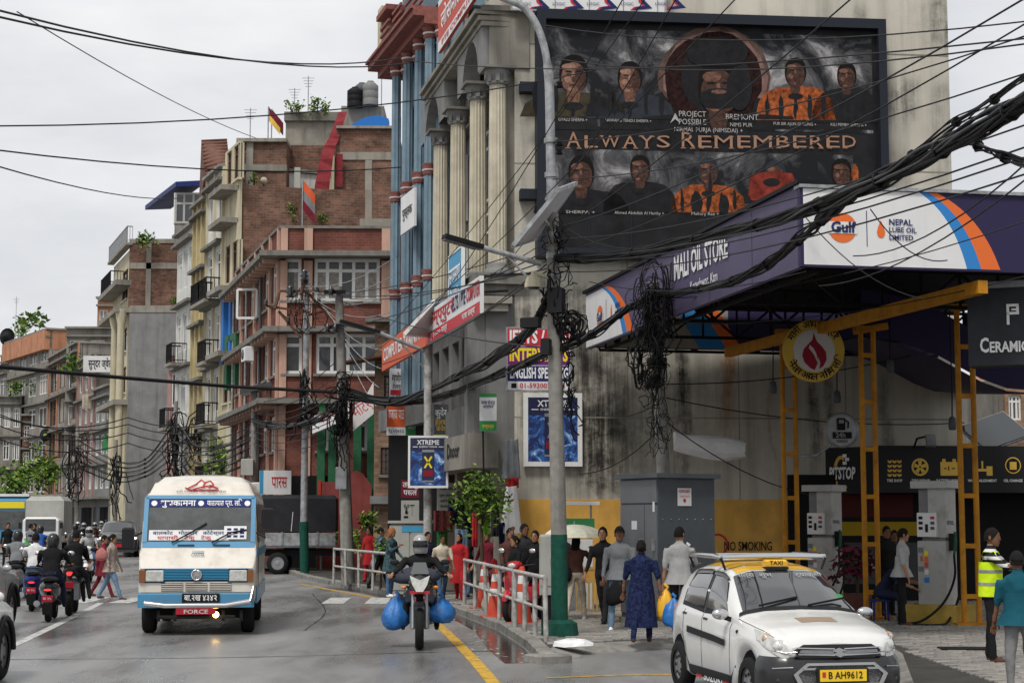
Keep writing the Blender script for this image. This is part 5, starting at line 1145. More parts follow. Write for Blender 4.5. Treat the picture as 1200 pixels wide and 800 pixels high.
ob = Fr((at(114, 370, 128).x, 128.), R(3)); block('orange_roof_block', 'small orange rooftop block far behind the banded brick house', ob, 0, ob.pix(142, 370)[0], ob.pix(128, 350)[1], 'plaster_orange', 6, 2, 5, seed=12)
# ------------------------------------------------------------------ roof things
for i, (px, yb, yt, d, m) in enumerate(((416, 126, 103, 80, 'steel_black'), (424, 124, 98, 80.5, 'cabinet'), (434, 124, 96, 80, 'pump_grey'))):
 p0, p1 = at(px, yb, d), at(px, yt, d); r = .38
 t = thing('water_tank', ('black water tank, leftmost on the old brick house roof', 'dark grey water tank, middle of three on the roof', 'light grey water tank beside the blue tarpaulin')[i], 'water tank', p0, 0, 'roof water tanks')
 H_ = p1.z-p0.z; MB().lathe([(r, 0), (r, H_*.25), (r*.96, H_*.27), (r, H_*.3), (r, H_*.55), (r*.96, H_*.57), (r, H_*.6), (r, H_*.82), (r*.6, H_*.95), (.15, H_*.97)], (0, 0, 0), 16).build('shell', M[m], t, False); MB().lathe([(.16, H_*.97), (.16, H_*1.02), (.05, H_*1.03)], (0, 0, 0), 10).build('lid', M[m], t, False)
p = at(434, 150, 79.2); tag(MB().ext([(-.9, 0), (.85, 0), (.85, .45), (.4, .62), (-.3, .5), (-.9, .15)], p, (1, 0, 0), (0, 0, 1), (0, .7, 0)).build('blue_tarpaulin', M['blue_bright']), 'blue tarpaulin on the roof beside the blue columns', 'tarpaulin')
rc = [at(x, y, d) for x, y, d in ((402, 131, 77.2), (392, 160, 76.5), (384, 180, 76.), (377, 222, 75.7))]
m_ = MB(); L_, R_ = [], []
for i, (p, w) in enumerate(zip(smooth_path(rc, 5), [.28+.014*i for i in range(16)])): L_.append(p+V((-w*.7, .05*(i % 2), 0))); R_.append(p+V((w*.7, -.06*(i % 3), 0)))
m_.loft([L_, R_], False, False, False); m_.loft([[p+V((.6, .1, -.3*j)) for p in (at(378, 180, 76.1), at(386, 180, 76.1))] for j in range(6)], False, False, False)
tag(m_.build('red_cloth', M['cloth_red']), 'long dark red cloth hanging down from the roof of the old brick house', 'cloth')
def flag(base, top, col, label, group=None):
 t = thing('flag', label, 'flag', base, 0, group); H_ = (top-base).length
 MB().tube([(0, 0, 0), (0, 0, H_)], .03, 6).build('pole', M['galv'], t, False)
 for k, c in enumerate(col):
  z0_, z1_ = H_*(.98-.2*k), H_*(.98-.2*(k+1)); n = 5
  MB().loft([[(.03+.13*i, .06*sin(i*1.7+k), z0_-.16*i) for i in range(n)], [(.03+.13*i, .06*sin(i*1.7+k+1), z1_-.16*i) for i in range(n)]], False, True, False).build('cloth', M[c], t, False)
flag(at(354, 268, 74.2), at(356, 210, 74.2), ('sign_orange', 'c_grey', 'c_maroon'), 'drooping orange and white flag standing above the red building roof')
flag(at(314, 165, 78), at(315, 125, 78), ('c_maroon', 'icon_yellow'), 'red and yellow prayer flag, left one on the old brick house roof'); flag(at(318, 165, 79), at(321, 128, 79), ('c_maroon', 'c_brown'), 'dull red prayer flag, right one on the old brick house roof')
p = at(309, 222, 75.3); t = thing('globe_lamp', 'cream globe lamp on a post on the brick terrace', 'lamp', p); MB().tube([(0, 0, -.2), (0, 0, .3)], .03, 6).build('stem', M['steel_black'], t, False); MB().ball((0, 0, .4), .16).build('globe', M['cream_column'], t, False)
def antenna(p, h, label):
 t = thing('roof_antenna', label, 'antenna', p, 0, 'roof aerials'); m_ = MB(); m_.tube([(0, 0, 0), (0, 0, h)], .025, 5)
 m_.build('mast', M['galv'], t, False)
 for k in range(4): MB().tube([(-.3+.05*k, 0, h*.95-.14*k), (.3-.05*k, 0, h*.95-.14*k)], .014, 4).build('element', M['galv'], t, False)
for x, y, d, h, l in ((293, 166, 79, 1.6, 'thin roof aerial near the peaked roof'), (345, 134, 82, 1.3, 'thin roof aerial left of the roof plants'), (361, 134, 82, 1.9, 'thin roof aerial among the roof plants'), (18, 397, 160, 4, 'spindly aerial on the far orange house'), (447, 126, 80, 2.2, 'bent pipe aerial beside the water tanks')): antenna(at(x, y, d), h, l)
def dish(p, r, label, face=-20):
 t = thing('satellite_dish', label, 'satellite dish', p, R(face), 'satellite dishes'); MB().lathe([(.03, .0), (r*.5, -.06*r/.3), (r, -.2*r/.3), (r*.98, -.18*r/.3)], (0, 0, .3), 14, 'Y').build('dish', M['steel_black'], t, False); MB().tube([(0, .05, .3), (0, .1, -.4)], .03, 6).build('mast', M['steel_black'], t, False)
dish(at(4, 398, 150), .8, 'black satellite dish at the far left roof edge'); dish(at(50, 514, 130), .5, 'black satellite dish above the small far brick house')
def foliage(c, r, n, ls, seed, squash=1):
 rr = random.Random(seed); mb = MB()
 cl = [(V((rr.gauss(0, .45), rr.gauss(0, .45), rr.gauss(0, .4)))) for _ in range(max(4, n//40))]
 for i in range(n):
  q = rr.choice(cl)*.75+V((rr.gauss(0, 1), rr.gauss(0, 1), rr.gauss(0, 1)))*.24
  p = V(c)+V((q.x*r, q.y*r, q.z*r*squash)); a, b = rr.uniform(0, 2*pi), rr.uniform(-.9, .9); s_ = ls*rr.uniform(.6, 1.3)
  d1 = V((cos(a)*cos(b), sin(a)*cos(b), sin(b))); d2 = d1.cross(V((rr.gauss(0, 1), rr.gauss(0, 1), rr.gauss(0, 1)))).normalized()
  mb.mi = rr.choice((0, 0, 1, 1, 2)); mb.add([p-d1*s_, p+d2*s_*.45, p+d1*s_, p-d2*s_*.45], [(0, 1, 2, 3)])
 return mb
LEAF = lambda: [M['leaf_a'], M['leaf_b'], M['leaf_c']]
for i, (x, y, d, r, lab) in enumerate(((347, 126, 79, .5, 'potted shrub, left one on the roof room of the old brick house'), (372, 122, 79, .55, 'potted shrub, middle of the roof room of the old brick house'), (380, 128, 79, .35, 'small potted plant beside the middle roof shrub'), (340, 250, 74.9, .45, 'weeds sprouting from the concrete band of the terrace'), (378, 256, 74.9, .35, 'weeds on the right of the terrace band'),
  (167, 280, 99, .8, 'green bush in the roof corner of the banded brick house'), (46, 385, 152, 1.8, 'dark green bush on the far orange roof'), (25, 387, 155, 1.1, 'thin pale bush on the far orange roof'), (85, 432, 111, 1.0, 'leafy creeper on the far balcony left of the white signboard'), (12, 455, 137, 1.0, 'row of green pot plants on the low far roof'), (45, 456, 137, 1.0, 'green pot plants on the far stained roof'), (62, 415, 134, .8, 'green weeds beside the far orange column'), (205, 352, 92, .4, 'small plant on the pale house balcony'), (298, 210, 75, .3, 'tuft of green leaves beside the globe lamp'))):
 p = at(x, y, d); t = thing('roof_plant', lab, 'plant', (p.x, p.y, p.z-r*.8)); foliage((0, 0, r*.8), r, 160, r*.17, 40+i).build('foliage', LEAF(), t, False); MB().tube([(0, 0, -.05), (.02, 0, r)], .03, 5).build('stem', M['bark'], t, False)
# ------------------------------------------------------------------ street signs on the buildings
def poster(fr, r, off, t, rot=0):
 """drink poster: dark blue print with splashes, a can and white lettering"""
 u0, u1, z0, z1 = r; W_, H_ = u1-u0, z1-z0; uc = (u0+u1)/2
 if 'poster_blue' not in M:
  m = mat('poster_blue', (.012, .03, .14), .35); tr = m.node_tree; b_ = tr.nodes['Principled BSDF']; g = tr.nodes.new('ShaderNodeTexCoord'); n = tr.nodes.new('ShaderNodeTexNoise'); n.inputs['Scale'].default_value = 3.2; n.inputs['Detail'].default_value = 12; n.inputs['Roughness'].default_value = .78; n.inputs['Distortion'].default_value = 1.2
  rp_ = tr.nodes.new('ShaderNodeValToRGB'); e = rp_.color_ramp.elements; e[0].position = .45; e[0].color = (.008, .016, .09, 1); e[1].position = .64; e[1].color = (.6, .8, .95, 1); x = e.new(.54); x.color = (.02, .12, .42, 1)
  tr.links.new(g.outputs['Object'], n.inputs[0]); tr.links.new(n.outputs[0], rp_.inputs[0]); tr.links.new(rp_.outputs[0], b_.inputs['Base Color']); M['poster_blue'] = m
  mm('poster_navy', (.008, .012, .06), .35)
 fpatch(fr, u0, u1, z0, z0+H_*.72, off, 'poster_blue', t, 'print'); fpatch(fr, u0, u1, z0+H_*.72, z1, off, 'poster_navy', t, 'print')
 ftext(fr, 'XTREME', uc, z1-H_*.1, H_*.1, 'ink_white', t, W_*.62, off+.004, .03); ftext(fr, 'ENERGY DRINK', uc, z1-H_*.19, H_*.035, 'ink_white', t, W_*.5, off+.004, .01)
 for s_ in (-1, 1): fpatch(fr, uc+s_*W_*.36-W_*.07, uc+s_*W_*.36+W_*.07, z1-H_*.195, z1-H_*.182, off+.004, 'ink_white', t, 'wing_mark')
 cw_ = W_*.17; fpatch(fr, uc-cw_, uc+cw_, z0+H_*.08, z0+H_*.74, off+.008, 'poster_navy', t, 'can'); fpatch(fr, uc-cw_, uc+cw_, z0+H_*.7, z0+H_*.75, off+.012, 'steel_grey', t, 'can_rim'); fpatch(fr, uc-cw_, uc+cw_, z0+H_*.08, z0+H_*.11, off+.012, 'steel_grey', t, 'can_rim')
 fpatch(fr, uc-cw_*.8, uc+cw_*.8, z0+H_*.2, z0+H_*.32, off+.012, 'flame_red', t, 'can_band')
 for s_ in (-1, 1): MB().add([fr.P(uc+s_*a*cw_, z0+b*H_, off+.014) for a, b in ((-.7, .38), (-.45, .36), (.7, .6), (.45, .62))], [(0, 1, 2, 3)]).build('can_mark', M['sign_yellow' if rot else 'steel_grey'], t)
r = FW.rect(618, 466, 676, 541); xb = board('wall_drink_poster', 'large framed blue energy drink poster on the concrete wall behind the main pole', FW, r, .06, 'sign_white', off=.06, cat='poster', frame='white_frame', fw=.1); poster(FW, r, .13, xb)
FI = Fr((at(594, 420, 33).x, 33.), R(4)); zI = lambda y: FI.pix(630, y)[1]; wI = FI.pix(667, 420)[0]
ie = board('tuition_sign', 'red purple and navy tuition board reading IELTS and English speaking behind the pole', FI, (0, wI, zI(457), zI(385)), .08, 'sign_white', off=0, frame='galv', fw=.02)
for y0, y1, m in ((386, 405.5, 'sign_red'), (406.5, 428, 'sign_purple'), (429, 447, 'sign_navy')): fpatch(FI, .01, wI-.01, zI(y1), zI(y0), .084, m, ie)
ftext(FI, 'IELTS / PTE', wI*.5, zI(396), .25, 'ink_white', ie, wI*.93, .09, .05); ftext(FI, 'INTERVIEWS', wI*.5, zI(417), .25, 'sign_yellow', ie, wI*.93, .09, .05); ftext(FI, 'ENGLISH SPEAKING', wI*.51, zI(438), .21, 'ink_white', ie, wI*.93, .09, .045); ftext(FI, '01-5920020, 98', wI*.56, zI(452.3), .1, 'ink_red', ie, wI*.72, .09, .02); fpatch(FI, .08, .18, zI(455), zI(449.5), .09, 'ink_black', ie, 'telephone_mark')
MB().bar(FI.P(wI*.5, zI(380), -.05), FI.P(wI*.5, zI(380), -3.5), .05).build('bracket', M['galv'], ie)
za_, zb_ = 5.92, 6.66
ua, um, ub2 = FS.pix(503, 400, .8)[0], FS.pix(536, 390, .8)[0], FS.pix(567, 372, .8)[0]
c1 = board('computer_school_board', 'white and red computer school board projecting over the shops by the corner', FS, (ua, ub2, za_, zb_), .08, 'sign_white', off=.8)
fpatch(FS, ua, ub2, za_, za_+.24, .884, 'sign_red', c1)
ftext(FS, 'कम्प्युटर', ua+(um-ua)*.55, (za_+zb_)/2+.13, .3, 'ink_red', c1, (um-ua)*.9, .885); ftext(FS, 'IELTS / PTE', um+(ub2-um)*.2, (za_+zb_)/2+.13, .3, 'ink_navy', c1, (ub2-um)*.55, .885, .04); ftext(FS, 'COMPUTER', um+(ub2-um)*.76, (za_+zb_)/2+.13, .3, 'ink_red', c1, (ub2-um)*.5, .885, .04)
ftext(FS, 'रु १२००० मात्र', ua+(um-ua)*.5, za_+.12, .13, 'ink_white', c1, (um-ua)*.6, .888); ftext(FS, 'भाषा कक्षा', um+(ub2-um)*.6, za_+.12, .13, 'ink_white', c1, (ub2-um)*.5, .888)
ud_ = FS.pix(451, 415, .8)[0]
c2 = board('orange_school_board', 'long orange computer school board beside the white and red one', FS, (ud_, ua-.02, za_-.02, zb_-.02), .08, 'sign_orange', off=.8); ftext(FS, 'COMPUTER TRAINING', (ud_+ua)/2, (za_+zb_)/2, .34, 'ink_white', c2, (ua-ud_)*.9, .884, .03)
for u in (ud_+.2, ua, um, ub2-.1): MB().bar(FS.P(u, zb_, .8), FS.P(u, zb_+.1, -.3), .05).build('strut', M['steel_black'], c1 if u > ua else c2)
def small_board(name, lab, x0, y0, x1, y1, d, ang, m, lines, off=.05, tilt=0, th=.06, parts=()):
 f_ = Fr((at(x0, (y0+y1)/2, d).x, d), R(ang)); u1 = f_.pix(x1, (y0+y1)/2)[0]; z0, z1 = f_.pix((x0+x1)/2, y1)[1], f_.pix((x0+x1)/2, y0)[1]
 t = board(name, lab, f_, (0, u1, z0, z1), th, m, off=0)
 for (a0, a1, b0, b1, mc) in parts: fpatch(f_, u1*a0, u1*a1, z0+(z1-z0)*b0, z0+(z1-z0)*b1, th+.004, mc, t)
 for (s_, a, b, h, w, mc) in lines: ftext(f_, s_, u1*a, z0+(z1-z0)*b, (z1-z0)*h, mc, t, u1*w, th+.008, .01)
 return t
small_board('small_white_board', 'small white board with black and red lettering under the orange school board', 457, 432, 475, 463, 47, 10, 'sign_white', [('गणेश', .5, .62, .3, .8, 'ink_black'), ('टेलर्स', .5, .32, .16, .7, 'ink_black')], parts=[(0, 1, 0, .2, 'sign_red')])
small_board('orange_green_board', 'split orange and white green shop board with white Devanagari lettering', 453, 470, 497, 510, 46.5, 8, 'sign_white', [('बजाज पाठ', .25, .6, .3, .42, 'ink_white'), ('सप्लायर्स', .75, .7, .18, .42, 'ink_red'), ('कोटेश्वर', .75, .25, .16, .4, 'ink_white'), ('९८५१०२३', .25, .12, .12, .4, 'ink_navy')], parts=[(0, .5, .24, 1, 'sign_orange'), (.5, 1, 0, .4, 'sign_green')])
small_board('blue_yellow_board', 'narrow tilted slate blue board with pale and yellow lettering beside the white sign pole', 509, 474, 526, 515, 42, -12, 'cabinet', [('कुवेर', .5, .75, .2, .8, 'ink_white'), ('हेल्थ', .5, .48, .17, .8, 'icon_yellow'), ('केयर', .5, .3, .12, .6, 'icon_yellow')], parts=[(0, 1, 0, .14, 'sign_yellow')])
gb_ = small_board('green_white_sign', 'upright green and white notice board hanging before the shop canopy', 562, 461, 582, 505, 36.2, 0, 'sign_white', [('भाषा केन्द्र', .5, .75, .1, .8, 'ink_navy'), ('कोरियन', .5, .64, .07, .6, 'ink_navy'), ('सम्पर्क', .5, .12, .1, .7, 'sign_yellow')], parts=[(0, 1, .9, 1, 'sign_green'), (0, 1, 0, .27, 'sign_green')])
MB().bar(at(566, 505, 36.2), at(567, 560, 36.2), .04).build('post', M['steel_black'], gb_)
small_board('maroon_shop_board', 'maroon board with white Devanagari lettering on the shop pier', 470, 562, 491, 583, 43.8, 5, 'c_maroon', [('तराजु', .5, .72, .3, .85, 'ink_white'), ('पसल', .5, .28, .3, .75, 'ink_white')])
small_board('grey_price_board', 'tall grey board with dark Devanagari lines behind the white sign pole', 512, 566, 537, 602, 42.6, 4, 'cabinet_light', [('थोक पसल', .5, .82, .1, .7, 'ink_black'), ('लुगा होलसेल', .5, .6, .08, .8, 'ink_black'), ('कोटेश्वर', .5, .42, .08, .7, 'ink_black'), ('काठमाडौं', .5, .25, .08, .7, 'ink_black')])
small_board('hanging_shop_board', 'small dark red and cream board hung under the canopy slab', 524, 541, 537, 565, 42.8, 4, 'c_brown', [('राज', .5, .5, .4, .7, 'ink_white')])
small_board('white_lane_board', 'white shop board with a red curled logo on the side of the red brick building', 304, 551, 341, 579, 60.5, 14, 'sign_white', [('पारस', .62, .5, .5, .5, 'ink_red')], parts=[(0, .12, 0, 1, 'sign_blue')])
small_board('scale_poster', 'grey poster with scissors and scale pictures on the shop pier', 470, 586, 491, 612, 43.6, 5, 'cabinet_light', [('✂', .3, .6, .3, .3, 'ink_black')], parts=[(.6, .62, .3, .8, 'ink_black'), (.5, .75, .75, .8, 'ink_black'), (.15, .4, .2, .3, 'ink_black')])
# ------------------------------------------------------------------ poles, lamps, wires
def pole(name, lab, pts, radii, m, green_to=None, cat='pole', group=None):
 base = pts[0]; t = thing(name, lab, cat, base, 0, group)
 P_ = [p-base for p in pts]; MB().tube(P_, radii, 12).build('shaft', M[m], t, False); return t
b0 = G(656, 746, PZ); d0 = b0.y
pp = [at(656, 746, d0), at(655, 628, d0)]
mp_ = pole('main_street_pole', 'tall grey street pole with green lower part and curved lamp top before the billboard', [at(655, 627, d0), at(651, 450, d0), at(647, 250, d0)], [.125, .115, .1], 'pole_conc')
base = V((b0.x, b0.y, PZ)); mp_.location = base
for ch in mp_.children: ch.location = at(655, 627, d0)-base
MB().tube([(0, 0, .12), at(655, 626, d0)-base], .13, 12).build('green_lower_part', M['green_pole'], mp_, False)
MB().lathe([(.3, 0), (.27, .22), (.2, .26), (.13, .27)], (0, 0, 0), 8, smooth=False).build('green_plinth', M['green_pole'], mp_, False)
up_ = [at(x, y, d0)-base for x, y in ((647, 300), (645.5, 200), (644, 110), (642, 80), (637, 52), (628, 28), (615, 10), (600, 2), (585, -4))]
MB().tube(smooth_path(up_, 4), [.075]*13+[.06]*20, 10).build('curved_lamp_top', M['galv'], mp_, False)
for y in (275, 300, 322, 165, 205, 232):
 p = at(645.5+(y-165)*.018, y, d0)-base; MB().cyl(p+V((0, 0, -.04)), p+V((0, 0, .04)), .11, None, 10).build('clamp', M['galv'], mp_, False)
for y, s_ in ((100, 1), (168, 1), (178, 1)): p = at(646, y, d0)-base; MB().lathe([(.02, -.06), (.06, -.05), (.03, 0), (.06, .03), (.02, .06)], p+V((.13, -.05, 0)), 8).build('insulator', M['steel_black'], mp_, False)
def box_thing(name, lab, p, s_, m, cat, rz=0, group=None, ex=()):
 t = thing(name, lab, cat, p, rz, group); MB().chbox((0, 0, 0), s_, min(s_)*.12).build('housing', M[m], t, False)
 for (n, c, sz, mm_) in ex: MB().box(c, sz).build(n, M[mm_], t, False)
 return t
def led(name, lab, p0, p1, p2, group=None):
 """street lamp arm from p0 to p1 with the long dark head on to p2"""
 t = thing(name, lab, 'street lamp', p0, 0, group); MB().tube([(0, 0, 0), p1-p0], .045, 8).build('arm', M['galv'], t, False)
 d = (p2-p1).normalized(); MB().bar(p1-p0-d*.1, p2-p0, .2, .07).build('head', M['steel_black'], t, False); MB().bar(p1-p0+V((0, 0, -.045)), p2-p0+V((0, 0, -.045)), .15, .03).build('lens', M['glass_dim'], t, False)
 q = p0+(p1-p0)*.3; MB().tube([(0, 0, -.45), (p1-p0)*.55], .02, 6).build('brace', M['galv'], t, False); return t
led('led_street_lamp', 'long arm street lamp reaching left from the main pole before the cream columns', at(634, 309, d0), at(558, 288, d0-.3), at(520, 277, d0-.5))
t = thing('dome_camera', 'cream dome security camera hanging beside the main pole', 'camera', at(625, 328, d0-.2)); MB().lathe([(.14, -.12), (.135, -.05), (.1, .05), (.04, .09), (.03, .14)], (0, 0, 0), 14).build('dome', M['plaster_cream'], t, False); MB().lathe([(.06, -.15), (.11, -.12), (.11, -.118)], (0, 0, 0), 12).build('lens', M['black_gloss'], t, False); MB().bar((0, 0, .12), (.25, .1, .05), .05).build('bracket', M['plaster_cream'], t, False)
def panel4(name, lab, P4, th, m, fm=None, cat='lamp'):
 c = (P4[0]+P4[2])/2; t = thing(name, lab, cat, c); n = (P4[1]-P4[0]).cross(P4[3]-P4[0]).normalized()*th
 vs = [p-c for p in P4]+[p-c+n for p in P4]; MB().add(vs, [(0, 1, 2, 3), (7, 6, 5, 4), (0, 4, 5, 1), (1, 5, 6, 2), (2, 6, 7, 3), (3, 7, 4, 0)]).build('panel', M[m], t, False)
 if fm:
  f_ = MB()
  for i in range(4): f_.bar(vs[i]+n/2, vs[(i+1) % 4]+n/2, .06, th*1.6)
  f_.build('frame', M[fm], t, False)
  g_ = MB(); a, b = vs[0].lerp(vs[1], .5), vs[3].lerp(vs[2], .5); g_.bar(a-n*.2, b-n*.2, .02, .03); g_.build('rib', M['galv'], t, False)
 return t
mm('panel_back', (.55, .55, .54), .4, var=.08)
w1 = panel4('pole_solar_panel', 'tilted pale solar panel clamped to the main pole, seen from below', [at(600, 287, d0-.9), at(627, 278, d0+.3), at(674, 214, d0+.3), at(653, 222, d0-.9)], .04, 'panel_back', 'galv', 'solar panel')
MB().bar((0, .1, -.1), at(647, 268, d0)-w1.location, .05).build('strut', M['galv'], w1, False)
w2 = panel4('sign_pole_solar_panel', 'white tilted solar panel on top of the white sign pole', [at(473, 391, 38.3), at(507, 393, 39.3), at(533, 353, 39.3), at(508, 352, 38.3)], .05, 'panel_back', 'white_frame', 'solar panel')
p1b = G(501, 699, PZ); dS = p1b.y; sp1 = thing('white_sign_pole', 'white sign pole with green foot carrying the small drink poster', 'pole', p1b)
MB().tube([(0, 0, 1.0), at(502, 388, dS)-p1b], .1, 10).build('shaft', M['rail_white'], sp1, False); MB().tube([(0, 0, 0), (0, 0, 1.0)], .13, 10).build('green_foot', M['green_pole'], sp1, False)
MB().tube([at(502, 405, dS)-p1b, at(515, 378, dS)-p1b], .05, 8).build('panel_arm', M['galv'], sp1, False)
FP1 = Fr((at(481, 540, dS-.25).x, dS-.25), R(0)); r = (0, FP1.pix(523, 540)[0], FP1.pix(502, 569)[1], FP1.pix(502, 513)[1])
x2 = board('pole_drink_poster', 'small framed blue energy drink poster on the white sign pole', FP1, r, .1, 'sign_white', off=0, cat='poster', frame='white_frame', fw=.05); poster(FP1, r, .11, x2, 1)
led('sign_pole_lamp', 'long arm street lamp reaching left from the white sign pole', at(500, 412, dS), at(440, 388, dS-.3), at(398, 376, dS-.5))
p2b = G(357, 671, PZ); dP = p2b.y
st = thing('steel_wire_pole', 'steel electricity pole with crossarms and black insulators, left of the pair', 'pole', p2b)
L2 = lambda x, y, dd=0: at(x, y, dP+dd)-p2b
MB().tube([L2(356, 612), L2(360, 320)], [.12, .085], 10).build('shaft', M['galv'], st, False); MB().tube([(0, 0, 0), L2(356, 611)], .15, 10).build('green_lower_part', M['green_pole'], st, False)
for a, b in (((328, 341), (403, 341)), ((310, 358), (362, 366)), ((362, 369), (425, 354)), ((327, 343), (322, 362)), ((362, 344), (395, 382)), ((327, 365), (352, 395)), ((360, 325), (352, 345))): MB().bar(L2(*a), L2(*b, -.3), .09, .07).build('crossarm', M['wood_dark'], st, False)
for x, y in ((357, 322), (340, 341), (372, 338), (374, 352), (312, 354), (338, 374), (385, 386)):
 s_ = 1.6 if y in (322, 341) else .8; MB().lathe([(.03, -.14*s_), (.1*s_, -.12*s_), (.05*s_, -.08*s_), (.12*s_, -.03*s_), (.06*s_, .01*s_), (.1*s_, .06*s_), (.03, .12*s_)], L2(x, y, -.2), 10).build('insulator', M['black_gloss'], st, False)
p3b = G(408, 684, PZ); dQ = p3b.y
cp = thing('concrete_wire_pole', 'thick concrete electricity pole wrapped in tangled cables, right of the pair', 'pole', p3b)
L3 = lambda x, y, dd=0: at(x, y, dQ+dd)-p3b
MB().tube([(0, 0, 0), L3(397, 336)], [.19, .11], 10).build('shaft', M['pole_conc'], cp, False)
for a, b in (((380, 342), (405, 342)), ((383, 384), (404, 380))): MB().bar(L3(*a, -.2), L3(*b, -.2), .1).build('crossarm', M['steel_black'], cp, False)
for x, y in ((384, 384), (393, 384), (388, 340)): MB().lathe([(.03, -.14), (.1, -.1), (.05, -.05), (.11, 0), (.05, .05), (.03, .12)], L3(x, y, -.3), 10).build('insulator', M['black_gloss'], cp, False)
MB().chbox(L3(400, 560, -.2), (.3, .2, .6), .02).build('fuse_box', M['steel_grey'], cp, False)
p4b = at(297, 660, 64); p4b.z = 0
rp_ = pole('roadside_wire_pole', 'plain grey pole with a small meter box left of the red building', [p4b, at(298, 455, 64)], [.15, .11], 'pole_conc'); MB().chbox(at(290, 547, 63.7)-p4b, (.45, .3, .6), .03).build('meter_box', M['cabinet_light'], rp_, False); MB().ext([(0, 0), (2.2, .55), (2.2, .75), (0, .2)], at(281, 462, 63.5)-p4b, (1, 0, 0), (0, 0, 1), (0, 1.0, 0)).build('panel', M['glass_dim'], rp_, False)
for i, (x, yb, yt, d) in enumerate(((90, 618, 500, 98), (135, 625, 515, 95), (205, 630, 470, 84), (128, 620, 480, 110))):
 b_ = at(x, yb, d); b_.z = 0; pole('distant_wire_pole', ('far utility pole draped in cables behind the riders', 'far pole behind the crossing couple', 'far pole behind the roof of the blue white bus', 'far slender pole below the emblem panel')[i], [b_, at(x+1, yt, d)], [.14, .1], 'pole_conc', group='distant poles')
p5b = at(778, 700, 31.2); p5b.z = PZ
wp = thing('tangled_wire_pole', 'pole smothered in black cable loops rising behind the electricity cabinet', 'pole', p5b)
L5_ = lambda x, y, dd=0: at(x, y, 30.6+dd)-p5b
MB().tube([(0, 0, 0), L5_(777, 540, .5), L5_(766, 330, -.2)], [.14, .12, .1], 10).build('shaft', M['pole_conc'], wp, False)
for x, y, s_ in ((786, 345, (.2, .18, .22)), (752, 388, (.2, .15, .16)), (768, 395, (.22, .2, .4)), (770, 425, (.3, .2, .2)), (766, 448, (.2, .15, .2))): MB().chbox(L5_(x, y, -.25), s_, .02, R(20)).build('junction_box', M['black_plastic'], wp, False)
MB().bar(L5_(757, 455, -.3), L5_(772, 440, -.3), .16, .1).build('cable_clamp', M['steel_black'], wp, False)
for x, y, s_ in ((640, 406, (.14, .14, .26)), (622, 378, (.3, .18, .16)), (652, 352, (.24, .2, .4))): MB().chbox(at(x, y, d0-.2)-base, s_, .02, R(-20)).build('junction_box', M['black_plastic'], mp_, False)
# ---- tangles of cable on the poles (nobody could count the loops)
def tangle(name, lab, c, n, R_, H_, seed, r=.012, long=.5, parent=None):
 rr = random.Random(seed); mb = MB()
 for i in range(n):
  p = V(c)+V((rr.gauss(0, R_*.35), rr.gauss(0, R_*.25), rr.uniform(-H_/2, H_/2))); pts = []
  if rr.random() < .55:
   a, b = R_*rr.uniform(.3, 1), R_*rr.uniform(.3, 1.4); ph = rr.uniform(0, 6.3); tw = rr.uniform(0, pi)
   for k in range(11): an = ph+k*2*pi/10; q = V((a*cos(an)*cos(tw), a*cos(an)*sin(tw), b*sin(an))); pts.append(p+q+V((rr.gauss(0, .02),)*3))
  else:
   q = V((rr.choice((-1, 1))*rr.uniform(.1, R_), rr.uniform(-.3, .3), -rr.uniform(.2, long)*H_)); e = p+q
   for k in range(7): t_ = k/6; pts.append(p.lerp(e, t_)+V((0, 0, -.5*sin(pi*t_)*rr.uniform(.1, .5)))+V((rr.gauss(0, .03), 0, 0)))
  mb.tube(pts, r*rr.uniform(.6, 1.3), 4, False)
 o = mb.build(name, M['cable'], parent, parent is not None); o['kind'] = 'stuff'
 if lab: tag(o, lab, 'cables', None, 'stuff')
 return o
tangle('cable_loops', None, at(651, 345, d0-.1), 24, .24, 1.1, 1, .012, .5, mp_); tangle('cable_loops', None, at(671, 378, d0-.1), 14, .2, .2, 2, .016, .3, mp_); tangle('cable_loops', None, at(668, 450, d0-.1), 16, .1, 1.0, 3, .012, .7, mp_); tangle('cable_loops', None, at(648, 280, d0-.1), 14, .18, .4, 4, .01, .5, mp_)
tangle('cable_loops', None, at(767, 352, 30.1), 60, .36, .7, 5, .01, .5, wp); tangle('cable_loops', None, at(767, 405, 30.1), 52, .3, 1.1, 6, .01, .5, wp); tangle('cable_loops', None, at(771, 480, 30.2), 26, .24, 1.3, 7, .009, .5, wp); tangle('cable_loops', None, at(755, 425, 30.1), 8, .35, .3, 8, .016, .5, wp)
tangle('cable_loops', None, at(400, 470, dQ-.3), 44, .28, 1.5, 9, .015, .45, cp); tangle('cable_loops', None, at(398, 500, dQ-.3), 18, .25, 1.2, 10, .02, .7, cp); tangle('cable_loops', None, at(357, 470, dP-.2), 26, .36, 1.6, 11, .025, .6, st); tangle('cable_loops', None, at(360, 360, dP-.2), 14, .6, .9, 12, .014, .4, st)
for i, (x, y, d, n, h) in enumerate(((90, 545, 97.5, 26, 3), (135, 560, 94.5, 18, 3), (205, 520, 83.5, 30, 3), (230, 520, 80, 18, 1.5))): tangle('distant_cable_tangle', ('tangle of cables on the far pole behind the riders', 'tangle of cables behind the crossing couple', 'tangle of cables above the blue white bus', 'tangle of cables right above the bus roof')[i], at(x, y, d), n, .7, h, 20+i, .03)
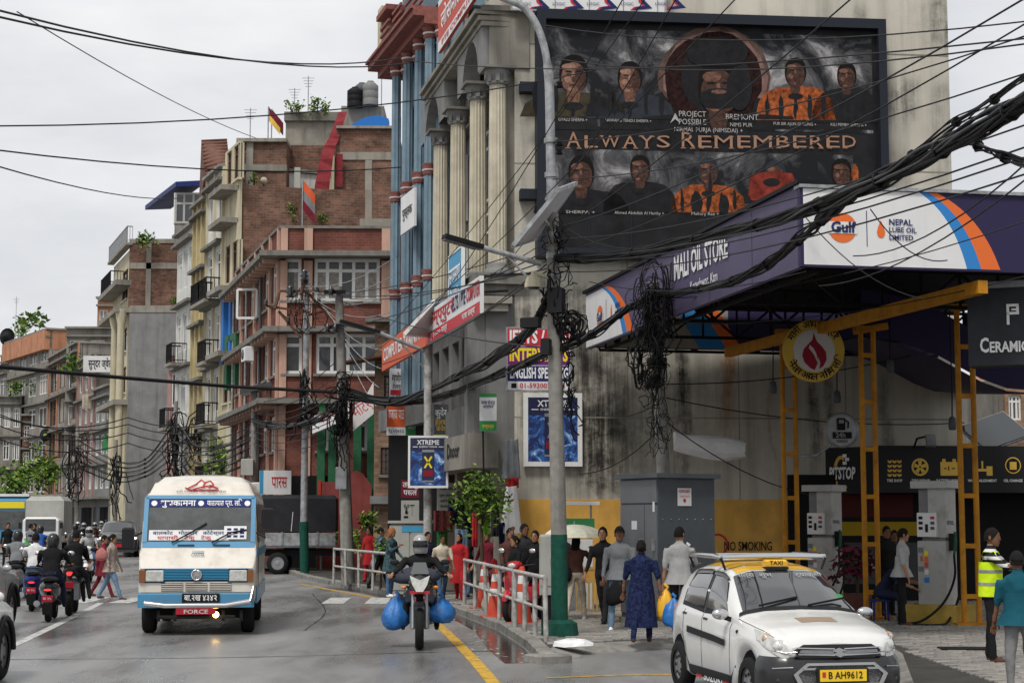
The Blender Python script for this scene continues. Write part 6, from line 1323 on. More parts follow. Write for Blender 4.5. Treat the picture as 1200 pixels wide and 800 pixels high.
# ---- wires
def sag_pts(P_, sag, n=10):
 out = []
 for a, b in zip(P_[:-1], P_[1:]):
  for k in range(n): t_ = k/n; out.append(a.lerp(b, t_)+V((0, 0, -sag*4*t_*(1-t_))))
 return out+[P_[-1]]
def wire(lab, P_, r=.012, sag=.15, name='overhead_wire', m='wire', group='thin overhead wires', cat='wire'):
 P_ = [at(*p) for p in P_]; o = MB().tube(sag_pts(P_, sag), r, 5, False).build(name, M[m]); return tag(o, lab, cat, group)
def bundle(lab, P_, r, n, seed, group='thick cable bundles', twist=5):
 """a bundle: many cables laid around one line, tied now and then"""
 rr = random.Random(seed); pts = smooth_path([at(*p) for p in P_], 10); c = sum(pts, V())/len(pts); t = thing('cable_bundle', lab, 'cables', pts[len(pts)//2], 0, group); mb = MB()
 for j in range(n):
  an = 2*pi*j/n+rr.uniform(-.3, .3); q = r*(1 if j % 3 else .45)*rr.uniform(.6, 1.1); L_ = []
  for k, p in enumerate(pts):
   a = an+twist*k/len(pts)+.3*sin(k*.4+j); w = q*(1+.25*sin(k*.7+j*1.3)); d = (pts[min(k+1, len(pts)-1)]-pts[max(k-1, 0)]).normalized(); x = d.cross(V((0, 0, 1))).normalized(); y = x.cross(d)
   L_.append(p+x*(w*cos(a))+y*(w*sin(a)))
  mb.mi = 1 if rr.random() < .35 else 0; mb.tube(L_, r*rr.uniform(.16, .3), 5, False)
 o = mb.build('strand', [M['cable'], M['cable_grey']], t, kind='stuff')
 tb = MB()
 for k in range(4, len(pts)-3, 9): d = (pts[k+1]-pts[k]).normalized(); tb.cyl(pts[k]-d*.015, pts[k]+d*.015, r*1.22, None, 9)
 tb.build('cable_tie', M['cable'], t, kind='stuff'); return t
bundle('very thick black cable bundle sweeping from the main pole to the upper right sky', [(651, 303, d0), (720, 300, 24.5), (800, 284, 21.5), (880, 266, 18.6), (960, 240, 16), (1040, 207, 14), (1120, 166, 12.4), (1215, 112, 11)], .064, 22, 1)
bundle('thinner twisted cable bundle above the thick one at the right edge', [(985, 238, 15.4), (1050, 195, 14.5), (1110, 150, 13.5), (1160, 120, 12.7), (1215, 80, 11.8)], .035, 6, 2)
bundle('short cable bundle branching down to the right edge', [(1135, 164, 12.6), (1165, 180, 12), (1215, 196, 11)], .035, 6, 3)
bundle('cable bundle climbing from the tangled pole across the purple fascia', [(770, 348, 30.3), (810, 340, 28.5), (850, 332, 25), (895, 312, 22.5), (935, 282, 20), (965, 255, 17.5), (1000, 226, 15)], .06, 14, 4)
bundle('drooping cable bundle running from the main pole to the concrete wire pole', [(652, 330, d0), (622, 385, 29), (580, 418, 33), (538, 440, 37), (500, 458, 41), (455, 470, 45.5), (405, 458, dQ)], .085, 14, 5)
bundle('drooping cable bundle running from the tangled pole past the tuition sign', [(764, 352, 30.3), (735, 362, 31), (700, 388, 29.5), (665, 405, 28.5), (620, 424, 31), (575, 443, 35), (520, 464, 40), (465, 472, 45.5), (405, 466, dQ)], .07, 12, 6)
bundle('sagging cable bundle between the two crossarm poles and the roadside pole', [(402, 470, dQ), (375, 490, 53), (345, 498, 57), (318, 499, 61), (297, 492, 64)], .12, 10, 7)
wire('thick single black cable crossing the left half of the street at mid height', [(-20, 428, 36), (150, 443, 42), (260, 452, 47), (402, 460, dQ)], .05, .0, 'thick_cable', 'cable', None, 'cable')
for k, y in enumerate((497, 507, 519, 489)): wire('thin wire low over the far street, '+('second highest', 'second lowest', 'lowest', 'highest')[k]+' of four', [(-20, y-20+k*4, 60), (150, y, 66), (297, y-8, 64)], .022, .5, group='thin wires low over the far street')
for k in range(5): bundle('sagging far cable bundle over the street bend, '+('topmost', 'second from top', 'middle one', 'second lowest', 'lowest')[k]+' of five', [(297, 505+k*9, 64), (262, 522+k*8, 68), (228, 521+k*10, 76), (205, 498+k*10, 83), (170, 538+k*5, 90), (135, 540+k*6, 95), (90, 515+k*8, 98)], .06, 4, 30+k, 'sagging far cables')
for i, (p, q, lab) in enumerate((((-20, 8, 14), (480, 74, 30), 'black wire crossing the top left sky, upper of the pair'), ((-20, 16, 14), (470, 68, 30), 'black wire crossing the top left sky, lower of the pair'), ((-20, 148, 22), (700, 82, 30), 'black wire stretched level below the top left corner to the pole top'), ((-20, 174, 30), (470, 196, 48), 'wire falling gently across the left sky'), ((-20, 190, 30), (215, 232, 70), 'wire sloping down across the left sky to the pale house'), ((20, 14, 40), (300, 162, 78), 'faint diagonal wire falling to the peaked roof'))): wire(lab, [p, q], .011 if i < 3 else .016, .25, group=None)
SEEN = {}
MARKS = {(430, 425): 'the concrete wire pole', (500, 372): 'the white sign pole', (585, 325): 'the foot of the cream columns', (470, 70): 'the blue columns', (640, 25): 'the curved lamp top', (646, 68): 'the lamp pole shoulder', (646, 166): 'the upper pole clamps', (647, 210): 'the pole over the solar panel', (647, 265): 'the solar panel pole', (648, 300): 'the main pole cable knot', (760, -10): 'the sky above the roof banner', (880, -20): 'the sky above the billboard', (1010, -12): 'the sky right of the billboard', (1215, -10): 'the top right corner', (1215, 45): 'the upper right sky', (1215, 140): 'the right sky', (1215, 190): 'the right edge', (1215, 260): 'the right end of the canopy', (1215, 320): 'the ceramic sign', (775, 370): 'the tangled pole top', (775, 470): 'the tangled pole middle', (785, 292): 'the purple fascia top', (690, 480): 'the framed drink poster', (680, 555): 'the yellow wall edge', (950, 580): 'the black shop fascia', (1130, 450): 'the near lattice post', (945, 290): 'the canopy corner', (1080, 350): 'the orange beam', (385, 345): 'the crossarm poles', (600, 300): 'the corner ledge'}
def between(p, q):
 f = lambda a: min(MARKS.items(), key=lambda m: (m[0][0]-a[0])**2+(m[0][1]-a[1])**2)[1]
 t = f'thin wire from {f(p)} to {f(q)}'; SEEN[t] = n = SEEN.get(t, 0)+1
 return t+('', '', ', lower one', ', lowest one')[n]
dd = [((430, 420, 46), (880, -20, 18)), ((500, 372, 40), (735, -10, 20)), ((585, 320, 33), (800, -15, 20)), ((440, 400, 47), (770, -20, 22)), ((560, 330, 34), (1010, -12, 15)), ((647, 300, d0), (1215, 20, 14)), ((647, 210, d0), (1215, 82, 14)), ((647, 268, d0), (1215, -10, 12)), ((647, 280, d0), (1215, 142, 13)), ((647, 166, d0), (1215, 38, 15)), ((640, 30, d0), (1215, 24, 16)), ((647, 68, d0), (1215, 50, 14)), ((470, 70, 30), (1215, 44, 14)), ((660, 300, d0), (1215, 168, 12)), ((660, 305, d0), (1215, 180, 12)), ((655, 318, d0), (1215, 200, 12)),
 ((648, 262, d0), (790, 300, 22.6)), ((648, 256, d0), (780, 287, 22.5)), ((640, 310, d0), (470, 415, 47)), ((640, 318, d0), (430, 432, 47)), ((640, 306, d0), (410, 350, dQ)), ((640, 315, d0), (380, 345, dP)), ((648, 290, d0), (395, 384, dQ)), ((690, 330, 30), (945, 318, 24)), ((772, 350, 30.2), (1215, 255, 20)), ((770, 380, 30.4), (1215, 320, 24)), ((775, 470, 32.5), (690, 480, 37)), ((775, 465, 32.5), (1130, 495, 37)), ((775, 490, 32.5), (950, 580, 37)), ((775, 500, 32.5), (680, 555, 36.5)), ((775, 450, 32.5), (1130, 400, 33)), ((940, 250, 23.8), (1080, 350, 24)), ((1020, 245, 22), (1110, 305, 23)), ((1215, 180, 14), (1000, 300, 22)), ((1215, 200, 14), (960, 335, 24)), ((400, 345, dQ), (360, 330, dP)), ((400, 352, dQ), (650, 408, 27)), ((358, 345, dP), (600, 300, 34))]
for p, q in dd: wire(between(p, q), [p, q], .0085 if min(p[2], q[2]) < 25 else .012, .22, group='thin wires fanning out from the main pole')
for i in range(9): wire('pale service wire fanning from the crossarm poles', [(358+i*5, 335+i*6, dP-.3), (465-i*3, 300+i*22, 47+i*.5)], .012, .3, m='galv', group='service wires at the crossarm poles')
for i in range(8): wire('thin wire between the roadside pole and the red building', [(297, 470+i*7, 64), (392+(i % 3)*6, 425+i*12, dQ)], .014, .35, group='thin wires before the red building')
# ------------------------------------------------------------------ guard rails, cones, traffic sign, cabinets
def guard(name, lab, a, b, n, h=.95, group=None):
 t = thing(name, lab, 'railing', a, 0, group); d = b-a
 MB().tube([(0, 0, h), d+V((0, 0, h))], .035, 8).build('top_rail', M['rail_white'], t, False); MB().tube([(0, 0, h*.5), d+V((0, 0, h*.5))], .03, 8).build('middle_rail', M['rail_white'], t, False)
 for i in range(n): p = d*(i/(n-1)); MB().tube([p, p+V((random.uniform(-.03, .03), 0, h+.02))], .038, 8).build('post', M['rail_white'], t, False)
 return t
guard('guard_rail', 'scuffed white pipe guard rail along the kerb beside the traffic cones', G(544, 709, PZ), G(602, 735, PZ), 5, group='white guard rails'); guard('guard_rail', 'scuffed white pipe guard rail ending at the green foot of the main pole', G(603.5, 736, PZ), G(640, 752, PZ), 4, group='white guard rails')
guard('guard_rail', 'farther white guard rail by the concrete wire pole and its shrubs', G(391, 683, PZ), G(454, 694, PZ), 5, group='white guard rails')
def cone(p, h, lab):
 t = thing('traffic_cone', lab, 'traffic cone', p, random.uniform(0, 1), 'red traffic cones'); r = lambda z: .17-.125*z/h
 MB().chbox((0, 0, .02), (.44, .44, .04), .01).build('base', M['cone_red'], t, False); MB().lathe([(r(0), .04), (r(h*.99), h-.02), (.03, h), (.01, h)], (0, 0, 0), 16).build('body', M['cone_red'], t, False)
 for z in (.42, .7): MB().lathe([(r(z*h)+.003, z*h), (r((z+.14)*h)+.003, (z+.14)*h)], (0, 0, 0), 16).build('white_band', M['sign_white'], t, False)
cone(G(581, 723, PZ), .95, 'red traffic cone with white bands nearest the kerb'); cone(G(567.5, 713, PZ), .95, 'red traffic cone behind the rail post, farthest of the three'); cone(G(612, 731, PZ), 1.0, 'red traffic cone beside the parked red scooter')
pb_ = G(376, 667, PZ); t = thing('no_right_turn_sign', 'round white sign with a red ring and a barred right turn arrow', 'traffic sign', pb_); dS2 = pb_.y
c_ = at(376, 613, dS2)-pb_; MB().tube([(0, .05, 0), c_+V((0, .05, 0))], .04, 8).build('post', M['galv'], t, False); rr_ = .235
MB().lathe([(rr_, -.01), (rr_, .015)], c_, 24, 'Y').build('red_ring', M['sign_red'], t, False); MB().lathe([(rr_*.78, .0), (rr_*.78, .02)], c_, 24, 'Y').build('white_face', M['sign_white'], t, False)
MB().bar(c_+V((-.06, -.025, -.12)), c_+V((-.06, -.025, .06)), .045, .006, (0, 1, 0)).bar(c_+V((-.08, -.025, .06)), c_+V((.06, -.025, .06)), .006, .045).build('arrow', M['ink_black'], t, False); MB().add([c_+V((x, -.026, z)) for x, z in ((.05, .0), (.14, .06), (.05, .12))], [(0, 1, 2)]).build('arrow_head', M['ink_black'], t, False); MB().bar(c_+V((-.12, -.032, .12)), c_+V((.12, -.032, -.12)), .005, .035, (0, 1, 0)).build('bar', M['sign_red'], t, False)
p = at(640.5, 661, 28.9); box_thing('utility_box', 'pale grey utility box on a dark pedestal behind the main pole', p, (.24, .3, 1.0), 'cabinet_light', 'cabinet', ex=(('door', (0, -.155, .05), (.2, .015, .8), 'cabinet_light'), ('latch', (.07, -.17, .05), (.03, .02, .1), 'galv'), ('pedestal', (0, 0, -.5-(p.z-.5-PZ)/2), (.18, .24, p.z-.5-PZ), 'steel_black')))
p = G(481, 695, PZ); box_thing('telecom_cabinet', 'large pale telecom cabinet with a blue sticker behind the motorcyclist', p+V((0, 0, .85)), (1.0, .6, 1.7), 'cabinet_light', 'cabinet', ex=(('roof', (0, 0, .87), (1.08, .68, .06), 'cabinet_light'), ('door', (-.24, -.31, 0), (.44, .02, 1.5), 'cabinet_light'), ('door', (.24, -.31, 0), (.44, .02, 1.5), 'cabinet_light'), ('sticker', (.05, -.325, .7), (.5, .01, .14), 'sign_blue')))
def tree(lab, p, H_, r, seed, n=900, lean=.1, name='street_tree', ls=.11, tr=.05):
 t = thing(name, lab, 'tree', p); rr = random.Random(seed); top = V((lean, 0, H_-r*1.3)); mb = MB(); mb.tube(smooth_path([(0, 0, 0), (lean*.3, .03, H_*.3), top], 4), [tr*(1.2-.08*i) for i in range(9)], 7)
 for k in range(6): a = 2*pi*k/6; mb.tube([top*(.75+.04*k), top+V((cos(a)*r*.4, sin(a)*r*.4, r*.4)), top+V((cos(a)*r*.8, sin(a)*r*.8, r*(.6+.15*(k % 3))))], [tr*.5, tr*.35, tr*.15], 5)
 mb.build('trunk', M['bark'], t, False); f = MB(); f_ = None
 b = foliage((lean, 0, H_-r), r*1.05, n, ls, seed, 1.15); b.build('crown', LEAF(), t, False)
tree('small leafy street tree with bright green leaves before the clothes shop', G(566, 712, PZ), 2.7, .5, 5, 1300, -.05, ls=.065)
tree('dark bushy tree beside the roadside pole behind the bus', at(265, 640, 76), 4.9, 1.15, 6, 700, ls=.16)
tree('dark roadside tree at the far left behind the blue bus', at(16, 620, 112), 4.6, 1.5, 7, 600, ls=.2); tree('second dark roadside tree behind the white box truck', at(42, 620, 116), 5.2, 1.4, 8, 600, ls=.2)
for i, (x, y, h, r, lab) in enumerate(((408, 678, 1.45, .38, 'leafy shrub clipped round beside the concrete wire pole'), (431, 676, 2.0, .34, 'taller leafy shrub beside the tan brick house'), (446, 690, 1.3, .3, 'low leafy shrub behind the woman in the teal shawl'))):
 tree(lab, G(x, y, PZ), h, r, 60+i, 260, .03, 'roadside_shrub', .08, .03)
# ------------------------------------------------------------------ vehicles (built facing -Y, base at the ground)
def interp(tab, y):
 if y <= tab[0][0]: return tab[0][1]
 for (a, va), (b, vb) in zip(tab[:-1], tab[1:]):
  if y <= b:
   t = (y-a)/(b-a); return va+(vb-va)*t
 return tab[-1][1]
class Car:
 def __init__(s, L_, W_, zt, zb, wp, wr, sill, wheels, R_, belt_off=.05):
  s.L, s.W, s.zt, s.zb, s.wp, s.wr, s.sill, s.wh, s.R = L_, W_, zt, zb, wp, wr, sill, wheels, R_
 def sec(s, y):
  w = s.W*interp(s.wp, y); zt, zb = interp(s.zt, y), interp(s.zb, y); wr = min(interp(s.wr, y), w-.03); zs = s.sill
  for yc in s.wh:
   if abs(y-yc) < s.R: zs = max(zs, s.wz+sqrt(max(0, s.R**2-(y-yc)**2)))
  zt = max(zt, zb+.012); zs = min(zs, zb-.12)
  h = zt-zb
  return [(w-.07, zs-.0), (w-.012, zs+.05), (w, zs+(zb-zs)*.5), (w-.012, zb-.06), (w-.04, zb), (w-.04+(wr-w+.04)*.5+.012, zb+h*.48), (wr, zt-min(.09, h*.3)), (wr-.06, zt-min(.035, h*.15)), (wr*.6, zt+.012), (0, zt+.025)]
 wz = .29
 def S(s, y, t, off=0):
  """surface point: y along the car, t from 0 (sill) to 9 (roof centre line); negative t is the other side"""
  sg = -1 if t < 0 or t > 9 else 1; t = abs(t); t = 18-t if t > 9 else t; P_ = s.sec(y); i = min(int(t), 8); f = t-i
  a, b = P_[i], P_[i+1]; x, z = a[0]+(b[0]-a[0])*f, a[1]+(b[1]-a[1])*f
  p = V((sg*x, y-s.L/2, z))
  if off:
   e = .02; q = s.sec(min(y+e, s.L)); q0 = s.sec(max(y-e, 0)); dy = V((sg*((q[i][0]+(q[i+1][0]-q[i][0])*f)-(q0[i][0]+(q0[i+1][0]-q0[i][0])*f)), min(y+e, s.L)-max(y-e, 0), (q[i][1]+(q[i+1][1]-q[i][1])*f)-(q0[i][1]+(q0[i+1][1]-q0[i][1])*f)))
   dt = V((sg*(b[0]-a[0]), 0, b[1]-a[1])); n = dy.cross(dt).normalized()
   c = V((0, y-s.L/2, .7)); n = n if n.dot(p-c) > 0 else -n; p += n*off
  return p
 def shell(s, m, parent, name='body'):
  ys = [0, .015, .05]+[s.L*i/72 for i in range(1, 72)]+[s.L-.05, s.L-.015, s.L]; ys.sort(); rings = []
  for y in ys:
   P_ = s.sec(y); r = [V((x, y-s.L/2, z)) for x, z in P_]; r2 = [V((-x, y-s.L/2, z)) for x, z in P_[:-1]][::-1]; rings.append(r+r2)
  mb = MB(); mb.loft(rings, False, True, False)
  for ring in (rings[0], rings[-1]): mb.add(ring, [tuple(range(len(ring)))])
  return mb.build(name, m, parent, False)
 def patch(s, c4, off, m, parent, name, nu=10, nv=6, both=False):
  """patch over the surface given corner (y,t) pairs"""
  mb = MB()
  for sg in ((1, -1) if both else (1,)):
   rows = []
   for j in range(nv+1):
    v_ = j/nv; a = (c4[0][0]+(c4[3][0]-c4[0][0])*v_, c4[0][1]+(c4[3][1]-c4[0][1])*v_); b = (c4[1][0]+(c4[2][0]-c4[1][0])*v_, c4[1][1]+(c4[2][1]-c4[1][1])*v_)
    rows.append([s.S(a[0]+(b[0]-a[0])*i/nu, sg*(a[1]+(b[1]-a[1])*i/nu), off) for i in range(nu+1)])
   mb.loft(rows, False, True, False)
  return mb.build(name, M[m] if isinstance(m, str) else m, parent, False)
def wheel(t, c, R_, w, rim='rim_grey', n=7, steel=False):
 tb = MB().lathe([(R_*.62, -w/2), (R_*.9, -w/2), (R_*.985, -w*.38), (R_, -w*.2), (R_, w*.2), (R_*.985, w*.38), (R_*.9, w/2), (R_*.62, w/2)], c, 28, 'X', True, False); o = tb.build('tyre', M['tyre'], t, False)
 sg = 1 if c[0] > 0 else -1; d = MB().lathe([(R_*.63, -.02), (R_*.63, sg*w*.42), (R_*.55, sg*w*.3), (R_*.2, sg*w*.34), (.03, sg*w*.36)], c, 20, 'X'); rm = d.build('rim', M[rim], o, False)
 for k in range(n):
  a = 2*pi*k/n; p = V(c)+V((sg*w*.37, cos(a)*R_*.38, sin(a)*R_*.38)); h_ = MB().cyl(p, p+V((sg*.004, 0, 0)), R_*.075, None, 8).build('vent_hole', M['ink_black'], o, False)
 return o
def car_common(cr_, t, roof=None): pass
def place_empty(name, lab, cat, p, rz, group=None): return thing(name, lab, cat, (p[0], p[1], p[2]), rz, group)
# ---- the white taxi hatchback
tx = Car(3.43, .745, [(0, .70), (.04, .76), (.12, .805), (.3, .865), (.6, .92), (.9, .965), (1.0, 1.0), (1.3, 1.2), (1.62, 1.385), (1.8, 1.43), (2.2, 1.455), (2.7, 1.44), (3.0, 1.4), (3.15, 1.36), (3.3, 1.12), (3.38, .95), (3.43, .9)],
  [(0, .66), (.1, .735), (.3, .795), (.9, .85), (1.6, .9), (3.1, .95), (3.3, .93), (3.43, .86)], [(0, .70), (.03, .78), (.08, .87), (.2, .95), (.4, .985), (.8, 1), (2.8, 1), (3.1, .97), (3.3, .92), (3.43, .82)],
  [(0, .45), (.1, .58), (.5, .64), (.95, .67), (1.2, .63), (1.62, .565), (2.6, .565), (3.15, .53), (3.43, .5)], .2, (.63, 2.98), .325)
def build_taxi():
 t = place_empty('taxi', 'white taxi hatchback with yellow roof, silver roof carrier and black front bumper', 'taxi', (0, 0, 0), 0)
 c = tx; L2_ = c.L/2
 c.shell(M['white_car'], t)
 MB().box((0, 0, .32), (1.25, 3.1, .2)).build('floor_pan', M['black_plastic'], t, False)
 for yc in (.63, 2.98): MB().box((0, yc-L2_, .42), (1.36, .62, .42)).build('wheel_housing', M['dark_void'], t, False)
 for yc in (.63, 2.98):
  for sx in (-1, 1): wheel(t, (sx*.66, yc-L2_, .275), .275, .16)
 c.patch([(1.0, 6.55), (1.0, 11.45), (1.6, 11.2), (1.6, 6.8)], .006, 'glass_car', t, 'windscreen', 24, 10)
 fr_ = [c.S(1.0+.6*k/8, 6.6, .012) for k in range(9)]
 for nm, c4 in (('front_window', [(1.28, 4.35), (2.0, 4.2), (2.0, 6.15), (1.62, 6.05)]), ('rear_window', [(2.1, 4.2), (2.82, 4.35), (2.72, 6.1), (2.1, 6.15)])):
  for sg in (1, -1): c.patch([(y, sg*tt) for y, tt in c4], .006, 'glass_car', t, nm, 8, 6)
 for sg in (1, -1):                               # black window surrounds and weather shields
  for c4 in ([(1.25, 4.15), (2.05, 4.02), (2.05, 6.3), (1.6, 6.22)], [(2.06, 4.02), (2.88, 4.15), (2.77, 6.25), (2.06, 6.3)]): c.patch([(y, sg*tt) for y, tt in c4], .003, 'black_plastic', t, 'window_surround', 8, 6)
  c.patch([(y, sg*tt) for y, tt in ((1.62, 5.95), (2.03, 5.9), (2.03, 6.4), (1.6, 6.35))], .02, 'black_gloss', t, 'weather_shield', 6, 3); c.patch([(y, sg*tt) for y, tt in ((2.1, 5.9), (2.72, 5.9), (2.66, 6.35), (2.1, 6.4))], .02, 'black_gloss', t, 'weather_shield', 6, 3)
  c.patch([(y, sg*tt) for y, tt in ((.95, .35), (2.66, .35), (2.66, 1.25), (.95, 1.25))], .004, 'black_plastic', t, 'black_sill_band', 12, 3)
  c.patch([(y, sg*tt) for y, tt in ((1.25, 2.28), (2.55, 2.38), (2.55, 2.62), (1.25, 2.52))], .018, 'black_plastic', t, 'side_moulding', 12, 3)
  for ys_ in (1.12, 2.06, 2.72): c.patch([(y, sg*tt) for y, tt in ((ys_, .8), (ys_+.012, .8), (ys_+.012, 4.0), (ys_, 4.0))], .002, 'ink_black', t, 'door_gap', 1, 10)
  for ys_ in (1.88, 2.62):
   h_ = c.patch([(y, sg*tt) for y, tt in ((ys_, 3.0), (ys_+.14, 3.0), (ys_+.14, 3.35), (ys_, 3.35))], .006, 'black_plastic', t, 'door_handle', 4, 3)
  p = c.S(1.2, sg*4.2, .0); m_ = MB(); m_.ball(p+V((sg*.12, -.02, .06)), (.095, .05, .06), 12, 8); mr_ = m_.build('mirror', M['chrome'], t, False); MB().bar(p, p+V((sg*.08, 0, .03)), .05).build('mirror_arm', M['black_plastic'], mr_, False)
  p = c.S(.9, sg*3.0, .0); MB().ball(p, .02, 8, 6).build('side_repeater', M['ink_black'], t, False)
 c.patch([(1.62, 7.2), (1.62, 10.8), (3.05, 10.8), (3.05, 7.2)], .004, 'yellow_car', t, 'yellow_roof', 20, 12)
 tb = MB().chbox((-.02, 1.66-L2_, 1.475), (.26, .1, .075), .02).build('taxi_box', M['yellow_car'], t, False); text('TAXI', (-.02, 1.61-L2_, 1.475), (1, 0, 0), (0, 0, 1), .045, M['ink_black'], tb, .15, 'lettering', 'CENTER', .03, .002, False); MB().chbox((-.02, 1.64-L2_, 1.425), (.26, .12, .03), .01).build('taxi_box_base', M['black_plastic'], t, False)
 for y0, z0 in ((2.0, 1.545), (2.6, 1.545)):
  MB().tube([(-.62, y0-L2_, z0), (.62, y0-L2_, z0)], .022, 10).build('carrier_bar', M['chrome'], t, False)
 for sx in (-1, 1):
  m_ = MB(); m_.tube([(sx*.6, 1.75-L2_, 1.53), (sx*.62, 1.95-L2_, 1.55), (sx*.62, 2.7-L2_, 1.55), (sx*.6, 2.85-L2_, 1.53)], [.02, .03, .03, .02], 10); m_.build('carrier_rail', M['chrome'], t, False)
  for y0 in (1.75, 2.85): MB().tube([(sx*.61, y0-L2_, 1.53), (sx*.56, y0-L2_, 1.4)], .014, 6).build('carrier_foot', M['black_plastic'], t, False)
 MB().tube([(-.62, 1.8-L2_, 1.535), (0, 1.74-L2_, 1.545), (.62, 1.8-L2_, 1.535)], .036, 10).build('carrier_front', M['chrome'], t, False)
 rows = []
 for (z, o_) in ((.2, -.02), (.26, .035), (.34, .05), (.45, .05), (.54, .035), (.58, .012), (.595, .0)):
  row = []
  for k in range(-14, 15):
   f = abs(k)/14; sg = 1 if k >= 0 else -1
   x, yk, ang = (f/.5*c.W*.70, 0, f*.5) if f < .5 else (c.W*interp(c.wp, .295*((f-.5)/.5)**1.6), .295*((f-.5)/.5)**1.6, .25+1.3*(f-.5)/.5)
   row.append(V((sg*(x+sin(ang)*o_), yk-L2_-cos(ang)*o_, z)))
  rows.append(row)
 MB().loft(rows, False, True, False).build('bumper', M['bumper_black'], t, False)
 yf = -L2_-.1
 MB().ext([(-.4, .58), (.4, .58), (.46, .66), (.36, .715), (-.36, .715), (-.46, .66)], (0, -L2_-.012, 0), (1, 0, 0), (0, 0, 1), (0, .03, 0)).build('nose_panel', M['bumper_black'], t, False)
 MB().ext([(-.46, .60), (.46, .60), (.36, .70), (-.36, .70)], (0, yf+.06, 0), (1, 0, 0), (0, 0, 1), (0, .05, 0)).build('upper_grille', M['black_gloss'], t, False)
 for sx in (-1, 1):
  MB().ext([(sx*.05, .615), (sx*.42, .635), (sx*.4, .665), (sx*.06, .66)], (0, yf+.05, 0), (1, 0, 0), (0, 0, 1), (0, .02, 0)).build('grille_mesh', M['steel_grey'], t, False)
  for z0 in (.61, .672): MB().tube([(sx*.05, yf+.045, z0), (sx*.43, yf+.06, z0+.012)], .008, 6).build('chrome_strip', M['chrome'], t, False)
 MB().add([V((a*.08, yf+.04, .64+b*.05)) for a, b in ((-1, .3), (-.1, .9), (1, .3), (.3, .1), (1, -.4), (.1, -1), (-1, -.3), (-.3, -.1))], [tuple(range(8))]).build('badge', M['chrome'], t, False)
 hx = [(-.5, .43), (-.36, .54), (.36, .54), (.5, .43), (.4, .24), (-.4, .24)]; hi_ = [(-.45, .43), (-.34, .515), (.34, .515), (.45, .43), (.36, .26), (-.36, .26)]
 fr2 = MB(); a_ = [V((x, yf-.012+.05*abs(x), z)) for x, z in hx]; b_ = [V((x, yf-.012+.05*abs(x), z)) for x, z in hi_]
 for i in range(6): fr2.add([a_[i], a_[(i+1) % 6], b_[(i+1) % 6], b_[i]]+[p+V((0, .05, 0)) for p in (a_[i], a_[(i+1) % 6])], [(0, 1, 2, 3), (0, 4, 5, 1)])
 fr2.build('chrome_grille_frame', M['chrome'], t, False)
 MB().add([p+V((0, .02, 0)) for p in b_], [tuple(range(6))]).build('lower_grille', M['mesh_metal'], t, False)
 for z0 in (.485, .33): MB().bar((-.4, yf+.0, z0), (.4, yf+.0, z0), .02, .02).build('grille_bar', M['chrome'], t, False)
 pt = MB().chbox((0, yf-.02, .42), (.54, .03, .15), .01).build('number_plate_frame', M['black_plastic'], t, False); MB().box((0, yf-.042, .42), (.49, .012, .115)).build('number_plate', M['plate_yellow'], pt, False)
 text('B AH9612', (.02, yf-.05, .42), (1, 0, 0), (0, 0, 1), .07, M['ink_black'], pt, .36, 'lettering', 'CENTER', .02, .003, False); MB().box((-.205, yf-.051, .43), (.035, .004, .05)).build('plate_mark', M['ink_red'], pt, False)
 for sx in (-1, 1):
  hl = c.patch([(.0, sx*2.75), (.36, sx*3.1), (.5, sx*4.75), (.03, sx*4.9)], .012, 'lens', t, 'headlight', 8, 6)
  for y0, t0, r0, m0 in ((.055, 3.75, .085, 'lamp_bowl'), (.2, 4.0, .06, 'amber_dim')):
   q = c.S(y0, sx*t0, .0)+V((-sx*.015, .03, 0)); MB().ball(q, (r0, r0*.55, r0*.9), 14, 8).build('reflector', M[m0], hl, False); MB().ball(q+V((sx*.008, -.012, 0)), (r0*.6, r0*.5, r0*.6), 12, 8).build('bulb_glass', M['lens'], hl, False)
  MB().tube([(sx*.44, yf+.06, .645), (sx*.55, yf+.1, .635), (sx*.66, yf+.2, .66)], .008, 5).build('lamp_trim', M['chrome'], hl, False)
  MB().ball((sx*.6, yf+.12, .36), (.05, .03, .05), 10, 6).build('fog_lamp', M['black_gloss'], t, False)
  MB().tube([(sx*.5, yf+.02, .5), (sx*.66, yf+.12, .485), (sx*.725, yf+.32, .48)], .008, 5).build('bumper_strip', M['chrome'], t, False)
  MB().ball((sx*.6, L2_-.1, .85), (.06, .05, .13), 10, 8).build('tail_lamp', M['tail_dull'], t, False)
 c.patch([(.95, 5.5), (.95, 12.5), (1.02, 12), (1.02, 6)], .012, 'black_plastic', t, 'wiper_cowl', 12, 3)
 for a, b in (((-.45, 1.0), (.02, 1.12)), ((.1, 1.0), (.55, 1.1))): MB().bar((a[0], a[1]-L2_, interp(c.zt, a[1])+.05), (b[0], b[1]-L2_, interp(c.zt, b[1])+.05), .02).build('wiper', M['ink_black'], t, False)
 c.patch([(.42, 8.5), (.42, 9.55), (.62, 9.55), (.62, 8.5)], .003, 'vent_brown', t, 'bonnet_vent', 6, 3)
 for sg in (-1, 1): c.patch([(y, sg*tt) for y, tt in ((.08, 5.0), (.95, 5.0), (.95, 5.25), (.08, 5.25))], .001, 'seam_dark', t, 'bonnet_gap', 14, 1)
 y_ = 1.72; p = c.S(y_, -.8, .006); text('SUZUKI', p, (0, -1, 0) if True else 0, (0, 0, 1), .1, M['ink_white'], t, .62, 'lettering', 'CENTER', .02, .004, False)
 for yy, sc in ((1.3, 1), (2.2, -1)): p = c.S(yy, -.8, .008); MB().add([p+V((0, -sc*a, b)) for a, b in ((-.1, 0), (-.02, .05), (.0, .02), (.1, .04), (.1, -.04), (0, -.02), (-.02, -.05))], [tuple(range(7))]).build('arrow_mark', M['ink_red'], t, False)
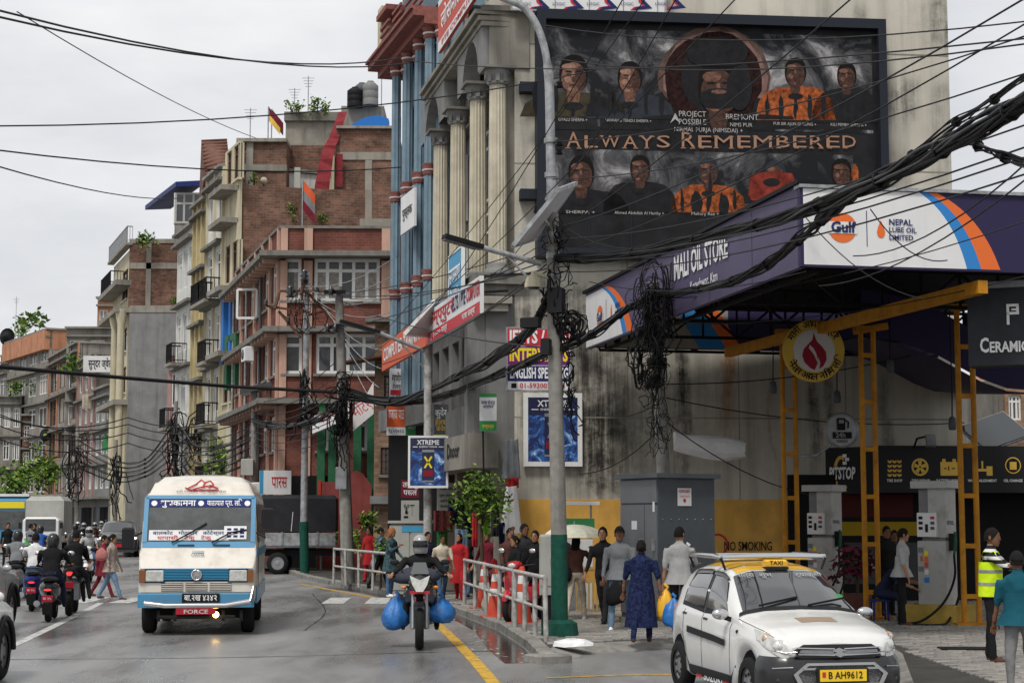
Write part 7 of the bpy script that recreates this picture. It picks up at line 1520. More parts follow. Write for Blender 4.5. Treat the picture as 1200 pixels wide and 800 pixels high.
 p = (c.S(1.5, 8.9, .012)+c.S(1.5, -8.9, .012))/2; text('यात्रा  शुभ', p+V((-.33, 0, -.0)), (1, 0, 0), (0, .82, .57), .07, M['film_white'], t, .42, 'screen_lettering', 'CENTER', 0, .004, False); text('ट्याक्सी', p+V((.3, 0, 0)), (1, 0, 0), (0, .82, .57), .07, M['film_white'], t, .3, 'screen_lettering', 'CENTER', 0, .004, False)
 p = c.S(1.22, 7.2, .01); MB().add([p+V((.05*cos(2*pi*k/12), .03*sin(2*pi*k/12), .025*sin(2*pi*k/12))) for k in range(12)], [tuple(range(12))]).build('green_sticker', M['sign_green'], t, False)
 m_ = MB(); m_.box((0, .2, .7), (1.2, 1.6, .3)); m_.build('seats', M['c_charcoal'], t, False)
 return t
cloth('c_bundle', (.045, .05, .065)); mm('glass_car', (.02, .022, .024), .05, spec=1, clear=1); mm('bumper_black', (.014, .014, .015), .3, clear=.3); mm('mesh_metal', (.16, .16, .165), .4, metal=.6, var=.7, scale=70, bump=1, bscale=80); mm('lamp_bowl', (.75, .75, .72), .15, metal=.7); mm('amber_dim', (.5, .3, .2), .2); mm('tail_dull', (.35, .03, .03), .2, clear=.6); mm('vent_brown', (.3, .22, .15), .5); mm('seam_dark', (.12, .12, .12), .6); mm('film_white', (.3, .33, .33), .4)
taxi = build_taxi(); fc = at(980, 700, 17.3); dirv = V((sin(R(-12)), cos(R(-12)), 0)); cc = fc+dirv*(3.43/2); taxi.location = (cc.x, cc.y, 0); taxi.rotation_euler.z = R(12)
# ---- SUVs
def suv(name, lab, m, L_, W_, H_, loc, rz, plate=None, lit=False):
 k = H_/1.65; q = L_/4.3
 c = Car(L_, W_/2, [(0, .82*k), (.06, .95*k), (.3, 1.02*k), (1.1*q, 1.1*k), (1.25*q, 1.13*k), (1.9*q, 1.56*k), (2.2*q, 1.63*k), (3.4*q, 1.64*k), (3.9*q, 1.55*k), (4.2*q, 1.1*k), (4.3*q, 1.0*k)], [(0, .78*k), (.2, .9*k), (1.2*q, 1.0*k), (3.9*q, 1.08*k), (4.3*q, .95*k)], [(0, .84), (.08, .92), (.3, .98), (.7, 1), (3.6*q, 1), (4.1*q, .96), (4.3*q, .9)], [(0, .6*W_/1.8), (.4, .74*W_/1.8), (1.2*q, .78*W_/1.8), (1.9*q, .66*W_/1.8), (3.9*q, .63*W_/1.8), (4.3*q, .6)], .26, (.82*q, 3.42*q), .4); c.wz = .34
 t = place_empty(name, lab, 'car', loc, rz, None); c.shell(M[m], t); h2 = L_/2
 MB().box((0, 0, .36), (W_-.3, L_-.4, .24)).build('floor_pan', M['black_plastic'], t, False)
 for yc in c.wh:
  MB().box((0, yc-h2, .5), (W_-.24, .76, .5)).build('wheel_housing', M['dark_void'], t, False)
  for sx in (-1, 1): wheel(t, (sx*(W_/2-.11), yc-h2, .345), .345, .22, 'rim_grey', 5)
 c.patch([(1.28*q, 6.5), (1.28*q, 11.5), (1.88*q, 11.2), (1.88*q, 6.8)], .006, 'glass_car', t, 'windscreen', 18, 8); c.patch([(3.95*q, 6.6), (3.95*q, 11.4), (4.2*q, 11.8), (4.2*q, 6.2)], .006, 'glass_car', t, 'rear_screen', 14, 6)
 for sg in (1, -1):
  for c4 in ([(1.62*q, 4.3), (2.4*q, 4.2), (2.4*q, 6.1), (2.0*q, 6.0)], [(2.48*q, 4.2), (3.3*q, 4.25), (3.3*q, 6.05), (2.48*q, 6.1)], [(3.38*q, 4.3), (3.85*q, 4.6), (3.75*q, 5.8), (3.38*q, 6.0)]): c.patch([(y, sg*tt) for y, tt in c4], .006, 'glass_car', t, 'side_window', 6, 5)
  p = c.S(1.5*q, sg*4.2); mr_ = MB().ball(p+V((sg*.1, 0, .06)), (.085, .05, .065), 12, 8).build('mirror', M[m], t, False)
  c.patch([(y, sg*tt) for y, tt in ((1.25*q, .2), (3.0*q, .2), (3.0*q, 1.0), (1.25*q, 1.0))], .012, 'black_plastic', t, 'sill_cladding', 8, 3)
  for ys_ in (1.35*q, 2.44*q, 3.2*q): c.patch([(y, sg*tt) for y, tt in ((ys_, .9), (ys_+.014, .9), (ys_+.014, 4.0), (ys_, 4.0))], .002, 'ink_black', t, 'door_gap', 1, 8)
  for ys_ in (2.2*q, 3.05*q): c.patch([(y, sg*tt) for y, tt in ((ys_, 3.1), (ys_+.18, 3.1), (ys_+.18, 3.4), (ys_, 3.4))], .016, m, t, 'door_handle', 4, 2)
  MB().tube([(sg*.62*W_/1.8, -h2+2.1*q, 1.67*k), (sg*.62*W_/1.8, -h2+3.7*q, 1.64*k)], .025, 6).build('roof_rail', M['galv'], t, False)
  MB().ball((sg*(W_/2-.24), -h2+.1, .86*k), (.17, .1, .06), 12, 8).build('headlight', M['head_day'] if lit else M['lens'], t, False); MB().ball((sg*(W_/2-.2), h2-.06, .95*k), (.14, .08, .1), 10, 8).build('tail_lamp', M['tail_dull'], t, False)
  for yc in c.wh:
   pts = [V((sg*(W_/2+.004), yc-h2+.41*cos(a), .34+.41*sin(a))) for a in [pi*i/12 for i in range(13)]]; MB().tube(pts, .035, 5).build('wheel_arch', M['black_plastic'], t, False)
 MB().chbox((0, -h2+.0, .52), (W_*.84, .14, .34), .03).build('bumper', M['black_plastic'] if m != 'white_car' else M[m], t, False); MB().chbox((0, -h2+.015, .78*k), (W_*.5, .06, .1), .01).build('grille', M['black_gloss'], t, False)
 MB().box((0, -h2-.075, .55), (.5, .02, .15)).build('number_plate', M['plate_red'], t, False); MB().chbox((0, h2, .5), (W_*.86, .14, .3), .03).build('rear_bumper', M['black_plastic'], t, False)
 return t
mm('head_day', (.7, .7, .7), .1, emit=(1, .97, .9, 2)); mm('car_dark', (.07, .07, .075), .25, clear=.8, metal=.3)
p = at(19, 705, 31.4); suv('silver_car', 'silver car driving away at the left edge, only its right front showing', 'silver_car', 4.2, 1.74, 1.6, (p.x-.78, 31.4-1.7, 0), R(182))
p = at(10, 740, 21.5); suv('white_car', 'white car nearest the camera, cut off by the left edge', 'white_car', 4.2, 1.74, 1.55, (p.x-.72, 21.5-1.75, 0), R(183))
p = at(139, 640, 84); suv('dark_jeep', 'dark grey car facing the camera with a pale windscreen on the far road', 'car_dark', 4.6, 1.9, 1.72, (p.x, 84, 0), R(12), lit=True)
# ---- the blue and white minibus
def build_bus():
 t = place_empty('minibus', 'white and blue minibus with a domed roof driving towards the camera', 'bus', (0, 0, 0), 0); L_ = 5.5; H2 = L_/2
 ztab = [(0, 1.08), (.03, 1.12), (.3, 1.44), (.36, 1.5), (.4, 1.56), (.68, 2.28), (.76, 2.36), (.95, 2.56), (1.3, 2.68), (2.2, 2.72), (5.2, 2.7), (5.45, 2.55), (5.5, 2.4)]
 prof = [(.93, .46), (.97, .6), (.975, 1.0), (.975, 1.4), (.955, 1.9), (.93, 2.26), (.9, 2.36), (.8, 2.55), (.66, 2.66), (.35, 2.71), (0, 2.72)]
 rings = []
 for y in [0, .02, .05]+[.1+.06*i for i in range(24)]+[1.6+.2*i for i in range(19)]+[5.45, 5.5]:
  zt = interp(ztab, y); wk = interp([(0, .93), (.06, .97), (.2, 1), (5.3, 1), (5.5, .96)], y); h = []
  for x, z in prof:
   zc = min(z, zt); zz2 = zc
   for yc in (.78, 4.2):
    if abs(y-yc) < .42: zz2 = max(zz2, .36+sqrt(.42**2-(y-yc)**2)) if z < 1.0 else zz2
   h.append((x*wk, zz2))
  rings.append([V((x, y-H2, z)) for x, z in h]+[V((-x, y-H2, z)) for x, z in h[:-1]][::-1])
 mb = MB(); mb.loft(rings, False, True, False); mb.add(rings[0], [tuple(range(len(rings[0])))]); mb.add(rings[-1], [tuple(range(len(rings[0])))]); mb.build('body', M['bus_white'], t, False)
 B = lambda n, c, s_, m, **k: MB().chbox(c, s_, min(s_)*.25).build(n, M[m], t, False)
 yf = -H2
 MB().box((0, .2, .45), (1.6, 4.8, .2)).build('chassis', M['black_plastic'], t, False)
 for yc in (.78, 4.2):
  MB().box((0, yc-H2, .56), (1.6, .84, .6)).build('wheel_housing', M['dark_void'], t, False)
  for sx in (-1, 1): wheel(t, (sx*.83, yc-H2, .36), .36, .22, 'steel_grey', 6)
 B('grille_panel', (0, yf-.012, 1.0), (1.86, .03, .22), 'bus_blue'); B('bumper_panel', (0, yf-.02, .58), (1.92, .08, .24), 'bus_blue'); B('front_band', (0, yf-.012, .8), (1.9, .03, .17), 'bus_white')
 g_ = MB()
 for k in range(7): g_.box((-.02, yf-.035, .93+.026*k), (1.1, .025, .012))
 g_.build('grille_slats', M['sign_blue'], t, False, kind='stuff'); B('grille_backing', (-.02, yf-.024, 1.0), (1.14, .012, .2), 'bus_grille_dark')
 for sx in (-.42, 0, .42):
  B('lower_vent', (sx*.95, yf-.03, .8), (.36, .012, .13), 'ink_black')
  for k in range(4): MB().box((sx*.95, yf-.04, .755+.03*k), (.36, .014, .014)).build('vent_slat', M['bus_white'], t, False)
 MB().lathe([(.085, -.06), (.09, -.03), (.09, .0)], (0, yf, 1.0), 20, 'Y').build('badge', M['ink_black'], t, False); MB().lathe([(.09, .05), (.095, .065), (.075, .065), (.07, .05)], (0, yf, 1.0), 20, 'Y').build('badge_ring', M['chrome'], t, False)
 for a, b in (((-.04, -.05), (.0, .05)), ((0, .05), (.05, .05)), ((-.01, .0), (.04, .0))): MB().bar((a[0], yf-.07, 1+a[1]), (b[0], yf-.07, 1+b[1]), .016).build('badge_mark', M['chrome'], t, False)
 for sx in (-1, 1):
  hl = MB().chbox((sx*.69, yf-.035, .99), (.29, .06, .18), .015).build('headlight', M['lens'], t, False); MB().box((sx*.69, yf-.02, .99), (.34, .05, .23)).build('lamp_surround', M['bus_grille_dark'], t, False)
  MB().chbox((sx*.895, yf-.03, .985), (.1, .07, .21), .01).build('indicator', M['amber_dull'], t, False)
  MB().tube([(sx*.97, yf+.5, 1.7), (sx*1.12, yf+.2, 1.62)], .018, 6).build('mirror_arm', M['black_plastic'], t, False); MB().chbox((sx*1.16, yf+.16, 1.62 if sx < 0 else 1.95), (.2, .1, .34), .03).build('mirror', M['black_plastic'], t, False)
 tb = MB().tube([(-.84, yf-.16, .54), (-.5, yf-.2, .5), (.5, yf-.2, .5), (.9, yf-.16, .56)], .045, 10); tb.build('chrome_bar', M['chrome'], t, False); MB().tube([(.9, yf-.16, .56), (.95, yf-.02, .8)], .03, 8).build('bar_end', M['chrome'], t, False)
 pl_ = B('number_plate', (.08, yf-.075, .62), (.62, .03, .15), 'ink_black'); text('बा.२ख ४३४२', (.08, yf-.092, .62), (1, 0, 0), (0, 0, 1), .1, M['ink_white'], pl_, .54, 'lettering', 'CENTER', .02, .004, False)
 rp_ = B('red_plate', (.0, yf-.05, .4), (.66, .03, .11), 'plate_red'); text('FORCE', (.0, yf-.068, .39), (1, 0, 0), (0, 0, 1), .07, M['sign_white'], rp_, .4, 'lettering', 'CENTER', .02, .004, False)
 for x in (-.62, -.35, .45, .75): MB().box((x, yf+.05, .32), (.05, .1, .18)).build('bumper_stay', M['black_plastic'], t, False)
 B('bumper_beam', (0, yf+.02, .3), (1.3, .06, .06), 'black_plastic')
 lm = MB().ball((.33, yf-.03, .34), (.05, .04, .05), 10, 8).build('lit_fog_lamp', M['head_lit'], t, False)
 n_ = V((0, -.72, .28)).normalized(); a0, a1 = V((0, .385-H2, 1.53)), V((0, .69-H2, 2.27)); up = (a1-a0)
 def scr(u0, u1, v0, v1, off, m, name, bulge=.0, pr=None):
  q = [a0+up*v+V((u, 0, 0))+n_*off for u, v in ((u0, v0), (u1, v0), (u1, v1), (u0, v1))]; return MB().quad(*q).build(name, M[m], pr or t, False)
 for u0, u1, v0, v1 in ((-.94, .94, -.13, .0), (-.92, .92, .985, 1.07), (-.945, -.87, -.02, 1.02), (.87, .945, -.02, 1.02)): m_ = MB(); q = [a0+up*v+V((u, 0, 0)) for u, v in ((u0, v0), (u1, v0), (u1, v1), (u0, v1))]; m_.add([p+n_*.045 for p in q]+[p-n_*.02 for p in q], [(0, 1, 2, 3), (0, 4, 5, 1), (1, 5, 6, 2), (2, 6, 7, 3), (3, 7, 4, 0)]); m_.build('screen_surround', M['bus_blue'], t, False)
 ws = scr(-.88, .88, 0, 1, .03, 'glass_bus', 'windscreen'); scr(-.86, .86, .8, .98, .036, 'sign_navy', 'top_banner'); scr(-.84, .5, .04, .27, .036, 'sign_white', 'route_card'); scr(.42, .8, .06, .36, .04, 'sign_white', 'side_card')
 T_ = lambda s_, u, v, h, w, m, b=.01, o=.045: text(s_, a0+up*v+V((u, 0, 0))+n_*o, (1, 0, 0), up, h, M[m], t, w, 'screen_lettering', 'CENTER', b, .002, False)
 T_('शुभकामना', -.38, .885, .11, .6, 'ink_white', .03); T_('यातायात प्रा. लि.', .4, .885, .1, .6, 'ink_white', .02)
 T_('बालकोट   गोठाटार   कोटेश्वर', -.18, .2, .06, 1.2, 'ink_navy'); T_('धापासी   टेकु   टेकु', -.25, .09, .06, .9, 'ink_red')
 for u in (-.78, .01, .8): c_ = a0+up*.885+V((u, 0, 0))+n_*.042; MB().add([c_+V((.05*cos(2*pi*k/14), 0, 0))+up.normalized()*.05*sin(2*pi*k/14) for k in range(14)], [tuple(range(14))]).build('round_mark', M['ink_white'], t, False)
 for k in range(3):
  for j in range(3): scr(.47+.11*j, .54+.11*j, .1+.08*k, .15+.08*k, .044, 'ink_navy', 'card_print')
 for u0, u1 in ((-.45, .12), (.22, .8)): m_ = MB(); m_.tube([a0+up*-.04+V((u0, 0, 0))+n_*.08, a0+up*.2+V((u0+(u1-u0)*.55, 0, 0))+n_*.07, a0+up*(.42 if u0 < 0 else .27)+V((u1, 0, 0))+n_*.05], .014, 6); m_.build('wiper', M['ink_black'], t, False)
 for u in (-.35, .25): scr(u, u+.28, -.11, -.06, .05, 'bus_grille_dark', 'air_slot')
 for sx in (-1, 1):
  for k in range(4):
   y0 = .95+1.08*k; w_ = MB(); w_.quad(*[V((sx*(.962+.0), y-H2, z)) for y, z in ((y0, 1.55), (y0+.98, 1.55), (y0+.98, 2.2), (y0, 2.2))]);
   w_ = MB(); w_.add([V((sx*x, y-H2, z)) for y, z, x in ((y0, 1.52, .985), (y0+.98, 1.52, .985), (y0+.98, 2.2, .95), (y0, 2.2, .95))], [(0, 1, 2, 3)]); w_.build('side_window', M['glass_bus'], t, False)
  MB().box((sx*.978, .25-0, .62), (.02, 4.6, .26)).build('blue_skirt', M['bus_blue'], t, False); MB().box((sx*.982, .1, 1.35), (.015, 5.0, .14)).build('blue_stripe', M['bus_blue'], t, False)
  MB().box((sx*.985, .15-H2+1.0, 1.1), (.01, .012, 1.0)).build('door_gap', M['ink_black'], t, False)
 def roofp(x, z):
  for y in [.6+.01*i for i in range(80)]:
   if interp(ztab, y) >= z: return V((x, y-H2-.03, z+.012))
  return V((x, 1.4-H2, z))
 for pts in ([(-.25, 2.44), (-.1, 2.52), (-.02, 2.6), (.05, 2.55), (.02, 2.47)], [(-.15, 2.43), (.0, 2.47), (.15, 2.5), (.28, 2.45)], [(.05, 2.55), (.14, 2.58), (.2, 2.52), (.12, 2.46)], [(-.28, 2.46), (-.2, 2.42), (.3, 2.42)]): MB().tube([roofp(x, z) for x, z in pts], .012, 5).build('painted_motif', M['ink_red'], t, False)
 text('श्री गणेशाय नमः यात्रा सेवा', roofp(0, 2.385)+V((0, -.012, .0)), (1, 0, 0), (0, .5, .85), .045, M['ink_black'], t, .85, 'roof_lettering', 'CENTER', 0, .006, False)
 text('CANTER', (0, yf+.19, 1.31), (1, 0, 0), (0, .6, .8), .05, M['ink_black'], t, .22, 'bonnet_lettering', 'CENTER', .01, .03, False); MB().box((0, yf+.24, 1.375), (.2, .012, .05), 0, R(-40)).build('bonnet_badge', M['steel_grey'], t, False)
 return t
mm('glass_bus', (.07, .075, .075), .12, spec=.6, var=.5, scale=3); mm('bus_grille_dark', (.012, .05, .1), .5); mm('amber_dull', (.2, .07, .02), .3)
bus = build_bus(); f0 = at(230, 700, 28.9); dv_ = V((sin(R(-6.5)), cos(R(-6.5)), 0)); c0 = f0+dv_*2.75; bus.location = (c0.x, c0.y, 0); bus.rotation_euler.z = R(6.5)
# ---- trucks and the far blue bus
def cargo_truck():
 p = at(330, 672, 58.6); t = place_empty('cargo_truck', 'cargo truck with silver drop sides and a black canvas body behind the bus', 'truck', (p.x, 59.2, 0), R(3))
 for n, c, s_, m in (('canvas_body', (0, 0, 2.05), (3.6, 1.8, 1.25), 'c_charcoal'), ('side_board', (0, -.92, 1.18), (3.6, .06, .42), 'galv'), ('side_board', (0, .92, 1.18), (3.6, .06, .42), 'galv'), ('bed', (0, 0, .95), (3.6, 1.8, .1), 'steel_grey'), ('chassis', (0, 0, .72), (3.8, .8, .22), 'black_plastic'), ('cab', (-2.5, 0, 1.45), (1.3, 1.75, 1.7), 'silver_car'), ('cab_window', (-2.5, -.885, 1.75), (.8, .02, .6), 'glass_car')): MB().chbox(c, s_, min(s_)*.1).build(n, M[m], t, False)
 for x in (-1.2, 0, 1.2): MB().bar((x, -.96, 1.0), (x, -.96, 1.42), .06).build('board_post', M['steel_grey'], t, False)
 for x in (-1.5, -.9, .3, .6): MB().bar((x, -.915, 1.45), (x+.05, -.915, 2.1), .02).build('rope', M['sign_white'], t, False)
 for x in (-.15, -2.5):
  for y in (-.8, .8):
   tb = MB(); tb.lathe([(.22, -.1), (.34, -.1), (.37, -.06), (.37, .06), (.34, .1), (.22, .1)], (x, y, .37), 20, 'Y', True, False); o = tb.build('tyre', M['tyre'], t, False); MB().lathe([(.23, .05), (.18, .03), (.05, .06)], (x, y, .37), 14, 'Y').build('rim', M['rim_grey'], o, False)
 return t
cargo_truck()
p = at(49, 640, 82); t = place_empty('box_truck', 'white box truck facing the camera on the far left of the road', 'truck', (p.x, 82, 0), R(8))
for n, c, s_, m in (('box_body', (0, 2.4, 1.95), (1.8, 3.4, 1.9), 'cabinet_light'), ('cab', (0, 0, 1.15), (1.65, 1.3, 1.5), 'sign_white'), ('bumper', (0, -.68, .5), (1.6, .12, .25), 'sign_white'), ('windscreen', (0, -.64, 1.52), (1.4, .05, .58), 'glass_bus'), ('grille', (0, -.66, .95), (1.0, .04, .2), 'steel_grey'), ('number_plate', (0, -.75, .5), (.4, .02, .15), 'plate_red')): MB().chbox(c, s_, min(s_)*.12).build(n, M[m], t, False)
for sx in (-1, 1): MB().ball((sx*.65, -.66, .9), (.12, .05, .1), 10, 6).build('headlight', M['lens'], t, False); wheel(t, (sx*.7, .1, .33), .33, .2); wheel(t, (sx*.7, 3, .33), .33, .2); MB().box((sx*.95, -.6, 1.5), (.14, .06, .28)).build('mirror', M['black_plastic'], t, False)
p = at(8, 640, 88); t = place_empty('blue_bus', 'blue bus with a yellow destination board at the far left edge', 'bus', (p.x, 88, 0), R(8))
for n, c, s_, m in (('body', (0, 3.5, 1.75), (2.3, 8, 2.4), 'bus_blue'), ('windscreen', (0, -.52, 1.75), (2.0, .05, .9), 'glass_bus'), ('destination_board', (.2, -.54, 2.5), (1.4, .05, .32), 'sign_yellow'), ('bumper', (0, -.55, .6), (2.3, .15, .35), 'cabinet'), ('roof', (0, 3.5, 3.0), (2.2, 7.9, .12), 'sign_white')): MB().chbox(c, s_, min(s_)*.1).build(n, M[m], t, False)
for sx in (-1, 1): MB().ball((sx*.9, -.53, .95), (.14, .05, .12), 10, 6).build('headlight', M['lens'], t, False); wheel(t, (sx*.95, .9, .45), .45, .25); wheel(t, (sx*.95, 5.8, .45), .45, .25)
# ---- two-wheelers
def two_wheel_basic(t, R_, wb, w=.12, rim='steel_grey'):
 for y in (-wb/2, wb/2):
  tb = MB(); tb.lathe([(R_*.72, -w*.35), (R_*.9, -w*.5), (R_, -w*.15), (R_, w*.15), (R_*.9, w*.5), (R_*.72, w*.35)], (0, y, R_), 24, 'X', True, False); o = tb.build('tyre', M['tyre'], t, False)
  MB().lathe([(R_*.73, -w*.3), (R_*.68, -w*.1), (.05, -.05), (.05, .05), (R_*.68, w*.1), (R_*.73, w*.3)], (0, y, R_), 14, 'X').build('rim', M[rim], o, False)
def scooter(lab, p, rz, body='black_gloss', plate='plate_red', tail=True, group='motor scooters in the traffic', lit=True, screen=None):
 t = place_empty('scooter', lab, 'scooter', p, rz, group); two_wheel_basic(t, .25, 1.25, .11)
 el = lambda cx, cy, cz, rx, rz_, n=12: [V((cx+rx*cos(2*pi*k/n), cy, cz+rz_*sin(2*pi*k/n))) for k in range(n)]
 MB().loft([el(0, .95, .66, .06, .05), el(0, .85, .66, .15, .1), el(0, .5, .62, .2, .16), el(0, .2, .55, .19, .2), el(0, .02, .45, .15, .16)], True, True).build('rear_body', M[body], t, False)
 MB().loft([el(0, .9, .8, .1, .03), el(0, .75, .8, .15, .05), el(0, .2, .79, .15, .055), el(0, -.02, .76, .1, .04)], True, True).build('seat', M['black_plastic'], t, False)
 MB().chbox((0, -.2, .32), (.32, .5, .08), .02).build('footboard', M['black_plastic'], t, False)
 MB().loft([el(0, -.42, .36, .14, .06), el(0, -.5, .6, .2, .14), el(0, -.56, .82, .17, .12), el(0, -.5, .98, .1, .05)], True, True).build('front_apron', M[body], t, False)
 MB().loft([el(0, -.62, .52, .05, .03), el(0, -.72, .55, .09, .04), el(0, -.86, .44, .06, .05)], True, True).build('front_mudguard', M[body], t, False)
 MB().tube([(-.34, -.36, 1.02), (-.15, -.46, 1.0), (.15, -.46, 1.0), (.34, -.36, 1.02)], .018, 8).build('handlebar', M['black_plastic'], t, False); MB().loft([el(0, -.58, .99, .1, .06), el(0, -.48, 1.02, .16, .07), el(0, -.38, 1.0, .1, .05)], True, True).build('headlamp_cowl', M[body], t, False); MB().ball((0, -.59, 1.0), (.08, .03, .05), 10, 6).build('headlight', M['lens'], t, False)
 for sx in (-1, 1): MB().tube([(sx*.2, -.42, 1.02), (sx*.3, -.4, 1.22)], .009, 5).build('mirror_stem', M['black_plastic'], t, False); MB().ball((sx*.31, -.4, 1.26), (.07, .02, .045), 10, 6).build('mirror', M['chrome'], t, False)
 MB().loft([el(0, .93, .61, .07, .022), el(0, .975, .61, .055, .018)], True, True).build('tail_lamp', M['tail_lit'] if lit else M['tail_dull'], t, False); np_ = MB().box((0, 1.0, .45), (.2, .015, .12), 0, R(-12)).build('number_plate', M[plate], t, False); text('बा २५', (0, 1.012, .452), (-1, 0, 0), (0, .2, .98), .05, M['sign_white'], np_, .15, 'lettering', 'CENTER', .02, .003, False); MB().ext([(-.1, 0), (.1, 0), (.08, -.22), (-.08, -.22)], (0, .98, .36), (1, 0, 0), (0, .3, .95), (0, .02, 0)).build('rear_mudguard', M['black_plastic'], t, False)
 MB().tube([(.16, .3, .3), (.18, .55, .3), (.19, .95, .36)], [.04, .065, .06], 10).build('exhaust', M['steel_grey'], t, False); MB().tube([(-.12, .8, .92), (-.14, .98, .9), (.14, .98, .9), (.12, .8, .92)], .014, 6).build('grab_rail', M['black_plastic'], t, False)
 MB().bar((0, -.58, .62), (0, -.64, .28), .06).build('fork', M['steel_grey'], t, False)
 if screen: MB().ext([(-.14, 0), (.14, 0), (.12, .25), (-.12, .25)], (0, -.56, 1.04), (1, 0, 0), (0, .3, .95), (0, .01, 0)).build('screen', M['glass_dim'], t, False)
 return t
def motorbike(lab, p, rz, col='black_gloss', group=None):
 t = place_empty('motorcycle', lab, 'motorcycle', p, rz, group); two_wheel_basic(t, .31, 1.36, .13, 'black_plastic')
 el = lambda cx, cy, cz, rx, rz_, n=12: [V((cx+rx*cos(2*pi*k/n), cy, cz+rz_*sin(2*pi*k/n))) for k in range(n)]
 yf = -.68
 for sx in (-1, 1):
  MB().tube([(sx*.1, yf, .31), (sx*.1, yf+.1, .62), (sx*.1, yf+.24, 1.0)], [.03, .03, .026], 8).build('fork', M['steel_grey'], t, False)
  MB().tube([(sx*.08, -.42, 1.06), (sx*.25, -.42, 1.1), (sx*.4, -.32, 1.08)], .016, 8).build('handlebar', M['black_plastic'], t, False); MB().tube([(sx*.28, -.34, 1.08), (sx*.41, -.31, 1.08)], .022, 8).build('grip', M['tyre'], t, False)
  MB().tube([(sx*.22, -.42, 1.1), (sx*.36, -.44, 1.26)], .008, 5).build('mirror_stem', M['black_plastic'], t, False); MB().ball((sx*.38, -.44, 1.29), (.075, .02, .045), 10, 6).build('mirror', M['black_plastic'], t, False)
  MB().loft([el(sx*.16, -.5, .8, .05, .1), el(sx*.19, -.3, .78, .06, .16), el(sx*.15, .05, .72, .05, .12)], True, True).build('side_fairing', M[col], t, False)
  MB().tube([(sx*.11, -.55, .93), (sx*.24, -.56, .92)], .012, 6).build('indicator_stem', M['black_plastic'], t, False); MB().ball((sx*.24, -.57, .92), (.045, .03, .025), 8, 6).build('indicator', M['amber'], t, False)
 MB().loft([el(0, yf-.2, .66, .05, .02), el(0, yf-.05, .68, .09, .035), el(0, yf+.16, .66, .08, .03)], True, True).build('front_mudguard', M['black_plastic'], t, False)
 MB().loft([el(0, -.72, .93, .08, .08), el(0, -.64, .98, .17, .16), el(0, -.5, 1.02, .18, .17), el(0, -.4, 1.06, .12, .1)], True, True).build('headlamp_fairing', M[col], t, False)
 hm = [(-.15, .14), (0, .07), (.15, .14), (.11, .0), (.05, -.1), (-.05, -.1), (-.11, .0)]; MB().ext([(x, z) for x, z in hm], (0, -.755, .96), (1, 0, 0), (0, .2, 1), (0, .05, 0)).build('headlight', M['lens'], t, False)
 MB().ext([(-.14, 0), (.14, 0), (.09, .2), (-.09, .2)], (0, -.66, 1.12), (1, 0, 0), (0, .5, .85), (0, .012, 0)).build('fly_screen', M['glass_car'], t, False)
 MB().box((0, -.74, .85), (.3, .02, .045)).build('number_plate', M['plate_red'], t, False)
 MB().loft([el(0, -.38, .95, .08, .06), el(0, -.25, .95, .15, .12), el(0, .05, .93, .15, .12), el(0, .2, .85, .1, .05)], True, True).build('fuel_tank', M[col], t, False)
 MB().loft([el(0, .1, .82, .1, .05), el(0, .35, .82, .14, .06), el(0, .75, .9, .12, .05), el(0, .85, .92, .06, .03)], True, True).build('seat', M['black_plastic'], t, False)
 MB().chbox((0, -.05, .48), (.3, .5, .38), .05).build('engine', M['steel_grey'], t, False); MB().tube([(.16, .0, .36), (.2, .4, .36), (.2, .75, .46)], [.03, .05, .06], 10).build('exhaust', M['steel_grey'], t, False)
 MB().loft([el(0, .8, .86, .06, .03), el(0, .92, .82, .045, .02)], True, True).build('tail_lamp', M['tail_lit'], t, False); MB().box((0, 1.0, .62), (.19, .015, .12), 0, R(-15)).build('rear_plate', M['plate_red'], t, False); MB().bar((0, .8, .8), (0, 1.0, .5), .12, .02).build('rear_mudguard', M['black_plastic'], t, False)
 return t
mk = G(487, 761); MOTO = V((mk.x+.02, mk.y+.7, 0)); motorbike('black motorcycle loaded with blue bags riding towards the camera', MOTO, R(3))
def bag(lab, p, r, m, seed, name='bag', cat='bag', knots=True, group=None):
 rr = random.Random(seed); rings = []; n = 22; ph = rr.uniform(0, 6)
 for z, w in ((-1, .35), (-.93, .74), (-.7, .94), (-.3, 1), (.1, .93), (.45, .74), (.75, .45), (.95, .2), (1.02, .1)):
  q = .05+.11*max(0, z+.4)
  rings.append([V(((r[0]*w*cos(2*pi*j/n))*(1+q*sin(j*2.4+ph+z*2)+rr.uniform(-.05, .05)), r[1]*w*sin(2*pi*j/n)*(1+q*sin(j*1.9+ph)+rr.uniform(-.06, .06)), r[2]*(z+rr.uniform(-.04, .04)*(abs(z) < .9)+.12*sin(2*pi*j/n*1+ph)*(z < .5)))) for j in range(n)])
 o = MB().loft(rings, True, True).build(name, M[m]); o.location = p
 if knots: MB().tube([(0, 0, r[2]*.95), (.03, 0, r[2]*1.15), (-.02, .02, r[2]*1.3)], [.015, .02, .03], 6).build('handle', M[m], o, False)
 return tag(o, lab, cat, group)
bag('blue plastic bag slung on the left of the oncoming motorcycle in the photo', MOTO+V((-.34, -.12, .52)), (.22, .28, .24), 'bag_blue', 1); o = bag('blue plastic bag slung on the right of the oncoming motorcycle in the photo', MOTO+V((.33, -.12, .56)), (.22, .28, .18), 'bag_blue', 2)
b_ = bag('dark wrapped bundle on the tank of the oncoming motorcycle', MOTO+V((-.02, -.3, 1.1)), (.36, .26, .13), 'c_bundle', 3, 'bundle', 'bundle', False)
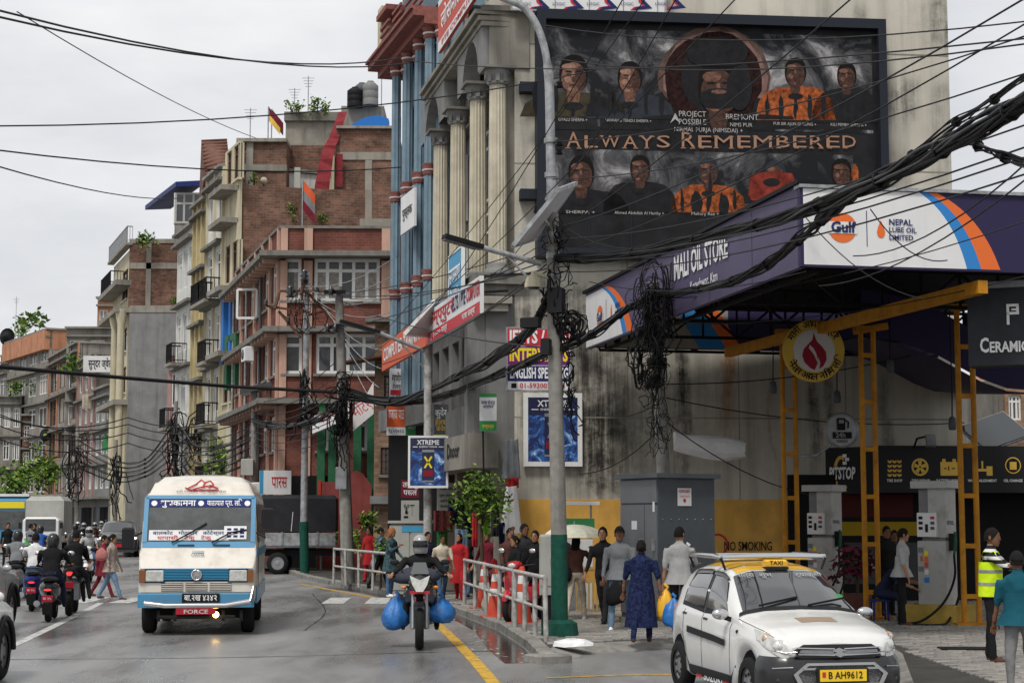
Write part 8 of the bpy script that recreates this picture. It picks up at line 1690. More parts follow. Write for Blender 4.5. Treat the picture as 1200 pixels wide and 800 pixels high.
# ------------------------------------------------------------------ people
PEOPLE = []
def ell(c, x, y, rx, ry, n=14): return [c+x*(rx*cos(2*pi*k/n))+y*(ry*sin(2*pi*k/n)) for k in range(n)]
def person(lab, p, rz, H=1.68, top='c_black', bot='c_charcoal', shoe='ink_black', skin='skin', hair='short', arms=((8, 8, 12), (8, 8, 12)), legs=((6, 2, 4), (-8, 2, 6)), lean=2, head=(0, 0), sleeve=1, tunic=None, tlen=.5, bulk=1.0, pz=None, helmet=None, female=False, group=None, extra=None, hcol='hair', cap=None):
 """one figure facing -Y: arms and legs are (swing forward, out, bend) in degrees for the two sides"""
 k = H/1.715; t = thing('person', lab, 'person', p, R(rz), group)
 ln = R(lean); Y = V((0, -sin(ln), cos(ln))); F = V((0, -cos(ln), -sin(ln))); X = V((1, 0, 0))
 dr = lambda a, o, s: V((s*sin(R(o)), -sin(R(a))*cos(R(o)), -cos(R(a))*cos(R(o))))
 lg = [(dr(a, o, s), dr(a-b, o*.6, s)) for (a, o, b), s in zip(legs, (-1, 1))]
 hz = pz if pz is not None else max(-(u.z*.43+l.z*.42)*k for u, l in lg)+.075*k
 hip = V((0, 0, hz)); S_ = []; parts = MB(); w = (.92 if female else 1)*bulk
 def seg(a, b, ra, rb, m): S_.append((a, b, ra, rb, m)); parts.tube([a, a.lerp(b, .5), b], [ra, (ra+rb)/2, rb], 10)
 spn = lambda h: hip+Y*(h*k)
 parts.loft([ell(spn(h)+F*(f*k), X, F, a*k*w, b*k*w) for h, a, b, f in ((-.06, .12, .1, 0), (.02, .165, .12, 0), (.12, .16, .115, 0), (.24, .145, .105, .01), (.36, .17, .12, .015), (.45, .185, .11, .01), (.5, .15, .085, 0), (.535, .07, .062, 0), (.62, .052, .055, .012))])
 S_.append((spn(.1), spn(.42), .16*k*w, .17*k*w, 1)); S_.append((spn(.42)-X*.13*k, spn(.42)+X*.13*k, .1*k, .1*k, 1)); S_.append((spn(-.05), spn(.03), .14*k*w, .15*k*w, 2)); S_.append((spn(.56), spn(.64), .055*k, .05*k, 0))
 hands = []
 for (u, l), s in zip(lg, (-1, 1)):
  h = hip+X*(s*.088*k); kn = h+u*.43*k; an = kn+l*.42*k; seg(h, kn, .088*k*bulk, .064*k*bulk, 2); seg(kn, an, .06*k*bulk, .05*k, 2)
  ft = (V((0, -1, 0))-Y*0).normalized(); fd = V((0, -1, -.0)); fl = V((0, l.z*-1*0-.98, min(0, l.y*.4))).normalized()
  seg(an+V((0, .03*k, -.035*k)), an+fl*.17*k+V((0, 0, -.045*k)), .042*k, .034*k, 3)
 for (a, o, b), s in zip(arms, (-1, 1)):
  sh = spn(.455)+X*(s*.19*k*w); u = dr(a+lean*.4, o, s); fdir = dr(a+b, o-b*.22, s); el = sh+u*.285*k; wr = el+fdir*.24*k
  seg(sh, el, .056*k*bulk, .047*k*bulk, 1 if sleeve > 0 else 0); seg(el, wr, .043*k*bulk if sleeve > .9 else .039*k, .032*k, 1 if sleeve > .9 else 0)
  side = fdir.cross(V((0, 1, 0))).normalized() if abs(fdir.y) < .9 else V((s, 0, 0)); nrm = fdir.cross(side).normalized()
  parts.loft([ell(wr+fdir*d*k, side, nrm, a_*k, .016*k, 8) for d, a_ in ((-.01, .026), (.03, .036), (.075, .04), (.095, .036))]); S_.append((wr, wr+fdir*.09*k, .034*k, .034*k, 0)); hands.append((wr+fdir*.085*k, fdir, side, nrm, s))
 me = bpy.data.meshes.new('raw'); me.from_pydata([tuple(q) for q in parts.v], [], parts.f); ob = bpy.data.objects.new('raw', me); C.objects.link(ob)
 r = ob.modifiers.new('r', 'REMESH'); r.mode = 'VOXEL'; r.voxel_size = .021*k; q = ob.modifiers.new('s', 'SMOOTH'); q.iterations = 6; q.factor = .5
 hb = MB(); hc = spn(.672)+F*(.02*k); a, b = R(head[0]), R(head[1]); Rm = Matrix.Rotation(a, 3, 'Z') @ Matrix.Rotation(-b, 3, 'X')
 hv = lambda x, y, z: hc+Rm @ (V((x, y, z))*k)     # head space: front is -y
 rings = []
 for z, rx, ry, yo in ((-.118, .018, .02, -.045), (-.108, .036, .04, -.038), (-.085, .052, .062, -.022), (-.05, .063, .078, -.008), (-.01, .071, .09, 0), (.03, .075, .096, .004), (.065, .071, .09, .006), (.095, .052, .068, .006), (.112, .026, .036, .005), (.118, .006, .008, .005)):
  rg = []
  for j in range(18): an = 2*pi*j/18; x, y = rx*cos(an), ry*sin(an); y = y if y > 0 else -abs(y)**.9*(ry**.1); rg.append(hv(x, y+yo, z))
  rings.append(rg)
 hb.loft(rings, True, True)
 hb.loft([[hv(x, y, z) for x, y, z in q] for q in (((-.008, -.085, .018), (.008, -.085, .018), (0, -.094, .02)), ((-.016, -.085, -.028), (.016, -.085, -.028), (0, -.114, -.03)), ((-.01, -.083, -.038), (.01, -.083, -.038), (0, -.095, -.04)))], True, True)
 for s in (-1, 1): hb.loft([[hv(s*(.068+d), .012+.02*cos(2*pi*j/8)*e, -.002+.032*sin(2*pi*j/8)*e) for j in range(8)] for d, e in ((0, .7), (.012, 1), (.016, .8))], True, True)
 for s in (-1, 1):
  hb.mi = 4; hb.add([hv(s*.03+.013*cos(2*pi*j/8), -.092, .012+.006*sin(2*pi*j/8)) for j in range(8)], [tuple(range(8))]); hb.mi = 6; hb.add([hv(s*.03+a_*.02, -.0935+abs(a_)*.006, .03+b_*.005) for a_, b_ in ((-1, -1), (1, -1), (1, 1), (-1, 1))], [(0, 1, 2, 3)])
 hb.mi = 5; hb.add([hv(.024*cos(2*pi*j/10), -.089, -.062+.008*sin(2*pi*j/10)) for j in range(10)], [tuple(range(10))]); hb.mi = 0
 for o, fd, sd, nm, s in hands:
  for j, (off, L_) in enumerate(((-.03, .062), (-.01, .074), (.011, .07), (.03, .055))):
   b0_ = o+sd*off*k; c1 = b0_+(fd+nm*.25*(1 if nm.z < 0 else -1)).normalized()*L_*.5*k; c2 = c1+(fd*.6-V((0, 0, .3))+nm*.5*(1 if nm.z < 0 else -1)).normalized()*L_*.5*k; hb.tube([b0_-fd*.015*k, c1, c2], [.0095*k, .0088*k, .006*k], 6)
  b0_ = o-fd*.05*k+sd*.036*k*(-s); hb.tube([b0_, b0_+(fd*.6-sd*s*.7).normalized()*.035*k, b0_+(fd*1.3-sd*s*.75).normalized()*.06*k], [.011*k, .01*k, .007*k], 6)
 PEOPLE.append((ob, hb, S_, [M[skin], M[top], M[bot], M[shoe], M['eye'], M['lip'], M['hair']], t))
 def cp(name, m, rows, **kw): return MB().loft(rows, True, True).build(name, M[m], t, False)
 def caprings(e, z0, front=-.03):                   # shell over the skull from the crown down to z0 at the back
  out = []
  for i in range(8):
   f = i/7; rg = []
   for j in range(18):
    an = 2*pi*j/18; fr = max(0, -sin(an)); zz = .122+e+.004*sin(j*5.3+i*3.1)-(.122-(z0*(1-fr)+.062*fr))*f**1.5 if f > 0 else .122+e; kk = sqrt(max(0, 1-max(0, (zz-.0)/(.124+e))**2)) if zz > 0 else 1-.25*(zz/-.14)**2
    rg.append(hv((.076+e)*kk*cos(an), (.098+e)*kk*sin(an)+.005, zz))
   out.append(rg)
  return out
 if hair and not helmet: cp('hair', hcol, caprings(.008, {'short': -.045, 'long': -.09, 'bun': -.06}[hair]))
 if hair == 'bun' and not helmet: MB().ball(hv(0, .11, .02), .042*k, 12, 8).build('hair_bun', M[hcol], t, False)
 if hair == 'long': cp('long_hair', hcol, [[hv(x*cos(2*pi*j/12), yo+y*sin(2*pi*j/12), z) for j in range(12)] for z, x, y, yo in ((.03, .078, .05, .055), (-.08, .085, .045, .06), (-.2, .085, .04, .085), (-.34, .06, .03, .1), (-.4, .03, .015, .1))])
 if helmet:
  hm = []
  for z, e in ((-.13, .86), (-.1, .98), (-.03, 1.08), (.05, 1.08), (.1, .93), (.135, .66), (.155, .34), (.16, .05)): hm.append([hv(.112*e*cos(2*pi*j/20), .135*e*sin(2*pi*j/20)+.0, z) for j in range(20)])
  ho = cp('helmet', helmet, hm); MB().loft([[hv(.124*sin(R(a_))*e, -.15*cos(R(a_))*e, z) for a_ in range(-62, 63, 12)] for z, e in ((-.035, 1.06), (.0, 1.08), (.045, 1.06), (.065, 1.0))], False, True, False).build('visor', M['visor'], ho, False)
 if cap: cp('cap', cap, caprings(.016, .01)); MB().ball(hv(0, -.12, .055), (.06*k, .06*k, .01*k), 12, 6).build('cap_peak', M[cap], t, False)
 if tunic:
  mid = hip+((lg[0][0]+lg[1][0])/2)*.3*k*(0 if pz is None else 1)
  rows = [ell(spn(.3), X, F, .155*k*w, .115*k*w, 20)]+[[c+V((0, 0, 0))+F*0*k for c in ell(hip+V((0, 0, .1*k-tlen*k*f)), X, V((0, -1, 0)), (.172+.07*f)*k*w*(1+.04*(f > .9)), (.125+.075*f)*k*w, 20)] for f in (0, .25, .5, .75, 1)]
  for rw in rows[2:]:
   for i, c in enumerate(rw): q_ = c-hip; q_.z = 0; c += q_.normalized()*(.014*sin(i*2.4+rw[0].z*3)*k)
  cp('tunic', tunic, rows)
 if extra: extra(t, hv, spn, hands, k)
 return t
def finish_people():
 bpy.context.view_layer.update(); dg = bpy.context.evaluated_depsgraph_get()
 for ob, hb, S_, ms, t in PEOPLE:
  me = bpy.data.meshes.new_from_object(ob.evaluated_get(dg)); vs = [v.co+v.normal*(.011*NZ.noise(V((v.co.x*9, v.co.y*9, v.co.z*5)))+.006*NZ.noise(V((v.co.x*22, v.co.y*22, v.co.z*16+7)))) for v in me.vertices]; mb = MB(); mb.v = vs
  for pl_ in me.polygons:
   c = pl_.center; best, bm = 9e9, 0
   for a, b, ra, rb, m in S_:
    d = b-a; q = min(1, max(0, (c-a).dot(d)/max(d.length_squared, 1e-9))); e = (c-a-d*q).length/(ra+(rb-ra)*q)
    if e < best: best, bm = e, m
   mb.f.append(list(pl_.vertices)); mb.m.append(bm); mb.s.append(True)
  n = len(mb.v); mb.v += hb.v; mb.f += [[n+i for i in f] for f in hb.f]; mb.m += hb.m; mb.s += [True]*len(hb.f)
  mb.build('body', ms, t, False); bpy.data.objects.remove(ob); bpy.data.meshes.remove(me)
WALK = ((22, 2, 6), (-18, 2, 14)); WALK2 = ((-16, 2, 12), (20, 2, 4)); SWING = ((-18, 7, 10), (20, 7, 18)); SWING2 = ((20, 7, 18), (-18, 7, 10))
STAND = ((3, 4, 2), (-3, 4, 3)); RIDE = dict(pz=.86, legs=((68, 12, 78), (68, 12, 78)), arms=((52, 12, 18), (52, 12, 18)), lean=12)
F_ = lambda x, y: G(x, y, PZ)
person('woman in a dark blue printed tunic walking away with yellow and blue bags', F_(752, 753), 172, 1.56, 'c_print', 'c_print', 'c_brown', 'skin_dark', 'bun', ((-14, 14, 14), (4, 12, 12)), WALK, 3, (0, 10), .6, 'c_print', .72, 1.18, female=True)
person('man in a pale grey t-shirt walking away beside the electricity cabinet', F_(797, 743), 168, 1.74, 'c_tee', 'c_charcoal', 'ink_black', 'skin', 'short', ((30, 10, 60), (-6, 8, 12)), WALK2, 2, (-20, 0), .5, 'c_tee', .2)
person('man in a grey jacket and black cap walking towards the camera', F_(727, 738), -12, 1.74, 'c_jacket', 'c_denim_light', 'ink_white', 'skin_dark', 'short', ((4, 9, 30), (10, 9, 22)), WALK, 1, (8, 4), 1, 'c_jacket', .16, 1.06, cap='c_black')
person('man in a dark jacket half hidden behind the man in the black cap', F_(708, 731), -25, 1.72, 'c_black', 'c_charcoal', 'ink_black', 'skin', 'short', SWING2, WALK2, 2, (10, 5), 1, None)
def umb(t, hv, spn, hands, k): pass
person('woman in a maroon top and beige trousers walking away under the umbrella', F_(675, 727), 165, 1.58, 'c_brown', 'c_beige', 'ink_white', 'skin', 'long', ((62, 8, 70), (0, 10, 20)), WALK, 2, (0, 4), 1, None, 0, 1.05, female=True)
up = F_(675, 727)+V((-.02, .1, 1.42)); uo = thing('umbrella', 'cream umbrella with small spots held up beside the main pole', 'umbrella', up, R(20)); um_ = []
for i in range(6): f = i/5; um_.append([V((.62*sin(f*1.35)*cos(2*pi*j/16)*(1-.05*(j % 2)), .62*sin(f*1.35)*sin(2*pi*j/16)*(1-.05*(j % 2)), .3*cos(f*1.35)*1.0)) for j in range(16)])
mm('umbrella_cloth', (.62, .6, .48), .7, var=.1, dirt=((.2, .3, .25), 9, .5)); MB().loft(um_, False, False).build('canopy', M['umbrella_cloth'], uo, False); MB().tube([(0, 0, -.55), (0, 0, .36)], .01, 6).build('shaft', M['galv'], uo, False); MB().tube([(0, 0, -.65), (0, 0, -.52)], .018, 6).build('handle', M['ink_black'], uo, False)
for j in range(0, 16, 2): MB().tube([um_[-1][j], um_[2][j]-V((0, 0, .01)), (0, 0, .29)], .005, 4).build('rib', M['galv'], uo, False)
bp = F_(752, 753); bag('yellow carrier bag hanging from the hand of the woman in blue', bp+V((.36, -.05, .55)), (.13, .08, .24), 'bag_yellow', 5); bag('pale blue plastic bag carried by the woman in blue', bp+V((.47, -.1, .44)), (.17, .13, .22), 'bag_blue', 6)
bag('large black bag carried low by the man in the black cap', F_(722, 738)+V((-.02, -.28, .62)), (.16, .09, .19), 'c_black', 7, knots=False); bag('black shoulder bag of the woman under the umbrella', F_(666, 727)+V((-.05, -.12, .84)), (.11, .07, .15), 'c_black', 8, knots=False); bag('white package held by the man in the pale grey t-shirt', F_(808, 743)+V((.0, .1, 1.25)), (.12, .1, .14), 'tarp_white', 9)
person('man talking on a phone before the yellow wall', F_(614, 719), 10, 1.72, 'c_charcoal', 'c_black', arms=((70, 20, 110), (6, 6, 8)), legs=STAND, skin='skin_dark', head=(20, 0)); person('woman in black beside the man on the phone', F_(605, 722), -60, 1.5, 'c_black', 'c_black', hair='bun', female=True, legs=STAND); person('young man in black standing by the red scooter', F_(628, 722), -20, 1.6, 'c_black', 'c_black', legs=STAND)
person('street vendor crouching in a red headscarf and checked shirt by the rail', F_(585, 711), 200, 1.55, 'c_check', 'c_brown', skin='skin_dark', hair='short', hcol='c_red', legs=((95, 18, 130), (90, 18, 128)), arms=((40, 10, 40), (40, 10, 40)), lean=32, female=True)
person('boy in a cream shirt and dark jeans on the pavement', F_(518, 705), 15, 1.5, 'c_cream', 'c_denim', skin='skin_dark', legs=WALK, arms=SWING, sleeve=.5); person('woman in a red tunic and trousers beside the boy in cream', F_(538, 703), -10, 1.52, 'c_red', 'c_red', 'c_red', hair='long', legs=WALK2, arms=((5, 10, 40), (5, 8, 12)), tunic='c_red', tlen=.55, female=True, head=(-20, 20), bulk=1.05)
person('woman with orange hair in a teal patterned shawl by the rail', F_(457, 699), 60, 1.6, 'c_floral', 'c_denim', 'ink_white', hair='long', hcol='hair_orange', legs=STAND, arms=((30, 8, 90), (10, 8, 40)), tunic='c_floral', tlen=.4, female=True, head=(10, 0)); person('woman in red traditional dress near the concrete wire pole', F_(433, 681), -30, 1.55, 'c_red', 'c_red', 'c_red', hair='bun', legs=STAND, tunic='c_red', tlen=.5, female=True)
bag('small pale blue bag beside the woman in red dress', F_(440, 684)+V((0, -.2, .6)), (.12, .1, .16), 'sign_blue', 11); person('shopper in a grey top looking at the hanging clothes', F_(552, 696), 150, 1.6, 'c_jacket', 'c_black', hair='short', legs=STAND); person('shopkeeper in dark clothes inside the clothes shop', F_(590, 700), -20, 1.6, 'c_navy', 'c_black', hair='short', legs=STAND)
for x, y, rz, h, a, b, l in ((500, 702, 30, 1.55, 'c_navy', 'c_black', 'woman in navy walking beside the white sign pole'), (546, 700, 170, 1.62, 'c_charcoal', 'c_denim', 'shopper in charcoal facing the clothes stall'), (572, 706, -40, 1.58, 'c_maroon', 'c_black', 'person in maroon beside the street tree trunk'), (597, 712, 20, 1.66, 'c_brown', 'c_navy', 'man in brown standing at the stall corner'), (660, 716, 150, 1.66, 'c_charcoal', 'c_navy', 'man in charcoal beyond the main pole by the kiosk'), (444, 690, 100, 1.6, 'c_denim', 'c_black', 'person in denim behind the farther guard rail')): person(l, F_(x, y), rz, h, a, b, legs=WALK2, arms=SWING2)
person('young man in a light grey t-shirt standing at the pump', F_(1058, 733), 70, 1.66, 'c_tee', 'c_black', 'c_brown', hair='short', arms=((8, 6, 10), (4, 6, 8)), legs=STAND, sleeve=.5, tunic='c_tee', tlen=.16, head=(25, 0)); person('man in dark clothes bent forward on a low stool by the pumps', F_(1031, 728), 60, 1.66, 'c_navy', 'c_navy', 'c_brown', hair='short', pz=.5, legs=((85, 8, 80), (80, 8, 85)), arms=((40, 8, 30), (44, 8, 34)), lean=35, head=(0, 20), sleeve=.5)
MB_ = thing('stool', 'low blue plastic stool under the man in dark clothes', 'stool', F_(1031, 728)); MB().box((0, 0, .38), (.32, .32, .04)).build('seat', M['sign_navy'], MB_, False)
for x in (-.13, .13):
 for y in (-.13, .13): MB().bar((x, y, 0), (x*.9, y*.9, .36), .03).build('leg', M['sign_navy'], MB_, False)
person('man in dark clothes standing behind the seated man', F_(1040, 722), 10, 1.68, 'c_black', 'c_black', hair='short', legs=STAND, skin='skin_dark'); person('youth in dark clothes behind the man in the grey t-shirt', F_(1050, 720), -10, 1.6, 'c_brown', 'c_black', hair='short', legs=STAND, skin='skin_dark')
def vest(t, hv, spn, hands, k):
 for (z0, z1, m, e) in ((-.08, .06, 'c_hivis', 1.17), (.06, .1, 'galv', 1.19), (.1, .22, 'c_hivis', 1.17), (.22, .26, 'galv', 1.19), (.26, .36, 'c_hivis', 1.16)): MB().loft([ell(spn(z), V((1, 0, 0)), V((0, -1, 0)), .172*k*e, .128*k*e, 20) for z in (z0, (z0+z1)/2, z1)], False, True).build('reflective_vest', M[m], t, False)
 for s in (-1, 1): MB().loft([[spn(.36)+V((s*x*k, y*k, 0)), spn(.36)+V((s*(x+.09)*k, y*k, 0))] for x, y in ((.06, -.13),)]+[[spn(.5)+V((s*.08*k, y*k, 0)), spn(.49)+V((s*.17*k, y*k, 0))] for y in (-.07, .07)]+[[spn(.36)+V((s*.06*k, .13*k, 0)), spn(.36)+V((s*.15*k, .13*k, 0))]], False, True, False).build('vest_strap', M['c_hivis'], t, False)
mm('c_stripe', (.3, .3, .3), .9);
def stripes(m):
 t = m.node_tree; g = t.nodes.new('ShaderNodeTexCoord'); w = t.nodes.new('ShaderNodeTexWave'); w.bands_direction = 'Z'; w.inputs['Scale'].default_value = 3.4; r = t.nodes.new('ShaderNodeValToRGB'); r.color_ramp.interpolation = 'CONSTANT'; r.color_ramp.elements[0].color = (.02, .02, .02, 1); r.color_ramp.elements[1].position = .55; r.color_ramp.elements[1].color = (.6, .6, .6, 1); t.links.new(g.outputs['Object'], w.inputs[0]); t.links.new(w.outputs[1], r.inputs[0]); t.links.new(r.outputs[0], t.nodes['Principled BSDF'].inputs['Base Color'])
stripes(M['c_stripe'])
person('station attendant in a yellow reflective vest gesturing with raised hands', F_(1163, 776), 65, 1.72, 'c_stripe', 'c_black', 'c_brown', skin='skin_dark', arms=((55, 8, 60), (48, 8, 70)), legs=STAND, sleeve=.5, extra=vest, head=(-5, 0)); person('man in a teal t-shirt and black cap with his back to the camera', F_(1197, 815), 174, 1.5, 'c_teal', 'c_grey', 'ink_black', skin='skin_dark', arms=((2, 12, 10), (8, 8, 10)), legs=STAND, sleeve=.5, tunic='c_teal', tlen=.18, bulk=1.08, cap='c_black')
person('motorcycle rider in a grey helmet and dark jacket coming towards the camera', MOTO+V((0, .12, 0)), 3, 1.72, 'c_black', 'c_charcoal', pz=.87, legs=((72, 14, 88), (72, 14, 88)), arms=((48, 26, 30), (48, 26, 30)), lean=4, helmet='helmet_grey', bulk=1.12)
def ride(kind, lab_v, lab_p, px, py, rz, **kw):
 p = G(px, py); (scooter if kind == 's' else motorbike)(lab_v, p, R(rz), *([kw.pop('body')] if 'body' in kw else [])); d = V((-sin(R(rz)), cos(R(rz)), 0))
 a = dict(RIDE); a.update(kw); person(lab_p, p+d*.22, rz, **a); return p
ride('s', 'black scooter with a red plate and silver exhaust in the left traffic', 'rider in a black jacket and red marked black helmet seen from behind', 60, 726, 190, top='c_black', bot='c_navy', helmet='helmet_black', bulk=1.1)
p = ride('m', 'black motorcycle with a lit tail lamp beside the black scooter', 'rider in black with a glossy black helmet beside the crossing women', 84, 719, 190, top='c_black', bot='c_charcoal', helmet='helmet_black'); person('pillion passenger with dark hair and black clothes', p+V((.1, -.22, .02)), 185, 1.62, 'c_black', 'c_charcoal', pz=.92, legs=((60, 16, 74), (60, 16, 74)), arms=((35, 8, 40), (35, 8, 40)))
ride('s', 'dark blue scooter with red tail lights left of the black scooter', 'rider in a white t-shirt and blue jeans with bare dark hair', 40, 714, 191, body='sign_navy', top='c_white', bot='c_denim', sleeve=.5, skin='skin_dark'); ride('s', 'grey scooter half hidden behind the silver car', 'rider in a grey jacket and black helmet behind the silver car', 19, 702, 191, body='steel_grey', top='c_jacket', bot='c_black', helmet='helmet_black')
ride('s', 'white scooter coming towards the camera beside the crossing women', 'rider in a pale grey t-shirt and silver helmet on the white scooter', 103, 682, 8, body='sign_white', top='c_tee', bot='c_denim', helmet='helmet_grey', sleeve=.5); ride('m', 'motorcycle farther left carrying a rider in blue', 'rider in a bright blue jacket and black helmet farther up the road', 46, 672, 190, top='c_blue', bot='c_black', helmet='helmet_black')
for i, (x, y, h, c) in enumerate(((87, 662, 'helmet_black', 'c_charcoal'), (97, 655, 'helmet_grey', 'c_black'), (90, 648, 'helmet_white', 'c_jacket'), (110, 652, 'helmet_grey', 'c_brown'), (118, 644, 'helmet_white', 'c_grey'))): ride('s', ('distant scooter just behind the white scooter', 'distant scooter between the white scooter and the dark car', 'distant scooter at the back of the queue', 'distant scooter left of the dark grey car', 'farthest scooter beside the dark grey car')[i], ('distant rider in a black helmet behind the white scooter', 'distant rider in a grey helmet and black jacket', 'distant rider in a white helmet at the back of the queue', 'distant rider in brown left of the dark car', 'farthest rider in grey with a white helmet')[i], x, y, 8, top=c, bot='c_black', helmet=h)
person('woman in a printed blouse and wide pale jeans crossing the road', G(129, 702), 82, 1.6, 'c_blouse', 'c_denim_light', 'c_brown', hair='bun', legs=((24, 2, 4), (-20, 2, 10)), arms=((-6, 8, 20), (10, 8, 14)), tunic='c_blouse', tlen=.26, female=True, bulk=1.08); person('woman in a dark red tunic crossing the road behind her friend', G(119, 699), 85, 1.56, 'c_maroon', 'c_maroon', 'c_brown', hair='short', legs=((24, 2, 4), (-18, 2, 12)), arms=SWING, tunic='c_maroon', tlen=.4, female=True); bag('dusty pink shoulder bag of the woman crossing the road', G(123, 702)+V((-.05, -.24, 1.08)), (.15, .07, .15), 'c_pink', 12, knots=False)
person('person with a green bag standing at the far left of the road', G(34, 664), 150, 1.66, 'c_jacket', 'c_cream', legs=STAND); bag('bright green bag held at the far left of the road', G(32, 664)+V((0, -.25, .75)), (.18, .14, .25), 'c_green', 13); person('man in black at the far left in front of the blue bus', G(8, 664), 20, 1.7, 'c_black', 'c_black', legs=STAND); person('person in a dark coat beside the green bag carrier', G(40, 662), -20, 1.66, 'c_black', 'c_charcoal', legs=STAND)
finish_people(); mm('scooter_red', (.45, .015, .025), .25, clear=.5)
scooter('red scooter parked on the pavement behind the guard rail', F_(618, 728), R(-28), 'scooter_red', group=None)
# ------------------------------------------------------------------ clothes stall and small things
def hang(lab, x0, y0, x1, y1, d, m, seed, group='clothes hanging at the stall', shape=(1, 1)):
 rr = random.Random(seed); n = 9; a, b = at(x0, y0, d), at(x1, y1, d); w = b.x-a.x; h = a.z-b.z; rows = []
 for j in range(7):
  f = j/6; k = shape[0]+(shape[1]-shape[0])*f; c = (a.x+b.x)/2; rows.append([V((c+(i/(n-1)-.5)*w*k, d+.05*sin(i*2.1+seed)+rr.uniform(-.03, .03)+(.1 if i in (0, n-1) else 0), a.z-h*f+rr.uniform(-.02, .02))) for i in range(n)])
 back_ = [[p+V((0, .12, 0)) for p in r] for r in rows]; mb = MB(); mb.loft([r+q[::-1] for r, q in zip(rows, back_)], True, True); tag(mb.build('garment', M[m]), lab, 'clothing', group)
for i, q in enumerate(((586, 570, 612, 625, 36, 'tarp_white', 'crumpled clear plastic sheet over white clothes by the stall corner', (.5, 1)), (588, 515, 610, 560, 36.3, 'c_jacket', 'grey pinstriped cloth hung above the plastic sheet', (.75, 1)), (593, 560, 608, 571, 36.2, 'c_red', 'red cloth bundle hung under the grey cloth', (1, 1)), (562, 584, 574, 626, 35.8, 'c_lime', 'bright lime green shirt hanging behind the tree', (1, 1)), (567, 519, 580, 545, 37.5, 'c_red', 'red patterned shirt hung under the canopy', (.8, 1)), (579, 517, 587, 545, 37.2, 'c_maroon', 'dark red shirt hung beside the grey cloth', (.8, 1)), (575, 585, 586, 628, 36.4, 'c_charcoal', 'dark grey coat hanging beside the lime shirt', (.8, 1)), (553, 600, 560, 640, 37, 'c_red', 'narrow red banner cloth by the stall', (1, 1)), (584, 612, 592, 645, 36, 'c_navy', 'navy trousers hanging below the plastic sheet', (1, .8)), (508, 598, 530, 622, 40.6, 'c_check', 'row of red checked bags at the stall front', (1, 1)), (524, 585, 545, 615, 41.2, 'c_navy', 'dark blue jackets hanging in the shop mouth', (.9, 1)), (512, 605, 524, 640, 40.8, 'c_green', 'green cloth hanging by the sign pole', (1, 1)), (540, 600, 552, 640, 40, 'c_black', 'black coat hanging deeper in the shop', (.8, 1)), (533, 620, 548, 650, 39, 'c_denim_light', 'pale blue folded jeans hung at the stall', (1, 1)))):
 hang(q[6], *q[:5], q[5], i, shape=q[7])
bag('bulging pale sack on the pavement beside the crouching vendor', F_(583, 717)+V((.0, 0, .25)), (.3, .25, .28), 'c_cream', 21, 'sack', 'sack'); bag('large grey sack behind the guard rail', F_(596, 722)+V((0, 0, .24)), (.28, .24, .26), 'c_grey', 22, 'sack', 'sack'); bag('dark cloth bundle near the vendor and cones', F_(574, 708)+V((0, 0, .2)), (.3, .25, .22), 'c_maroon', 23, 'bundle', 'bundle', False)
p = F_(672, 757); rr = random.Random(3); rows = [[V((.3*k*cos(2*pi*j/18)*(1+rr.uniform(-.12, .12)), .22*k*sin(2*pi*j/18), z+rr.uniform(0, .02))) for j in range(18)] for k, z in ((1, 0), (.9, .05), (.6, .09), (.25, .1))]; o = MB().loft(rows, True, False).build('white_rag', M['tarp_white']); o.location = p; tag(o, 'crumpled white cloth lying at the foot of the main pole', 'cloth')
k0 = at(676, 700, 34.8); k0.z = PZ; t = thing('snack_kiosk', 'small kiosk with a flat pale roof and green band behind the umbrella', 'kiosk', k0)
for n, c, s_, m in (('counter', (0, 0, .7), (.62, .6, 1.4), 'sign_white'), ('green_band', (0, -.32, 1.72), (.7, .04, .2), 'sign_green'), ('roof', (0, 0, 2.12), (.9, .8, .07), 'sign_white'), ('post', (-.28, -.25, 1.75), (.04, .04, .7), 'galv'), ('post', (.28, -.25, 1.75), (.04, .04, .7), 'galv')): MB().chbox(c, s_, .01).build(n, M[m], t, False)
k0 = at(695, 700, 33.6); k0.z = PZ; t = thing('wooden_barrier', 'low yellow slatted wooden barrier behind the walking people', 'barrier', k0); mm('bamboo', (.5, .34, .12), .7, var=.3)
for i in range(9): MB().box((-.32+.08*i, 0, .3), (.035, .03, .6)).build('slat', M['bamboo'], t, False)
for z in (.6, .85): MB().box((0, .03, z), (.72, .04, .06)).build('rail', M['bamboo'], t, False)
MB().box((0, .03, .72), (.7, .02, .2)).build('panel', M['yellow_wall'], t, False)
p = at(1005, 690, 31.8); p.z = PZ; t = thing('maroon_shrub', 'maroon leaved shrub in a pot between the taxi and the pumps', 'plant', p); foliage((0, 0, 1.0), .42, 420, .08, 9).build('foliage', [M['leaf_maroon'], M['leaf_maroon'], M['leaf_c']], t, False); MB().lathe([(.2, 0), (.27, .45), (.25, .45)], (0, 0, 0), 14).build('pot', M['c_brown'], t, False); MB().tube([(0, 0, .3), (0, 0, 1)], .03, 6).build('stem', M['bark'], t, False)
tag(MB().prism([(-.35, -.2), (.35, -.24), (.38, .2), (-.3, .24)], 0, .012).build('drain_cover', M['steel_black']), 'dark drain cover in the forecourt paving by the attendant', 'drain cover').location = F_(1128, 762)+V((0, 0, .03))
lt = MB(); rr = random.Random(8)
for i in range(240):
 p = KERB[0].lerp(KERB[5], rr.random())+V((rr.uniform(-.7, -.02), rr.uniform(-.3, .3), .004)); a = rr.uniform(0, 6); s_ = rr.uniform(.015, .05); lt.add([p+V((s_*cos(a+k*2.1), s_*sin(a+k*2.1), .004*(k % 2))) for k in range(3)], [(0, 1, 2)])
lt.build('kerb_litter', M['c_cream'], kind='stuff')
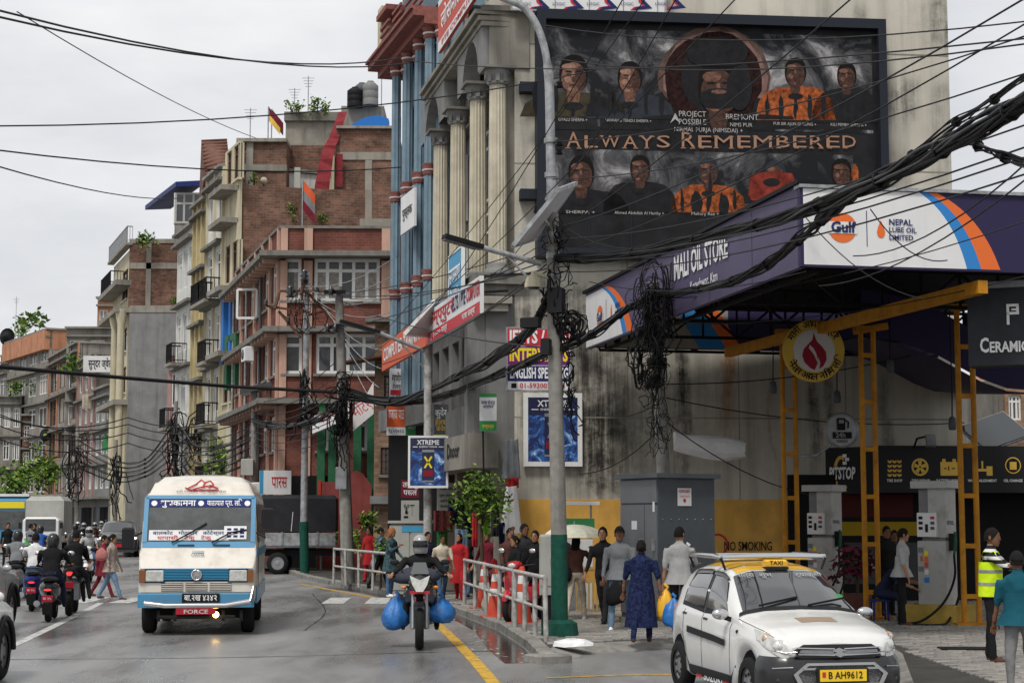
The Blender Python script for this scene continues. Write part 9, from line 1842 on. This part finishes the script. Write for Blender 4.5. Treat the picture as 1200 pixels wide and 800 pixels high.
mm('tar', (.02, .02, .021), .35); tc_ = MB()
for P_ in (((-7.5, 24), (-4, 24.4), (-1.2, 25.3), (.1, 25.6)), ((-9.5, 45), (-6, 45.6), (-3.2, 46)), ((-3.6, 30), (-3.9, 36), (-5.1, 44))):
 q = smooth_path([(x, y, .0035) for x, y in P_], 10); tc_.loft([[p+V((rr.uniform(-.02, 0), rr.uniform(-.03, .0), 0)) for p in q], [p+V((rr.uniform(.0, .025), rr.uniform(.015, .05), 0)) for p in q]], False, False, False)
tc_.build('tar_seams', M['tar'], kind='structure')
mm('gutter', (.035, .034, .032), .14, var=.4, scale=3)
gk = [p+V((-.05, -.02, .003)) for p in KERB[:9]]; MB().loft([gk, [p+V((-.42-.12*sin(i*1.7), -.12, 0)) for i, p in enumerate(gk)]], False, False, False).build('wet_gutter', M['gutter'], kind='structure')
for i, (px, y, d, lab) in enumerate(((300, 574, 62.5, 'white air conditioner box under the lowest ledge of the red building'), (290, 415, 65.6, 'air conditioner box between windows on the side of the red building'), (236, 470, 84.5, 'air conditioner box on the ochre yellow house'), (221, 400, 91, 'air conditioner box on the pale grey house'))):
 p = at(px, y, d); t = thing('air_conditioner', lab, 'air conditioner', p, R(-70)); MB().chbox((0, 0, 0), (.8, .32, .55), .03).build('case', M['sign_white'], t, False); MB().lathe([(.2, .165), (.2, .18), (.04, .185)], (-.1, 0, 0), 14, 'Y').build('fan_grille', M['cabinet'], t, False)
for i, (px, y, d, c, lab) in enumerate(((250, 240, 81, 'c_pink', 'pink washing on the topmost iron balcony of the grey white house'), (252, 345, 80.6, 'c_denim_light', 'pale blue washing on the middle iron balcony'), (222, 315, 90, 'c_white', 'white washing hung out on the pale grey house'), (102, 470, 113, 'c_cream', 'cream washing on a far balcony below the signboard'))):
 hang(lab, px-6, y-8, px+6, y+9, d, c, 30+i, group='washing on the balconies')
for i, (u, m) in enumerate(((.05, 'galv'), (4.15, 'galv'), (8.2, 'cabinet'))): MB().tube([FQs.P(u+.33, .2, .14), FQs.P(u+.33, ztp-.2, .14)], .055, 8).build('drain_pipe', M[m], red)
fit_texts()
